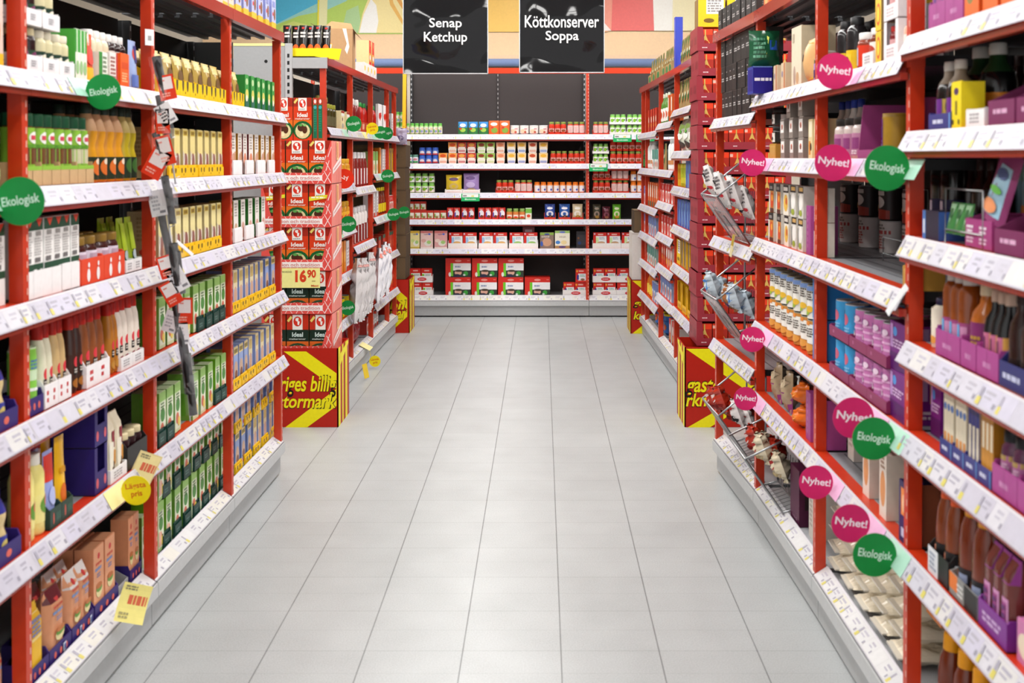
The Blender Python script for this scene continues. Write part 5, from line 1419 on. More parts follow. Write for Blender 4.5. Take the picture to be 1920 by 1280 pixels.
row(L3, 0, 't_yellow', 440, 520, 5, v=.068, dz=.171, where='upper')
row(L3, 0, 'c_bluecream', 440, 472, 3, v=.075, dz=.175, where='upper')
row(L3, 0, 'c_blue', 472, 520, 4, v=.075, dz=.175, where='upper')


def on_top(bay, k, xa, xb, n, v, z=2.0855, dz=0):
    zs = bay.zs
    bay.zs = zs + [z]
    nm = bay.names
    bay.names = nm + ['top of unit']
    row(bay, len(zs), k, xa, xb, n, v=v, dz=dz)
    bay.zs, bay.names = zs, nm


on_top(L2, 'c_peachtop', 418, 440, 2, .05)
on_top(L3, 'c_bluetop', 441, 520, 6, .05)

# ------------------------------------------------------------------ stocking the right run
fill(R0, 6, 't_magenta', 'c_magpack', 1741, 1806, 2, 2)
row(R0, 6, 'c_orangepack', 1806, 1950, 4, v=.02)
fill(R0, 5, 't_navylow', 'b_soysm', 1741, 1782, 1, 2)
row(R0, 5, 'b_soybig', 1790, 1850, 2, v=.09)
row(R0, 5, 'c_yellowtag', 1782, 1804, 1, v=.025)
row(R0, 5, 't_whitesm', 1804, 1848, 1, v=.022)
row(R0, 5, 't_mag2', 1850, 1960, 2, v=.02)
row(R0, 5, 'b_darkslim', 1850, 1930, 3, v=.25)
row(R0, 4, 'c_navybox', 1726, 1764, 1, v=.025)
row(R0, 4, 'b_bluedark', 1736, 1772, 2, v=.115)
row(R0, 4, 'p_greentag', 1768, 1810, 3, v=.03, dz=.02, tilt=(-.2, 0))
row(R0, 4, 'b_darkslim', 1772, 1870, 5, v=.16)
row(R0, 4, 't_magwht', 1808, 1860, 2, v=.03)
row(R0, 4, 'p_tri', 1826, 1872, 1, v=.03, dz=.06, tilt=(-.15, .3))
row(R0, 4, 't_mag2', 1864, 1985, 2, v=.02)
row(R0, 4, 'b_palegreen', 1874, 1960, 3, v=.2, dz=.02)
row(R0, 3, 'j_spice', 1739, 1754, 1, v=.04)
fill(R0, 3, 't_magenta', 'b_brown', 1754, 1800, 1, 3, rows=2)
fill(R0, 3, 't_magenta', 'b_amber', 1801, 1830, 1, 1)
fill(R0, 3, 't_magenta', 'b_ink', 1831, 1872, 1, 3, rows=2)
fill(R0, 3, 't_navy', 'b_darkslim', 1873, 1980, 2, 2, rows=1, back=.05)
row(R0, 2, 'c_purplebox', 1742, 1761, 1, v=.06)
fill(R0, 2, 't_navylow', ['c_pasteorange', 'c_pastenavy', 'c_paste', 'c_paste'][::-1], 1762, 1858, 4, 3)
fill(R0, 2, 't_magenta', 'j_blackmag', 1860, 1960, 2, 2, rows=2)
fill(R0, 1, 't_blackwhite', 'b_orangecap', 1740, 1778, 1, 2, rows=2)
fill(R0, 1, 't_greytri', 'b_yelcap', 1780, 1832, 1, 2, rows=2)
fill(R0, 1, 't_purpbig', 'p_magtube', 1834, 1888, 1, 3, rows=2)
row(R0, 1, 'c_pinkbox', 1890, 1960, 1, v=.03)
row(R0, 1, 'j_bluelabel', 1900, 1960, 1, v=.14)
row(R0, 0, 'j_bigblack', 1752, 1775, 1, v=.24)
row(R0, 0, 'b_yelcap', 1746, 1860, 4, v=.068, rows=2)
row(R0, 0, 'b_orangecap', 1862, 1990, 4, v=.068, rows=2)

row(R1, 5, 'b_blacklid', 1560, 1596, 2, v=.045, rows=2)
row(R1, 5, 'j_redlabel', 1597, 1616, 1, v=.03)
row(R1, 5, 'b_blacklid', 1598, 1636, 2, v=.14)
fill(R1, 5, 't_whitesm', 'j_redlabel2', 1617, 1637, 1, 1)
row(R1, 5, 'c_yelbrown', 1637, 1656, 1, v=.025)
row(R1, 5, 'c_yelbrown', 1637, 1656, 1, v=.025, dz=.088, where='upper')
fill(R1, 5, 't_bigwhite', 'j_redin', 1657, 1684, 1, 2)
fill(R1, 5, 't_bigwhite', 'j_redin', 1657, 1684, 1, 2, dz=.102, where='upper')
row(R1, 5, 'j_peach', 1686, 1702, 1, v=.022)
row(R1, 5, 'c_orangeface', 1684, 1704, 1, v=.08)
row(R1, 4, 'j_blackpink', 1558, 1606, 3, v=.035)
row(R1, 4, 'b_bluecaptall', 1560, 1604, 4, v=.125)
fill(R1, 4, 't_magbig', 'j_board', 1608, 1700, 1, 1, v=.024, back=.09)
row(R1, 3, 'n_canwhite', 1560, 1716, 4, v=.27, rows=1)
row(R1, 3, 'n_cantwo', 1560, 1716, 4, v=.27, rows=1, dz=.111, where='upper')
row(R1, 3, 'c_kraftbox', 1689, 1708, 1, v=.025)
for dz, wh in ((0, ''), (.1158, 'upper')):
    fill(R1, 2, 't_maroon', 'n_pink', 1592, 1662, 2, 2, v=.02, dz=dz, where=wh, rows=3)
    fill(R1, 2, 't_maroon', 'n_blue', 1555, 1591, 1, 2, v=.02, dz=dz, where=wh, rows=3)
row(R1, 2, 'c_purplebox', 1664, 1702, 1, v=.03)
row(R1, 2, 'c_purplebox', 1664, 1702, 1, v=.03, dz=.1225, where='upper')
row(R1, 1, 'c_whiteend', 1586, 1600, 1, v=.1)
row(R1, 1, 'c_whiteorange', 1612, 1632, 1, v=.04)
row(R1, 1, 'c_whiteorange', 1646, 1662, 1, v=.03)
row(R1, 1, 'j_bigblack', 1606, 1642, 2, v=.14)
row(R1, 1, 'j_bigblack', 1664, 1700, 2, v=.11)
row(R1, 1, 'c_navyorange', 1682, 1700, 1, v=.02)
tiers = ['', 'second tier', 'third tier', 'fourth tier', 'topmost']
for t_ in range(5):
    row(R1, 0, 'k_noodle', 1552 + 2 * t_, 1700, 5 if t_ < 4 else 4, v=.075, dz=.0585 * t_, where=tiers[t_], jit=.006)

put('c_bluebox', (.854, 4.185, 1.7478), R2.rz, 'deep blue box with white lettering, under the green crinkled bag')
put('p_greencandy', (.868, 4.175, 1.8545), .12, 'large dark green crinkled bag on top of the deep blue box')
row(R2, 5, 'c_beigebox', 1447, 1474, 2, v=.03)
row(R2, 5, 'c_creambox', 1478, 1508, 1, v=.035)
row(R2, 5, 'p_peachbag', 1496, 1518, 1, v=.02)
row(R2, 5, 'j_purple', 1516, 1538, 1, v=.03)
row(R2, 4, 'j_black', 1438, 1456, 1, v=.04, dz=.057)
row(R2, 4, 'c_kraftbox', 1438, 1456, 1, v=.035)
row(R2, 4, 'j_black', 1438, 1456, 1, v=.04, dz=.127, where='upper')
row(R2, 4, 'c_clearbox', 1458, 1510, 3, v=.03)
row(R2, 4, 'c_clearbox', 1458, 1510, 3, v=.03, dz=.073, where='upper')
row(R2, 4, 'c_clearbox', 1466, 1510, 2, v=.03, dz=.146, where='topmost')
row(R2, 4, 'c_orangebox', 1512, 1536, 2, v=.03)
row(R2, 4, 'b_bluecaptall', 1508, 1538, 3, v=.1)
for dz, wh in ((0, ''), (.112, 'upper')):
    row(R2, 3, 'p_soupo', 1438, 1466, 2, v=.03, dz=dz, where=wh)
    row(R2, 3, 'p_soupy', 1466, 1480, 1, v=.03, dz=dz, where=wh)
    row(R2, 3, 'p_soupw', 1480, 1508, 2, v=.03, dz=dz, where=wh)
    row(R2, 3, 'p_soupo', 1524, 1538, 1, v=.03, dz=dz, where=wh)
row(R2, 3, 'c_magenta', 1504, 1524, 1, v=.022)
for dz, wh in ((0, ''), (.117, 'upper')):
    row(R2, 2, 'n_soupa' if dz else 'n_soupb', 1438, 1521, 7, v=.03, dz=dz, where=wh, rows=3 if dz else 1)
    row(R2, 2, 'c_bluecan', 1522, 1531, 1, v=.025, dz=dz * 1.14, where=wh)
row(R2, 1, 'p_mushroom', 1440, 1478, 2, v=.04)
row(R2, 1, 'p_orangebag', 1476, 1508, 1, v=.03)
row(R2, 1, 'p_orangebag', 1474, 1506, 1, v=.03, dz=.076, where='upper')
row(R2, 1, 'c_magenta', 1508, 1538, 2, v=.03)
row(R2, 0, 'c_maroonbox', 1468, 1510, 1, v=.065)
row(R2, 0, 'c_whiteend', 1512, 1526, 1, v=.08)

for dz, wh in ((0, ''), (.1195, 'second tier'), (.239, 'topmost')):
    row(R3, 3, 'c_blackbox', 1352, 1414, 8, v=.03, dz=dz, where=wh, jit=.006)
on_top(R3, 'c_blackbox', 1346, 1418, 8, .05)
on_top(R2, 'c_orangetop', 1425, 1540, 4, .05)

# ------------------------------------------------------------------ end gondola
row(E1, 5, 'e_green', 759, 829, 8)
row(E1, 5, 'e_pblue', 858, 916, 3)
row(E1, 5, 'e_porange', 916, 956, 2)
row(E1, 5, 'e_tub', 956, 1028, 4)
fill(E1, 5, 'e_redtray', ['e_red', 'e_redw'], 1028, 1098, 2, 3, v=.04)
row(E1, 4, 'e_bluewhite', 762, 784, 2)
row(E1, 4, 'e_bluered', 785, 822, 3)
row(E1, 4, 'e_bluered', 785, 822, 3, dz=.077, where='upper')
row(E1, 4, 'q_o', 822, 839, 1)
for kk, a, b, n in (('q_o', 840, 857, 1), ('q_r', 857, 893, 2), ('q_g', 894, 928, 2), ('q_p', 929, 948, 1), ('q_b', 949, 988, 2), ('q_w', 989, 1008, 1), ('q_b', 1009, 1029, 1)):
    row(E1, 4, kk, a, b, n)
    row(E1, 4, kk, a, b, n, dz=.1015, where='upper')
fill(E1, 4, 'e_redtray', 'e_red', 1031, 1098, 2, 3, v=.04)
row(E1, 3, 'e_greenb', 765, 815, 4)
row(E1, 3, 'e_greenb', 765, 815, 4, dz=.093, where='upper')
fill(E1, 3, 'e_lowwhite', ['e_bagy', 'e_bagl'], 834, 900, 2, 1, v=.03)
fill(E1, 3, 'e_redtray', ['e_red', 'e_redw'], 929, 999, 2, 3, v=.04)
row(E1, 3, 'e_orange', 1001, 1097, 8)
row(E1, 2, 'e_small', 765, 837, 6)
row(E1, 2, 'e_small', 765, 799, 3, dz=.0845, where='upper')
row(E1, 2, 'e_redp', 838, 863, 2)
row(E1, 2, 'e_redp', 865, 890, 2)
row(E1, 2, 'e_redp', 896, 948, 4)
row(E1, 2, 'e_redp', 926, 940, 1, v=.11, dz=0, where='rear')
row(E1, 2, 'e_jarg', 949, 985, 3)
row(E1, 2, 'e_greenp', 985, 997, 1)
for kk, a, b in (('s_a', 1020, 1042), ('s_b', 1047, 1070), ('s_c', 1072, 1094)):
    fill(E1, 2, 'e_snack', kk, a, b, 1, 1, v=.03)
for kk, a, b in (('g_y', 769, 787), ('g_p', 788, 812), ('g_q', 814, 839)):
    row(E1, 1, kk, a, b, 1, v=.03)
for kk, a in (('w_b', 840), ('w_b', 897), ('w_g', 954)):
    fill(E1, 1, 'e_wtray', kk, a, a + 55, 1, 2, v=.03)
row(E1, 1, 'g_back', 978, 1004, 1, v=.06, dz=.151)
row(E1, 1, 'g_brown', 1012, 1039, 1, v=.03)
row(E1, 1, 'g_cream', 1040, 1069, 1, v=.03)
row(E1, 1, 'g_dark', 1080, 1101, 1, v=.1)
fill(E1, 0, 'd_tray', 'd_small', 770, 812, 1, 2, v=.068)
fill(E1, 0, 'd_tray', 'd_small', 767, 811, 1, 2, v=.068, dz=.132, where='upper')
row(E1, 0, 'd_big', 834, 1032, 4, v=.068)
row(E1, 0, 'd_big', 834, 983, 3, v=.068, dz=.180, where='upper')
row(E1, 0, 'd_low', 985, 1024, 1, v=.25)
fill(E1, 0, 'd_tray', 'd_blue', 1055, 1100, 1, 2, v=.068)
row(E1, 0, 'd_blue', 1079, 1100, 1, v=.065, dz=.132, where='upper')
fill(E2, 5, 'e_redtray', 'e_redw', 1111, 1142, 1, 3, v=.04)
for dz, wh in ((0, ''), (.0945, 'upper')):
    fill(E2, 5, 'e_whtray', 'e_greenb', 1143, 1207, 2, 3, v=.04, dz=dz, where=wh)
    fill(E2, 4, 'e_whtray', 'e_greenb', 1111, 1142, 1, 3, v=.04, dz=dz, where=wh)
for dz, wh in ((0, ''), (.1195, 'upper')):
    row(E2, 4, 'e_red', 1144, 1215, 6, v=.045, dz=dz, where=wh)
    fill(E2, 3, 'e_redtray', ['e_red', 'e_redw'], 1111, 1180, 2, 3, v=.04, dz=dz, where=wh)
    row(E2, 3, 'e_orange', 1182, 1206, 2, v=.045, dz=dz * .88, where=wh)
for kk, a, b in (('s_d', 1111, 1127), ('s_e', 1129, 1145), ('s_f', 1147, 1166)):
    row(E2, 2, kk, a, b, 1, v=.045)
fill(E2, 1, 'e_wtray', 'w_l', 1111, 1218, 2, 2, v=.03)
for dz, wh in ((0, ''), (.132, 'upper')):
    fill(E2, 0, 'd_tray', ['d_blue', 'd_lilac'], 1111, 1201, 2, 2, v=.068, dz=dz, where=wh)
row(E0, 5, 'e_green', 742, 757, 2)
row(E0, 5, 'e_green', 742, 757, 2, dz=.106, where='upper')
row(E0, 4, 'e_bluewhite', 742, 757, 2)

# ------------------------------------------------------------------ far left run
row(M0, 5, 'f_olive', 617, 634, 3, v=.05)
row(M0, 5, 'f_black', 600, 624, 3, v=.13)
row(M0, 5, 'f_creambox', 637, 659, 2, v=.03)
row(M1, 4, 'f_maroon', 664, 680, 2, v=.05)
row(M1, 4, 'f_ketch', 680, 694, 2, v=.05)
row(M2, 5, 'f_ketch', 699, 709, 2, v=.05)
row(M2, 5, 'f_heart', 709, 726, 2, v=.04)
row(M3, 5, 'f_whitecard', 734, 741, 2, v=.04)
row(M3, 5, 'f_black', 730, 733, 1, v=.05)
row(M0, 4, 'f_amber', 640, 659, 3, v=.03)
row(M0, 3, 'f_amber', 640, 659, 3, v=.03)
row(M0, 2, 'f_orange', 640, 650, 2, v=.03)
row(M0, 2, 'f_whitecard', 650, 656, 2, v=.03)
row(M0, 1, 'f_yelcan', 642, 659, 2, v=.03)
row(M0, 0, 'f_maroonbag', 612, 640, 3, v=.068)
row(M1, 3, 'f_whitecap', 663, 692, 5, v=.04)
row(M1, 3, 'f_whitecard', 634, 664, 5, v=.13)
row(M1, 2, 'f_whitetop', 664, 692, 5, v=.04)
row(M1, 1, 'f_redtall', 662, 694, 5, v=.04)
row(M1, 0, 'f_maroonbag', 645, 677, 4, v=.068)
row(M2, 4, 'f_greenwhite', 699, 710, 2, v=.04)
row(M2, 4, 'f_orange', 710, 717, 1, v=.04)
row(M2, 4, 'f_whitecard', 717, 725, 2, v=.04)
row(M2, 3, 'f_whitecard', 699, 711, 2, v=.04)
row(M2, 3, 'f_yelred', 711, 726, 4, v=.04)
row(M2, 2, 'f_redgreen', 699, 725, 3, v=.04)
row(M2, 1, 'f_redtall', 699, 725, 5, v=.04)
row(M2, 0, 'f_redbox', 687, 698, 2, v=.08)
row(M2, 0, 'f_whitecard', 699, 710, 3, v=.08)
row(M3, 4, 'f_kraftyel', 731, 740, 2, v=.04)
row(M3, 3, 'f_redbox', 731, 740, 3, v=.04)
row(M3, 2, 'f_redgreen', 731, 740, 2, v=.04)
row(M3, 1, 'f_redtall', 731, 740, 3, v=.04)

# ------------------------------------------------------------------ far right run
row(N0, 6, 'f_leafy', 1266, 1292, 5, v=.04)
row(N0, 5, 'f_chips', 1268, 1298, 3, v=.03)
row(N0, 4, 'f_yellow', 1268, 1274, 1, v=.03)
row(N0, 4, 'f_yelgreen', 1274, 1285, 2, v=.03)
row(N0, 4, 'f_bluepk', 1284, 1296, 2, v=.03)
row(N0, 3, 'f_bluepk', 1268, 1294, 5, v=.03)
row(N0, 2, 'f_yelbox', 1269, 1275, 1, v=.03)
row(N0, 2, 'f_kraftyel', 1275, 1294, 3, v=.03)
row(N0, 1, 'f_crate', 1269, 1297, 3, v=.03)
row(N0, 0, 'f_dkgreen', 1282, 1306, 4, v=.07)
row(N1, 6, 'f_greenbot', 1237, 1250, 3, v=.03)
row(N1, 6, 'f_orangewh', 1250, 1262, 2, v=.03)
row(N1, 5, 'f_leafy', 1239, 1250, 1, v=.03)
row(N1, 5, 'f_whitebot', 1250, 1260, 2, v=.03)
row(N1, 4, 'f_redbox', 1236, 1262, 5, v=.03)
row(N1, 3, 'f_redbox', 1239, 1260, 4, v=.03)
row(N1, 2, 'f_redtall', 1235, 1247, 3, v=.03)
row(N1, 2, 'f_redbase', 1247, 1260, 3, v=.03)
row(N1, 1, 'f_bluewh', 1236, 1260, 5, v=.03)
row(N1, 0, 'f_redbase', 1253, 1275, 4, v=.07)
row(N2, 6, 'f_redtall', 1214, 1232, 4, v=.03)
row(N2, 5, 'f_whitebot', 1212, 1222, 2, v=.03)
row(N2, 5, 'f_teal', 1222, 1234, 3, v=.03)
row(N2, 4, 'f_orangewh', 1214, 1233, 5, v=.03)
row(N2, 3, 'f_bluewh', 1214, 1230, 4, v=.03)
row(N2, 2, 'f_teal', 1212, 1230, 5, v=.03)
row(N2, 1, 'f_sauceor', 1212, 1222, 3, v=.03)
row(N2, 1, 'f_bluewh', 1222, 1232, 3, v=.03)
row(N2, 0, 'f_bluepot', 1226, 1247, 4, v=.07)
row(N3, 5, 'f_dkgreen', 1202, 1209, 1, v=.03)
row(N3, 4, 'f_bluewh', 1202, 1210, 2, v=.03)
row(N3, 3, 'f_bluewh', 1202, 1210, 2, v=.03)
on_top(N2, 'f_greentray', 1214, 1237, 3, .03)
on_top(N2, 'f_leafy', 1218, 1243, 6, .06, dz=.01)
on_top(N1, 'f_greentray', 1241, 1258, 3, .03, dz=0)
on_top(N1, 'f_bluestand', 1262, 1267, 1, .035)
on_top(N1, 'f_leafy', 1246, 1262, 5, .06, dz=.01)
on_top(N0, 'f_leafy', 1274, 1294, 5, .05)

# ------------------------------------------------------------------ macaroni display
IDEAL = [('r', 0, 1, .8, 1, 'a3240e'), ('r', 0, 1, .3, .48, 'e46a16'), ('e', .5, .24, .52, .22, '0f5a26'), ('e', .5, .22, .4, .18, 'dccf9a'), ('e', .42, .3, .2, .09, '4a2412'), ('e', .62, .25, .14, .09, '52280f'), ('e', .4, .36, .1, .03, '5aa04a'), ('e', .62, .36, .1, .03, '8ac06a'), ('e', .45, .14, .1, .05, 'efe6b8'),
         ('r', .27, .73, .7, 1.0, 'f2ebe2'), ('e', .5, .87, .18, .1, 'd5301c'), ('p', [(.42, .94), (.55, .95), (.54, .88), (.47, .87), (.4, .9)], 'f6efe8'), ('p', [(.5, .88), (.6, .87), (.57, .79), (.5, .8)], 'f6efe8'), ('t', .32, .68, .72, .75, 1, '8a8084'),
         ('w', 'Ideal', .22, .78, .55, .65, 'f6eee6', .025), ('w', 'makaroner', .1, .9, .49, .535, 'f0d8c4', .02), ('p', [(.02, .9), (.2, 1.0), (.26, .96), (.1, .86)], 'ead06a')]
IDEALY = IDEAL[:-3] + [('p', [(0, .6), (0, .7), (1, .76), (1, .68)], 'e9dc2c'), ('t', .1, .9, .655, .71, 1, 'fbf8dc'), ('w', 'Ideal', .22, .78, .5, .59, 'f6eee6', .025), ('w', 'makaroner', .1, .9, .45, .49, 'f0d8c4', .02)]
IDEAL2 = [('r', 0, 1, .62, 1, 'c22c12'), ('r', 0, 1, .36, .64, '12281c'), ('r', 0, 1, .0, .36, 'd8641c'), ('e', .5, .12, .54, .2, '2a4a2c'), ('e', .5, .1, .44, .17, 'ddd3b8'), ('e', .5, .2, .2, .07, 'a8401e'), ('e', .6, .14, .12, .05, 'd9602a'),
          ('r', .27, .73, .64, 1.0, 'f2ebe2'), ('e', .5, .84, .19, .12, 'd5301c'), ('p', [(.42, .92), (.55, .93), (.54, .85), (.47, .84), (.4, .87)], 'f6efe8'), ('p', [(.5, .85), (.6, .84), (.57, .75), (.5, .76)], 'f6efe8'),
          ('w', 'Ideal', .25, .75, .47, .58, 'd4e4de', .025), ('w', 'makaroner', .12, .88, .4, .44, 'cfd8d0', .02), ('p', [(.02, .86), (.2, .98), (.26, .93), (.1, .82)], 'ead06a')]
carton('m_top', 'macaroni_box', 'red macaroni box with green oval', .122, .07, .236, 'd4380f', IDEAL, side='0f6a4a')
carton('m_topy', 'macaroni_box', 'red macaroni box with yellow flash', .122, .07, .236, 'd4380f', IDEALY, side='0f6a4a')
carton('m_low', 'macaroni_box', 'red macaroni box with dark band', .122, .07, .232, 'c8340f', IDEAL2, side='3a5a3a')
carton('m_side', 'macaroni_box', 'macaroni box turned green side forward', .046, .12, .236, 'a4481f', [('r', .1, .9, .05, .84, '0f6a4a'), ('r', .1, .9, .86, 1, 'b83222'), ('e', .5, .92, .25, .05, 'f0d8d0'), ('t', .25, .75, .2, .7, 9, '2a8a68'), ('e', .5, .78, .3, .04, '4aa8b0')], side='b5341c')
DW, DD, DH = .392, .296, .241


def display_tray(k):
    m = MB()
    c = 'ee6a60'
    m.box(-DW / 2, DW / 2, -DD / 2, DD / 2, 0, .003, c)
    m.box(-DW / 2, DW / 2, DD / 2 - .003, DD / 2, 0, DH - .002, c)
    for x in (-DW / 2, DW / 2 - .003):
        m.box(x, x + .003, -DD / 2, DD / 2, 0, DH - .002, 'f08478')
    f = -DD / 2
    m.prism([(-DW / 2, 0), (DW / 2, 0), (DW / 2, DH - .002), (DW / 2 - .004, DH - .002), (DW / 2 - .056, .062), (-DW / 2 + .056, .062), (-DW / 2 + .004, DH - .002), (-DW / 2, DH - .002)], f - .003, f, 'e5524a')

    def P(x, z, l):
        return ((x - .5) * DW, f - .003 - l, z * DH)
    lat = []
    for q in range(6):
        a = .02 + q * .155
        lat += [('p', [(a, .01), (a + .012, .01), (a + .1, .25), (a + .088, .25)], 'f6c4be'), ('p', [(a + .1, .01), (a + .112, .01), (a + .012, .25), (a, .25)], 'f6c4be')]
    for a, b in ((.915, .3), (.945, .62)):
        lat += [('p', [(a, b), (a + .012, b), (a + .06, b + .24), (a + .05, b + .24)], 'f9dcd8')]
    lat += [('p', [(.985, .3), (.995, .3), (.93, .5), (.918, .5)], 'f9dcd8'), ('p', [(.985, .02), (.998, .02), (.9, .3), (.89, .3)], 'f9dcd8'), ('p', [(.89, .02), (.905, .02), (.995, .28), (.985, .28)], 'f9dcd8')]
    m.art(lat, P, 1, .00008)
    m.art([('r', .03, .87, .075, .2, 'f7ece8'), ('w', 'innovation och tradition', .06, .83, .1, .18, 'd0685e')], P, 1, .0012)

    def S(x, z, l):
        return (DW / 2 + l, -DD / 2 + x * DD, z * DH)
    st = [('r', .1 + .14 * q, .13 + .14 * q, 0, 1, 'f6aaa0') for q in range(6)]
    st += [('p', [(.1, .22), (.92, .46), (.92, .66), (.1, .36)], 'f8ece8'), ('p', [(.2, .29), (.85, .5), (.85, .55), (.2, .34)], 'd9a0a0'), ('r', .45, .66, .55, .98, 'f2c890'), ('r', .5, .6, .6, .95, 'e08a5a')]
    m.art(st, S, 1, .0003)
    return m.obj('display_tray')


reg('m_tray', 'display_tray', 'pink red lattice display tray', 'tray', DW, DD, DH, display_tray)
TZ = [.387, .6285, .870, 1.1115, 1.353]
TN = ['lowest', 'second', 'third', 'fourth', 'topmost']
cx = -1.169 - DW / 2
for i, z in enumerate(TZ):
    put('m_tray', (cx, 5.928 + DD / 2, z), 0, 'pink red lattice display tray, %s in the macaroni stack' % TN[i], 'display trays of the macaroni stack')
    for q in range(3):
        kk = 'm_low' if i < 2 else ('m_topy' if (i == 3 and q != 1) else 'm_top')
        for rr_ in range(2):
            put(kk, (-1.171 - .128 * (2.5 - q) - .0, 5.972 + rr_ * .074, z + .0035), 0,
                '%s%s, %s from left, %s macaroni tray' % ('behind ' if rr_ else '', K[kk].look, ORD[q], TN[i]), 'macaroni boxes in the display trays')
for q, x in enumerate((-1.443, -1.337)):
    put('m_top', (x, 6.0, 1.5955), 0, 'loose red macaroni box standing on the stack top, %s from left' % ORD[q], 'loose macaroni boxes on the stack top', sx=.84)
for q, x in enumerate((-1.268, -1.239)):
    put('m_side', (x, 6.03, 1.5955), 0, 'macaroni box turned green side forward on the stack top, %s from left' % ORD[q], 'loose macaroni boxes on the stack top', sx=.58)


def display_base(name, x0, x1, y0, y1, h, label, lines, mirror_side, chev):
    """corrugated wrap round a pallet: four walls, printed red and yellow."""
    b = empty(name, ((x0 + x1) / 2, y0, 0))
    tag(b, label, 'display stand', 'red and yellow pallet wraps')
    b.location.z = 0.001
    w = x1 - x0
    d = y1 - y0
    m = MB()
    red = 'b41c08'
    yel = 'f2e40c'
    m.box(-w / 2, w / 2, 0, .006, 0, h, red)
    m.box(-w / 2, w / 2, d - .006, d, 0, h, red)
    m.box(-w / 2, -w / 2 + .006, 0, d, 0, h, red)
    m.box(w / 2 - .006, w / 2, 0, d, 0, h, red)

    def P(x, z, l):
        return (x - (x0 + x1) / 2, -l, z)
    els = [('p', p, yel) for p in chev]
    m.art(els, P, 1, .0006, False)
    sd = 1 if mirror_side else -1
    sx_ = w / 2 if mirror_side else -w / 2

    def S(x, z, l):
        return (sx_ + sd * l, (x if mirror_side else x) * d, z * h)
    m.art([('r', .02, .2, 0, 1, yel), ('r', .34, .46, 0, 1, yel), ('r', .62, .8, 0, 1, yel), ('p', [(.1, .75), (.9, .95), (.9, 1), (.1, .9)], yel)], S, 1, .0006)
    m.obj('pallet_wrap', b)
    for t, a, bb, z0, z1 in lines:
        n_ = MB()
        n_.art([('w', t, a - .005, bb + .005, z0 - .005, z1 + .005, '1a1206', .012, .22)], P, 1, .002)
        n_.art([('w', t, a, bb, z0, z1, yel, .02, .22)], P, 1, .003)
        n_.obj('lettering', b)
    MB().box(-w / 2 + .02, w / 2 - .02, .02, d - .02, 0, h - .055, '8a6a44:k').obj('pallet', b)
    return b


def D(px, py, Y=5.906):
    return xz(px, py, Y)


X0L, X1L = -1.574, -1.132
chevL = [[D(532, 659), D(574, 659), D(631, 700), D(631, 729)], [D(531, 804), D(631, 729), D(631, 761), D(572, 804)]]
a0, z0_ = D(489, 743); a1, z1_ = D(631, 704)
b0, z2_ = D(489, 765); b1, z3_ = D(631, 739)
display_base('display_stand', X0L, X1L, 5.906, 6.24, .440, 'red and yellow lettered pallet wrap under the macaroni boxes',
             [('Sveriges billig', a0, a1, z0_, z1_), ('te stormark', b0, b1, z2_, z3_)], True, chevL)
X0R, X1R = .794, 1.40
chevR = [[D(1286, 654), D(1329, 654), D(1424, 722), D(1424, 735), D(1404, 735)], [D(1286, 803), D(1404, 735), D(1424, 735), D(1424, 745), D(1328, 803)]]
a0, z0_ = D(1286, 744); a1, z1_ = D(1350, 711)
b0, z2_ = D(1286, 762); b1, z3_ = D(1361, 737)
display_base('display_stand', X0R, X1R, 5.906, 6.24, .446, 'red and yellow lettered pallet wrap under the red carton stack',
             [('gaste', a0, a1, z0_, z1_), ('rknad!', b0, b1, z2_, z3_)], False, chevR)
chev2 = [[(-1.4, .45), (-1.32, .45), (-1.15, .3), (-1.15, .2)], [(-1.4, 0), (-1.15, .2), (-1.15, .14), (-1.3, 0)]]
display_base('display_stand', -1.70, -1.13, 9.09, 9.45, .455, 'far red and yellow pallet wrap below the brown cartons', [('bil', -1.30, -1.16, .20, .28), ('mar', -1.30, -1.16, .12, .19)], True, chev2)
chev3 = [[(.77, .45), (.86, .45), (1.1, .25), (1.05, .22)], [(.77, 0), (1.05, .22), (1.1, .25), (.86, 0)]]
display_base('display_stand', .755, 1.32, 9.06, 9.42, .455, 'far red and yellow pallet wrap below the white boxes', [('gaste', .78, .98, .22, .28), ('knad!', .78, .98, .12, .19)], False, chev3)

# price card on the macaroni stack
xa, za = D(524, 540, 5.90); xb, zb = D(599, 503, 5.90)
m = MB().box(xa, xb, 5.912, 5.914, za, zb, 'f4ec96')
m.art([('w', '16', .38, .66, .28, .92, 'd8401c', .05), ('w', '90', .68, .9, .5, .92, 'd8401c', .04), ('w', 'MAKARONER', .04, .3, .76, .86, '6a6446'), ('t', .8, .9, .3, .38, 1, 'b08a4a'), ('w', 'Maxi', .78, .96, .06, .16, 'd8602a', .03)],
      lambda x, z, l: (xa + x * (xb - xa), 5.912 - l, za + z * (zb - za)))
tag(m.obj('price_card'), 'pale yellow 16 90 price card on the macaroni trays', 'price card')

# ------------------------------------------------------------------ stack of red cartons
RED = [('r', 0, 1, .74, 1, 'f0401c'), ('r', .0, .2, .78, .92, 'f4b8a8'), ('e', .5, .3, .3, .3, 'c82a14'), ('e', .5, .3, .22, .22, 'a82418'), ('p', [(.3, .42), (.5, .8), (.7, .42), (.5, .5)], 'd8b05a'), ('r', .46, .54, .7, .98, 'd8b05a'), ('p', [(.6, .55), (.8, .35), (.85, .2), (.7, .4)], 'd8a050')]
carton('r_carton', 'red_carton', 'red carton with gold emblem', .083, .1, .118, 'b02c1c', RED, side='a02a22')
RW, RD, RH = .53, .29, .136


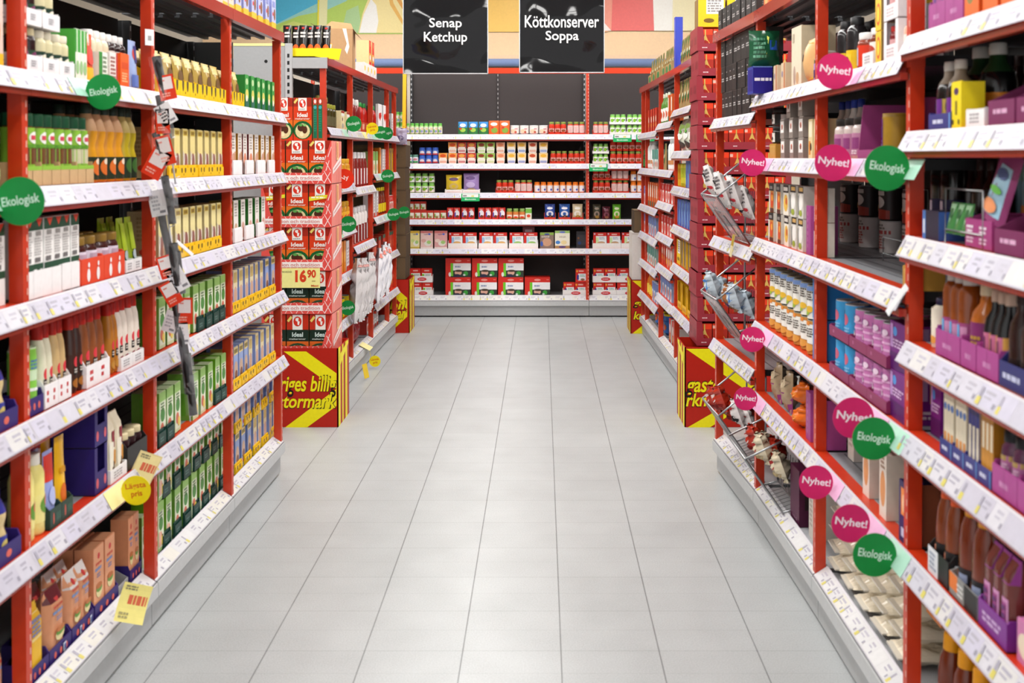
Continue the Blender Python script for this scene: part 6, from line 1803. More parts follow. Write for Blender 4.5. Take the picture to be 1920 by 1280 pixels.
def red_tray(k):
    m = MB()
    c = '9a2f3a'
    m.box(-RW / 2, RW / 2, -RD / 2, RD / 2, 0, .003, c)
    m.box(-RW / 2, RW / 2, RD / 2 - .003, RD / 2, 0, RH - .001, c)
    for x in (-RW / 2, RW / 2 - .003):
        m.box(x, x + .003, -RD / 2, RD / 2, 0, RH - .001, c)
    f = -RD / 2
    m.prism([(-RW / 2, 0), (RW / 2, 0), (RW / 2, RH - .001), (RW / 2 - .03, RH - .001), (RW / 2 - .04, .042), (-RW / 2 + .04, .042), (-RW / 2 + .03, RH - .001), (-RW / 2, RH - .001)], f - .003, f, c)
    m.art([('t', .05 + .33 * q, .12 + .33 * q, .1, .17, 1, 'e6c4c8') for q in range(3)], lambda x, z, l: ((x - .5) * RW, f - .003 - l, z * RH))
    m.art([('r', .1, .4, .3, .62, '86242e'), ('r', .6, .9, .3, .62, '86242e')], lambda x, z, l: (-RW / 2 - l, RD / 2 - x * RD, z * RH))
    return m.obj('display_tray')


reg('r_tray', 'display_tray', 'maroon open-fronted carton tray', 'tray', RW, RD, RH, red_tray)
RX = .866 + RW / 2
for i in range(13):
    z = .4465 + i * .1372
    dx = (0, .004, -.003, .006)[i % 4]
    put('r_tray', (RX + dx, 5.955 + RD / 2, z), 0, 'maroon open-fronted carton tray, %s tier up in the red stack' % ORD[i], 'maroon trays of the red stack')
    for q in range(6):
        put('r_carton', (RX + dx - RW / 2 + .046 + .0875 * q, 6.014, z + .0035), 0, 'red carton with gold emblem, %s from left, %s tier up, red stack' % (ORD[q], ORD[i]), 'red cartons in the maroon trays')

for q in range(3):
    put('f_yelbox', (.866 + .085 + .162 * q, 6.06, .4465 + 13 * .1372 + .001), 0, 'yellow and brown drink carton on top of the red stack, %s from left' % ORD[q], 'yellow cartons on the red stack')
# cartons over the far displays
carton('x_kraft', 'brown_carton', 'plain brown shipping carton', .5, .3, .19, '6f5c44:k', [('r', .62, .7, .4, .6, '4a3a2a'), ('r', 0, 1, .94, 1, '5c4a36'), ('r', .8, .86, .4, .6, '4a3a2a')], side='4f4030:k', cat='box')
for i in range(6):
    put('x_kraft', (-1.42 + (.006 if i % 2 else 0), 9.28, .4565 + i * .1918), 0, 'plain brown shipping carton, %s from bottom of the far left stack' % ORD[i], 'brown cartons past the far left run')
carton('x_white', 'white_box', 'plain white display box', .34, .3, .4, 'e4e0da', [('r', .0, 1, .96, 1, 'cfcac2')], side='d9d5cd', cat='box')
put('x_white', (.94, 9.25, .456), 0, 'plain white display box on the far right pallet wrap', None)
put('x_kraft', (.94, 9.25, .8575), 0, 'small brown shipping carton on top of the plain white box', None, sx=.6)
pouch('x_lilac', 'snack_bag', 'small lilac and white bag on brown cartons', .12, .06, .14, 'b5acc4:g', [('e', .5, .4, .3, .15, '8a7aa8')], 'pillow', crumple=.4, cat='bag')
put('x_lilac', (-1.21, 9.115, 1.609), 0, 'small lilac and white bag on top of the brown cartons')

# ------------------------------------------------------------------ on top of the far left run
TOPZ = 2.0858
m = MB()
m.box(-.135, .135, -.1, .1, 0, .003, 'd9b80c')
m.box(-.135, .135, .097, .1, 0, .045, 'f2dc10')
m.box(-.135, .135, -.1, -.097, 0, .05, 'f2dc10')
m.prism([(.06, .0), (.20, -.02), (.215, .045), (.135, .05)], -.108, -.104, 'f4e416')
for x in (-.135, .132):
    m.prism([(-.1, 0), (.1, 0), (.1, .05), (-.1, .05)], x, x + .003, 'e6cc0c', 'x')
ty = m.obj('display_tray', loc=(-1.392, 6.385, TOPZ + .006))
tag(ty, 'bright yellow display tray of black packets on the unit top', 'tray')
pouch('x_chili', 'seasoning_packet', 'black seasoning packet with orange flames', .05, .02, .185, '17120f:g', [('e', .5, .2, .42, .2, 'e0641a'), ('e', .5, .16, .3, .12, 'f09a3a'), ('t', .2, .8, .58, .8, 2, 'e9e2dc'), ('r', .35, .65, .88, .94, 'c8281c')], 'doy')
for q in range(6):
    put('x_chili', (-1.392 - .11 + .044 * q, 6.315 + .022 * (q % 2), TOPZ + .0105), 0, 'black seasoning packet with orange flames, %s from left in the yellow tray' % ORD[q], 'black packets in the yellow tray', (-.06, .02 * ((q * 7) % 3 - 1)))
pouch('x_orangepk', 'snack_packet', 'orange and white snack packet', .06, .03, .13, 'f0a03a:g', [('r', .1, .9, .65, .95, 'f4ece0'), ('e', .5, .35, .3, .16, 'e0701a')], 'doy')
for q in range(3):
    p = M0.at(.22 + .085 * q, .1, TOPZ)
    put('x_orangepk', p, .4, 'orange and white snack packet beside the yellow tray, %s from the aisle end' % ORD[q], 'orange packets on the unit top', (-.1, .12))
# torn carton
m = MB()
w, d, h = .2, .26, .27
m.box(-w / 2, w / 2, -d / 2, d / 2, 0, .004, 'b08a60:k')
for a in ((-w / 2, w / 2, -d / 2, -d / 2 + .004), (-w / 2, w / 2, d / 2 - .004, d / 2), (-w / 2, -w / 2 + .004, -d / 2, d / 2), (w / 2 - .004, w / 2, -d / 2, d / 2)):
    m.box(a[0], a[1], a[2], a[3], 0, h, 'bb946c:k')
m.add([(-w / 2, -d / 2 + .1, h), (-w / 2, d / 2, h), (-w / 2 - .1, d / 2 - .02, h + .06), (-w / 2 - .09, -d / 2 + .14, h + .05)], [(0, 1, 2, 3), (3, 2, 1, 0)], 'cda680:k')
m.add([(-w / 2, -d / 2, h), (w / 2, -d / 2, h), (w / 2 - .02, -d / 2 + .09, h + .045), (-w / 2 + .05, -d / 2 + .1, h + .06)], [(0, 1, 2, 3), (3, 2, 1, 0)], 'a37c54:k')
m.add([(w / 2, -d / 2, h), (w / 2, d / 2, h), (w / 2 + .05, d / 2 - .03, h - .05), (w / 2 + .045, -d / 2 + .03, h - .06)], [(0, 1, 2, 3), (3, 2, 1, 0)], 'ae8860:k')
m.add([(.03, -d / 2 - .001, h), (.055, -d / 2 - .001, h), (.075, -d / 2 - .001, h - .12), (.06, -d / 2 - .001, h - .17), (.045, -d / 2 - .001, h - .14), (.058, -d / 2 - .001, h - .1)], [(0, 1, 2, 3, 4, 5)], 'e9e2d8')
p = M1.at(.13, .13, TOPZ)
tag(m.obj('cardboard_box', loc=p, rot=(0, 0, .12)), 'torn open brown cardboard box on the far left unit top', 'box')
carton('x_redtall', 'snack_carton', 'tall red carton with yellow panel', .1, .1, .33, 'd8281c', [('r', .1, .9, .5, .7, 'f0a83a'), ('e', .5, .6, .3, .06, 'f4e8dc'), ('r', .3, .7, .86, .96, 'e8705a')], side='e4c890')
carton('x_whitelow', 'snack_carton', 'low white carton', .12, .12, .1, 'f1eeec', [('e', .3, .6, .2, .2, 'f0cf3a'), ('r', .6, .9, .1, .4, 'd8e0ec')], side='e4e0de')
for q in range(4):
    put('x_whitelow', M2.at(-.16 + .14 * q, .1, TOPZ), M2.rz, 'low white carton along the unit top, %s from near end' % ORD[q], 'low white cartons on the unit top')
put('x_redtall', M2.at(.5, .17, TOPZ), M2.rz, 'tall red carton with yellow panel, nearer one on the unit top', 'tall red cartons on the unit top')
put('x_redtall', M2.at(.64, .17, TOPZ), M2.rz, 'tall red carton with yellow panel, farther one on the unit top', 'tall red cartons on the unit top')

# grey end frame of the far left run
b = empty('end_frame', (-1.6, 6.235, 0))
tag(b, 'grey steel end panel and slotted upright behind the macaroni display', 'panel')
m = MB().box(-.2, .1, 0, .012, .1, 2.165, 'a3a5a6')
m.box(-.2, .1, -.002, .012, 2.15, 2.165, 'e4e19a')
m.art([('e', .5, .5, .5, .5, '141414')], lambda x, z, l: (-.02 + .02 * x, -l, 2.05 + .02 * z))
m.obj('panel', b)
m = MB().box(.102, .142, -.004, .02, .05, 2.165, 'b4b6b7')
zz = .15
while zz < 2.1:
    m.quad([(.115, -.0045, zz), (.128, -.0045, zz), (.128, -.0045, zz + .022), (.115, -.0045, zz + .022)], '1a1a1a')
    zz += .042
m.obj('upright', b)
MB().box(.142, .345, 0, .02, 2.02, 2.083, 'a9abac').obj('beam', b)

# yellow arm on the end gondola post
m = MB()
m.prism([(-.018, 1.78), (-.012, 1.765), (.006, 1.765), (.014, 1.78), (.022, 2.28), (-.012, 2.28)], 9.93, 9.938, 'f0bc2c')
m.art([('e', .5, .5, .5, .5, '7a5a1a')], lambda x, z, l: (-.006 + .008 * x, 9.93 - l, 1.785 + .008 * z))
tag(m.obj('price_pointer', loc=(-1.285, 0.03, 0)), 'long yellow plastic arm hanging on the end gondola post', 'price pointer')
# green clip labels of the end gondola
for q, (x, y, sh) in enumerate(((882, 370, 3), (1167, 259, 5), (1210, 259, 5), (1122, 314, 4))):
    X, Z = xz(x, y, 9.95)
    m = MB().box(-.085, .085, -.003, 0, -.035, .035, '1fae62')
    m.art([('r', .06, .94, .52, .96, 'eef0ec'), ('w', 'Ekologiskt', .2, .8, .12, .36, 'eafaf0', .02), ('r', .1, .3, .62, .8, '8a8a8a'), ('r', .55, .7, .6, .75, 'e0d84a')], lambda a, c, l: (-.085 + .17 * a, -.003 - l, -.035 + .07 * c))
    tag(m.obj('shelf_label', loc=(X, 9.952, Z)), ['green clip label below the yellow and lilac bags', 'green clip label under the double-stacked white jars', 'green clip label beside the far right post', 'green clip label just right of the slotted red post'][q], 'shelf label', 'green clip labels on the end gondola')

# ------------------------------------------------------------------ round shelf talkers
COLS = {'Nyhet!': 'd5246a', 'Ekologisk': '0d8a3c', 'Lägsta pris': 'f4de0c', 'Nytt': 'e23212'}


def talker(bay, sh, px, py, r, text, label, dv=-.055, group='round shelf talkers'):
    z = bay.zs[sh] - .02
    u = bay.u(px, dv, z)
    Y = bay.depth_at(u, dv)
    X, Z = xz(px, py, Y)
    c = COLS[text]
    b = empty('shelf_talker', (X, Y, Z), 0)
    tag(b, label, 'shelf sign', group)
    sgn = 1 if bay.side == 'R' else -1
    m = MB()
    n = 40
    pf = [(r * math.cos(2 * PI * i / n), -.0006, r * math.sin(2 * PI * i / n)) for i in range(n)]
    pb = [(p[0], .0006, p[2]) for p in pf]
    m.add(pf + pb, [tuple(range(n)), tuple(range(2 * n - 1, n - 1, -1))] + [(i, (i + 1) % n, n + (i + 1) % n, n + i) for i in range(n)], c)
    a = -.14 * sgn

    def P(x, z_, l):
        x, z_ = (x - .5) * 2 * r, (z_ - .5) * 2 * r
        return (x * math.cos(a) - z_ * math.sin(a), -.0006 - l, x * math.sin(a) + z_ * math.cos(a))

    def PB(x, z_, l):
        p = P(x, z_, l)
        return (-p[0], -p[1], p[2])
    if text == 'Nyhet!':
        els = [('w', text, .09, .93, .37, .64, 'fbeaf2', .025)]
    elif text == 'Ekologisk':
        els = [('w', text, .12, .9, .37, .62, 'd8f4e2', .012)]
    elif text == 'Nytt':
        els = [('w', 'Ny', .3, .75, .38, .66, 'fbe4da', .02)]
    else:
        els = [('w', 'Lägsta', .16, .86, .52, .76, 'd86a14', .02), ('w', 'pris', .32, .7, .24, .48, 'd86a14', .02)]
    m.art(els, P)
    m.art(els, PB)
    m.obj('disc', b)
    # clip that slides over the price strip
    k = MB()
    sl = {'Nyhet!': 'e9b8da', 'Ekologisk': 'b4e0cc', 'Lägsta pris': 'efe6a4', 'Nytt': 'f0c0b0'}[text]
    off = Vector((X, Y, Z))
    q = []
    for uu, top in ((u - .07, 0), (u + .07, 0), (u + .07, 1), (u - .07, 1)):
        v = -.0165 if not top else .0095
        zz = bay.zs[sh] - (STRIP_H if not top else -.001)
        if sh == 0:
            v, zz = (-.030, bay.zs[0] - .022) if not top else (.046, bay.zs[0] + .018)
        q.append(Vector(bay.at(uu, v, zz)) - off)
    k.add(q, [(0, 1, 2, 3)], sl)
    mid = [Vector(bay.at(u, -.016, bay.zs[sh] - .03)) - off, Vector(bay.at(u, -.012, bay.zs[sh] - .004)) - off]
    k.add([mid[0], mid[1], Vector((sgn * r * .6, 0, r * .35)), Vector((sgn * r * .6, 0, -r * .35))], [(0, 1, 2, 3)], c)
    k.obj('clip', b)
    return b


T = talker
T(R1, 5, 1565, 133, .050, 'Nyhet!', 'pink Nyhet! disc on the top shelf, purple can bay')
T(R2, 4, 1411, 305, .051, 'Nyhet!', 'pink Nyhet! disc in front of the wire basket of white packets')
T(R1, 4, 1562, 305, .051, 'Nyhet!', 'pink Nyhet! disc below the black-lidded pinkish jars')
T(R1, 4, 1663, 315, .053, 'Ekologisk', 'green Ekologisk disc below the magenta board')
T(R2, 2, 1411, 636, .048, 'Nyhet!', 'pink Nyhet! disc at the far end of the soup can shelf')
T(R2, 1, 1398, 747, .046, 'Nyhet!', 'pink Nyhet! disc in front of the basket of red packs')
T(R1, 2, 1600, 783, .053, 'Nyhet!', 'pink Nyhet! disc below the pink cans, overlapping a green one', dv=-.06)
T(R1, 2, 1638, 822, .052, 'Ekologisk', 'green Ekologisk disc below the pink cans')
T(R1, 1, 1530, 904, .050, 'Nyhet!', 'pink Nyhet! disc beside the tall maroon display box')
T(R1, 1, 1595, 981, .050, 'Nyhet!', 'pink Nyhet! disc above the noodle nests', dv=-.06)
T(R1, 1, 1640, 1040, .053, 'Ekologisk', 'green Ekologisk disc above the noodle nests')
T(L1, 5, 194, 172, .047, 'Ekologisk', 'green Ekologisk disc on the jar shelf above the amber dressings')
T(L1, 4, 38, 377, .054, 'Ekologisk', 'green Ekologisk disc cut by the left edge of the picture')
T(L1, 1, 255, 919, .042, 'Lägsta pris', 'yellow Lägsta pris disc below the black tray')
T(M1, 4, 663, 232, .050, 'Ekologisk', 'green Ekologisk disc under the maroon ketchup bottles')
T(M1, 4, 698, 241, .042, 'Lägsta pris', 'yellow Lägsta pris disc on the high ketchup shelf')
T(M2, 5, 713, 248, .046, 'Ekologisk', 'green Ekologisk disc half hidden behind the yellow disc', dv=-.05)
T(M2, 5, 725, 250, .048, 'Ekologisk', 'green Ekologisk disc under the red heart card', dv=-.06)
T(M0, 4, 645, 335, .060, 'Nytt', 'red disc beside the macaroni stack, among amber jars')
T(M2, 4, 727, 330, .050, 'Ekologisk', 'green Ekologisk disc below the green and orange cartons')
T(M0, 3, 653, 420, .050, 'Ekologisk', 'green Ekologisk disc level with the third macaroni tray')
T(M2, 3, 738, 402, .050, 'Ekologisk', 'green Ekologisk disc, nearer of two below the yellow-capped bottles')
T(M3, 3, 758, 398, .050, 'Ekologisk', 'green Ekologisk disc, farther of two, before the brown cartons')
T(M0, 1, 652, 577, .046, 'Ekologisk', 'green Ekologisk disc low beside the macaroni stack')
T(M1, 0, 703, 677, .040, 'Lägsta pris', 'yellow disc hanging low at the base of the far left run')

# ------------------------------------------------------------------ loose price tags


def tag_card(name, bay, sh, px, py, w, h, colr, els, label, v=-.03, tilt=(0, 0, 0), curl=.0, cat='price tag', z=None):
    zz = z if z is not None else bay.zs[sh]
    u = bay.u(px, v, zz)
    p = bay.at(u, v, 0)
    X, Z = xz(px, py, p[1])
    m = MB()
    n = 6

    def P(x, z_, l):
        return ((x - .5) * w, -l - curl * (z_ - 1) ** 2 + .0, (z_ - 1) * h)
    for j in range(n):
        a, c = j / n, (j + 1) / n
        m.quad([P(0, a, 0), P(1, a, 0), P(1, c, 0), P(0, c, 0)], colr)
        m.quad([P(0, c, -.001), P(1, c, -.001), P(1, a, -.001), P(0, a, -.001)], colr)
    m.art(els, P, 3, .0006)
    o = m.obj(name, loc=(p[0], p[1], Z), rot=tilt)
    return tag(o, label, cat)


PRIS = [('r', .05, .95, .04, .96, 'f0e0a0'), ('t', .3, .95, .35, .75, 1, 'd86a4a'), ('t', .1, .6, .8, .94, 2, '8a8468'), ('t', .1, .5, .08, .25, 2, 'a8a070')]
tag_card('price_tag', L1, 1, 285, 850, .07, .10, 'e6d49a', PRIS, 'cream paper price tag with red print beside the black tray', tilt=(0, .45, .5))
tag_card('price_tag', L1, 0, 262, 1095, .085, .10, 'f2e68c', PRIS[1:], 'yellow paper price tag curling over the base shelf edge', v=-.05, tilt=(0, .4, .6), curl=.03)
tag_card('price_tag', M1, 0, 683, 682, .035, .10, 'f2cf3a', [], 'narrow yellow price tag beside the low yellow disc', v=-.05, tilt=(0, -.2, .6))
tag_card('price_flag', R1, 3, 1700, 536, .016, .10, 'f6f6f8', [('r', .1, .9, .1, .9, 'fbfbfc')], 'plain white plastic flag on the empty can shelf edge', tilt=(0, .75, -1.2), v=-.016)
tag_card('price_flag', L2, 3, 332, 452, .012, .095, 'f6f6f8', [('r', .1, .9, .1, .9, 'fbfbfc')], 'white plastic flag beside the black hanging strips', tilt=(0, -.98, 1.2), v=-.016)
tag_card('price_flag', R3, 2, 1376, 440, .02, .10, 'd9cba0', [('r', .1, .9, .5, 1, 'b59a3a')], 'folded beige paper strip hanging below the wire basket', tilt=(0, .3, -1.2), v=-.016)
tag_card('price_flag', L1, 5, 281, 55, .03, .05, 'f2f2f2', [('r', .3, .7, .3, .6, 'a8a8a8')], 'small white ticket stuck to the post above the yellow trays', tilt=(0, 0, .9), v=.015)

# ------------------------------------------------------------------ black hanging strips with red cards
def clip_strip(bay, px, ytop, ybot, lean, cards, handles, label, v=-.035):
    u = bay.u(px, v, 1.3)
    p = bay.at(u, v, 0)
    Y = p[1]
    X, Zt = xz(px, ytop, Y)
    _, Zb = xz(px, ybot, Y)
    b = empty('clip_strip', (X, Y, Zt))
    tag(b, label, 'hanging strip', 'black hanging strips by the spice cartons')
    H = Zt - Zb
    s = 1 / (F_PX / Y)
    m = MB()
    m.tube([(0, 0, 0), (lean * .5, -.004, -H * .5), (lean, 0, -H)], .0025, 'd4d6da', 6)
    q = 0.01
    while q < H:
        f = q / H
        m.tube([(lean * f, 0, -q), (lean * f + .008, -.012, -q - .002), (lean * f + .02, -.012, -q + .004)], .0012, 'e6e8ec', 5)
        q += .06
    m.obj('strip', b)
    for dx, y0, L_, lean2, wd in handles:
        z = Zt - xz(px, y0, Y)[1]
        k = MB()
        k.tube([(dx * s, -.018, -z), (dx * s + lean2 * .3, -.022, -z - L_ * .3), (dx * s + lean2 * .7, -.02, -z - L_ * .7), (dx * s + lean2, -.018, -z - L_)], wd, '141416:r', 8)
        k.obj('black_utensil', b)
        k = MB()
        rr_ = random.Random(int(abs(y0) * 3 + dx))
        pts = [(dx * s + lean2 * j / 5 + (i - 1.5) * .016 + rr_.uniform(-.004, .004), -.04 + .012 * abs(i - 1.5) + rr_.uniform(-.004, .004), -z - L_ * j / 5) for j in range(6) for i in range(4)]
        k.add(pts, [(j * 4 + i, j * 4 + i + 1, j * 4 + i + 5, j * 4 + i + 4) for j in range(5) for i in range(3)], 'wrap')
        k.obj('clear_wrapper', b)
    for dx, y0, w, h, colr, rot in cards:
        z = Zt - xz(px, y0, Y)[1]
        k = MB()
        ca, sa = math.cos(rot), math.sin(rot)

        def P(x, zz, l, w=w, h=h, z=z, dx=dx):
            a, c = (x - .5) * w, (zz - .5) * h
            return (dx * s + a * ca - c * sa, -.032 - l, -z + a * sa + c * ca)
        k.quad([P(0, 0, 0), P(1, 0, 0), P(1, 1, 0), P(0, 1, 0)], colr)
        k.quad([P(0, 1, -.0008), P(1, 1, -.0008), P(1, 0, -.0008), P(0, 0, -.0008)], colr)
        if colr[0] == 'd':
            k.art([('r', .12, .88, .42, .92, 'e4dedd'), ('r', .2, .45, .76, .82, 'd88a80'), ('t', .15, .7, .1, .3, 2, 'f0a898')], P)
        else:
            k.art([('t', .15, .7, .2, .8, 4, 'b4b4ba'), ('r', .55, .9, .1, .2, '8a8a90')], P)
        k.obj('card', b)
    return b


RC = 'dd3a1c'
WC = 'e8e8ea'
clip_strip(L2, 297, 105, 345, .05, [(22, 165, .05, .075, RC, .2), (20, 215, .05, .065, WC, .5), (14, 228, .042, .075, RC, .05), (18, 282, .05, .09, RC, .25), (2, 306, .06, .09, RC, -.5)],
           [(0, 108, .13, .03, .014), (4, 180, .13, .03, .011), (-2, 250, .1, .03, .012), (14, 330, .09, .02, .012)], 'upper black utensil strip with red cards, left of the yellow cartons')
clip_strip(L2, 306, 345, 560, .05, [(-4, 380, .05, .08, WC, .2), (12, 498, .05, .07, RC, .3), (32, 520, .052, .08, WC, .5), (20, 548, .05, .075, RC, .5)],
           [(14, 352, .11, .012, .011), (0, 400, .14, .03, .012), (20, 455, .13, .02, .016), (28, 470, .13, .015, .013)], 'middle black utensil strip with white tags, beside the yellow cartons')
clip_strip(L2, 338, 530, 790, .03, [(14, 580, .052, .085, RC, 0), (-12, 600, .045, .07, WC, -.3), (10, 622, .04, .07, WC, .1)],
           [(-6, 540, .16, .012, .014), (4, 610, .14, .02, .015), (14, 660, .13, .01, .016), (20, 700, .13, .012, .013)], 'lower black utensil strip hanging before the green packets')

# ------------------------------------------------------------------ wire baskets
def wire_basket(bay, sh, z, label, goods, n, glabel, uu=.20, h2=.36):
    b = empty('wire_basket', bay.at(uu, 0, z), bay.rz)
    tag(b, label, 'wire basket', 'wire baskets by the red stack')
    wi, dback, dfront, h1 = .33, .1, -.1, .2
    m = MB()
    rim = [(-wi / 2, dback, h2), (-wi / 2, dfront, h1), (wi / 2, dfront, h1), (wi / 2, dback, h2)]
    m.tube(rim + [rim[0]], .004, 'b9bbbe:x', 8)
    bot = [(-wi / 2, dback, .02), (-wi / 2, .04, .0), (wi / 2, .04, .0), (wi / 2, dback, .02)]
    m.tube(bot + [bot[0]], .004, 'b9bbbe:x', 8)
    for s in (-1, 1):
        m.tube([(s * wi / 2, dfront, h1), (s * wi / 2, .04, 0)], .004, 'b9bbbe:x', 8)
        m.tube([(s * wi / 2, dback, h2), (s * wi / 2, dback, .02)], .004, 'b9bbbe:x', 8)
    m.obj('frame', b)
    m = MB()
    for q in range(9):
        x = -wi / 2 + wi * (q + .5) / 9
        m.tube([(x, dback, h2 * .6), (x, dback, .02), (x, .04, 0), (x, dfront, h1)], .0015, '9a9da0:x', 5)
    for f in (.33, .66):
        m.tube([(-wi / 2, .04 + (dfront - .04) * f, h1 * f), (wi / 2, .04 + (dfront - .04) * f, h1 * f)], .0015, '9a9da0:x', 5)
    m.obj('grid', b)
    # clear ticket front with dark print
    m = MB()
    m.quad([(-wi / 2 + .01, .036, .004), (wi / 2 - .01, .036, .004), (wi / 2 - .01, dfront + .002, h1 - .01), (-wi / 2 + .01, dfront + .002, h1 - .01)], 'film')
    m.art([('r', .2, .26, .15, .7, '3a3a3c'), ('r', .3, .34, .3, .85, '5a5a5c'), ('r', .62, .7, .1, .6, '2c2c2e'), ('t', .42, .58, .3, .8, 5, '8a8a8c')], lambda x, z_, l: (-wi / 2 + .01 + (wi - .02) * x, .036 + (dfront + .002 - .036) * z_ - .001 - l, .004 + (h1 - .014) * z_))
    m.obj('front_film', b)
    c = {}
    for q in range(n):
        kk = goods[q % len(goods)]
        rr_ = random.Random(q * 5 + int(z * 100))
        col_, lay = q % 3, q // 3
        lx = -.104 + .104 * col_ + rr_.uniform(-.003, .003)
        ly = (.066, .012, -.04)[lay] + (.008 if col_ == 1 else 0)
        lz = (.10, .13, .16)[lay] + rr_.uniform(0, .035)
        p = Vector(bay.at(uu, 0, z)) + bay.t * lx + bay.n * ly + Vector((0, 0, lz))
        c[kk] = c.get(kk, 0) + 1
        put(kk, p, bay.rz, '%s, %s in the %s' % (K[kk].look, ORD[c[kk] - 1], glabel), plural(K[kk].name) + ' in the ' + glabel, (.34, rr_.uniform(-.12, .12)))
    return b


pouch('b_white', 'tea_packet', 'white packet with black print', .104, .05, .15, 'eeeae8', [('r', .2, .35, .2, .8, '1f1c1d'), ('r', .45, .6, .3, .8, '2a2627'), ('e', .75, .3, .12, .1, 'c8303a'), ('t', .65, .95, .5, .9, 4, '6a6466')], 'pillow', crumple=.3)
pouch('b_redwh', 'tea_packet', 'red and white checked packet', .09, .04, .11, 'efe8e6', [('e', .3, .6, .2, .15, 'b52a34'), ('e', .7, .35, .2, .15, '1f1c1d'), ('e', .6, .8, .15, .1, 'b52a34')], 'pillow', crumple=.3)
pouch('b_bluec', 'sweets_bag', 'clear and blue sweets bag', .1, .05, .12, 'c9d6e0:g', [('e', .5, .6, .35, .2, '4a86cc'), ('r', .2, .8, .2, .35, 'e4e8ec')], 'pillow', crumple=.5, cat='bag')
pouch('b_brownc', 'sweets_bag', 'brown and white sweets bag', .09, .05, .12, 'a8683a:g', [('r', .1, .9, .75, .95, 'f0ecea'), ('e', .5, .3, .2, .1, '6a3a8a')], 'pillow', crumple=.5, cat='bag')
pouch('b_redc', 'sweets_bag', 'red and silver sweets bag', .09, .05, .11, 'b8301c:g', [('e', .4, .6, .25, .15, 'e9dcd8'), ('e', .7, .3, .2, .12, '8a1a14'), ('e', .25, .25, .12, .1, 'd9b09a')], 'pillow', crumple=.5, cat='bag')
pouch('b_creamc', 'sweets_bag', 'cream and red sweets bag', .09, .05, .11, 'e6d9bc:g', [('e', .4, .6, .25, .15, 'a82a2c'), ('e', .65, .3, .2, .12, 'c9b488')], 'pillow', crumple=.5, cat='bag')
wire_basket(R3, 2, 1.135, 'wire basket of white packets under the black cartons', ['b_white', 'b_redwh', 'b_white'], 9, 'upper wire basket', .42)
wire_basket(R3, 1, .70, 'wire basket of blue and brown bags, middle one of three', ['b_bluec', 'b_brownc', 'b_bluec'], 7, 'middle wire basket', .42)
wire_basket(R3, 0, .22, 'wire basket of red bags just above the base shelf', ['b_redc', 'b_redc', 'b_redwh'], 8, 'lowest wire basket', .46)
wire_basket(R2, 0, .185, 'small wire basket of cream and red bags beside maroon box', ['b_creamc', 'b_redc'], 5, 'wire basket beside the maroon box', .2, .3)

# low wire divider on the empty can shelf
m = MB()
z = R1.zs[3]
for h in (.025, .075):
    m.tube([(.1, .2, h), (.8, .2, h)], .002, '8f9294:x', 6)
for x in (.1, .45, .8):
    m.tube([(x, .2, .0), (x, .2, .076)], .002, '8f9294:x', 6)
o = m.obj('wire_divider', loc=R1.at(0, 0, z), rot=(0, 0, R1.rz))
tag(o, 'low wire divider in front of the double-stacked tomato cans', 'wire divider')
m = MB()
for h in (.03, .12):
    m.tube([(.2, .03, .0), (.2, .03, h), (.4, .03, h), (.4, .03, 0)], .002, 'a9abac:x', 6)
o = m.obj('wire_divider', loc=R0.at(0, 0, R0.zs[4]), rot=(0, 0, R0.rz))
tag(o, 'wire hoop around the magenta trays beside the leaning spice bag', 'wire divider')
m = MB().box(0, .62, 0, .006, 0, .006, 'd9731c')
for q, (h, a) in enumerate(((.24, 0), (.18, 0), (.12, 0))):
    o = MB().box(-.05, .05, -.003, .003, -.004, .004, 'd9781c').obj('divider_bar', loc=R1.at(.77, .12, .172 + h + .06), rot=(0, 0, R1.rz))
    tag(o, 'orange divider bar among the noodle nests, %s from top' % ORD[q], 'divider', 'orange bars among the noodles')

# ------------------------------------------------------------------ long white bags hanging on the far left run
pouch('x_hang', 'hanging_bag', 'long clear white bag', .1, .05, .42, 'd6d2d2:g', [('r', .35, .6, .3, .84, 'cbc5c6'), ('r', .1, .9, .86, .9, 'cf9a94'), ('e', .5, .1, .4, .06, 'f0f0f0')], 'pillow', crumple=.6, cat='bag')
pouch('x_hang2', 'hanging_bag', 'long white bag with red header', .1, .05, .40, 'ecebf0', [('r', .05, .95, .82, .9, 'e28a7c'), ('r', .2, .8, .3, .75, 'e2e0ec'), ('e', .5, .06, .4, .06, 'f8f8f8')], 'pillow', crumple=.5, cat='bag')
for q in range(5):
    put('x_hang', (-1.206 + .006 * (q % 2), 6.86 + .142 * q, .43 - .012 * (q % 3)), M1.rz + .12, 'long clear white bag hanging beside the macaroni stack, %s in line' % ORD[q], 'long white bags on the far left run', (.04, .1))
for q in range(4):
    put('x_hang2', (-1.198 + .006 * (q % 2), 7.75 + .135 * q, .44 + .012 * (q % 3)), M2.rz + .12, 'long white bag with red header past the clear bags, %s in line' % ORD[q], 'long white bags on the far left run', (.04, .1))

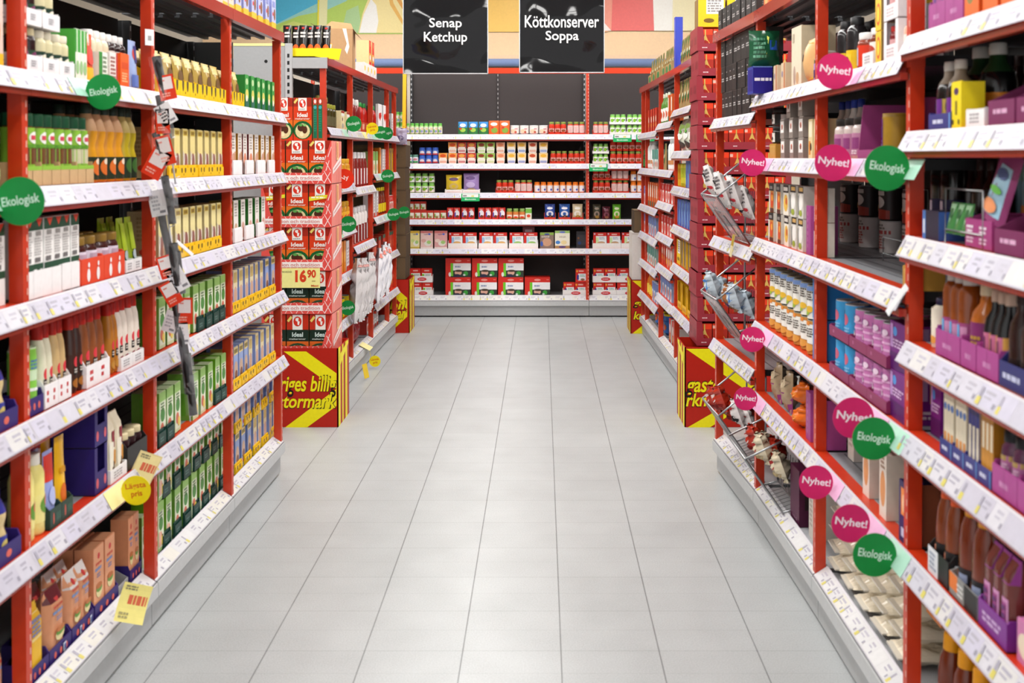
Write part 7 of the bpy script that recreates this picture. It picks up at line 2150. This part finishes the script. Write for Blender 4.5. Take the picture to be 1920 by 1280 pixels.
# ------------------------------------------------------------------ hanging signs
def sign(px0, px1, pyb, lines, label):
    Y = 7.6
    xa, zb = xz(px0, pyb, Y)
    xb, _ = xz(px1, pyb, Y)
    b = empty('hanging_sign', ((xa + xb) / 2, Y, zb))
    tag(b, label, 'sign', 'black department signs over the aisle')
    w, h = xb - xa, .74
    m = MB()
    # gently buckled sheet
    nx, nz = 10, 12

    def P(x, z, l):
        bow = .006 * math.sin(PI * x) * math.sin(2.2 * PI * z + 1.5 * x)
        return ((x - .5) * w, bow - l, z * h)
    pts = [P(i / nx, j / nz, 0) for j in range(nz + 1) for i in range(nx + 1)]
    fs = [(j * (nx + 1) + i, j * (nx + 1) + i + 1, (j + 1) * (nx + 1) + i + 1, (j + 1) * (nx + 1) + i) for j in range(nz) for i in range(nx)]
    m.add(pts, fs, 'acrylic', True)
    m.add([(p[0], .014, p[2]) for p in pts], [f[::-1] for f in fs], 'acrylic', True)
    m.obj('panel', b)
    f = MB()
    f.box(-w / 2 - .004, w / 2 + .004, -.006, .018, -.006, .0, 'c9cacc:x')
    f.box(-w / 2 - .005, -w / 2, -.006, .018, -.006, h, 'c9cacc:x')
    f.box(w / 2, w / 2 + .005, -.006, .018, -.006, h, 'c9cacc:x')
    f.box(-w / 2 - .004, w / 2 + .004, -.006, .018, h, h + .006, 'c9cacc:x')
    f.obj('frame', b)
    for t, x0, x1, y0, y1 in lines:
        A, z0 = xz(x0, y1, Y)
        B, z1 = xz(x1, y0, Y)
        tm = MB()
        tm.art([('w', t, (A - xa) / w, (B - xa) / w, (z0 - zb) / h, (z1 - zb) / h, 'fafafa', .012)], lambda x, z, l: ((x - .5) * w, -.009 - l, z * h))
        tm.obj('lettering', b)
    k = MB()
    for s in (-1, 1):
        k.tube([(s * w * .4, .006, h), (s * w * .4, .006, 3.6 - zb)], .002, '9a9a9c:x', 5)
    k.obj('wire', b)
    return b


sign(757, 914, 137, [('Senap', 805, 866, 34, 57), ('Ketchup', 795, 876, 60, 84)], 'glossy black hanging sign reading Senap Ketchup')
sign(975, 1132, 135, [('Köttkonserver', 984, 1123, 29, 52), ('Soppa', 1023, 1085, 58, 81)], 'glossy black hanging sign reading Köttkonserver Soppa')

# ------------------------------------------------------------------ painted fascia above the end gondola
MY = 11.16
m = MB().box(xz(380, 0, MY)[0], xz(1460, 0, MY)[0], MY, MY + .03, xz(0, 123, MY)[1], 3.55, 'f6dcae')


def MP(px, py, l):
    X, Z = xz(px, py, MY)
    return (X, MY - l, min(3.55, Z))


PAINT = [
    ('p', [(380, 112), (1460, 112), (1460, 62), (380, 62)], 'fad5aa'), ('p', [(380, 121), (1460, 121), (1460, 103), (380, 103)], 'f3d0ac'),
    ('p', [(380, 62), (760, 62), (760, -90), (380, -90)], '58bfe2'),
    ('p', [(380, 62), (380, 50), (520, 44), (600, 4), (660, -40), (760, -50), (760, 62)], '9fd6cc'),
    ('p', [(380, 64), (520, 46), (560, 30), (610, 20), (650, 2), (700, -50), (760, -50), (760, 64)], 'bcd968'),
    ('p', [(520, 62), (530, 48), (550, 40), (575, 46), (600, 62)], 'd5df7c'), ('p', [(640, 62), (650, 20), (672, 10), (680, 62)], 'b4d69a'),
    ('p', [(597, 62), (599, -60), (616, -60), (613, 62)], 'f1edb4'), ('p', [(595, 62), (597, -60), (600, -60), (598, 62)], 'f0e03a'),
    ('p', [(672, 62), (680, 26), (692, -6), (715, -60), (900, -60), (900, 62)], 'fae6a2'),
    ('p', [(674, 62), (682, 28), (696, -2), (706, 10), (710, 40), (706, 62)], 'fefaf4'),
    ('p', [(722, -40), (732, 10), (757, 50), (757, 40), (738, 6), (730, -40)], 'eeb95a'), ('p', [(736, -40), (744, 0), (760, 26), (760, 16), (750, -4), (744, -40)], 'e9a548'),
    ('p', [(900, 60), (900, -60), (990, -60), (990, 60)], 'fbcd6c'), ('p', [(990, 60), (990, -60), (1140, -60), (1140, 60)], 'f6b98c'),
    ('p', [(1130, 58), (1122, -60), (1224, -60), (1226, 58)], 'ee7470'), ('p', [(1130, 58), (1130, 30), (1146, 58)], 'fdeee8'), ('p', [(1122, -60), (1150, -60), (1146, 58), (1130, 40)], 'f5a08c'),
    ('p', [(1226, 58), (1222, -60), (1262, -60), (1260, 58)], 'fffaf2'), ('p', [(1260, 58), (1262, -60), (1460, -60), (1460, 58)], 'fdf0c4'),
]
m.art(PAINT, MP, 1, .0012, False)
tag(m.obj('wall_mural'), 'bright painted fascia of sky, hill and peach bands above end shelving', 'mural')
x0, z0 = xz(380, 126, MY)
x1, z1 = xz(1460, 111, MY)
structure(MB().tube([(x0, MY - .06, (z0 + z1) / 2), (x1, MY - .06, (z0 + z1) / 2)], (z1 - z0) / 2, '8ea4d4', 12).obj('trim_1'))
structure(MB().box(-6, 6, 11.19, 11.2, 0, .1, '8a8a8a').obj('baseboard_back'))
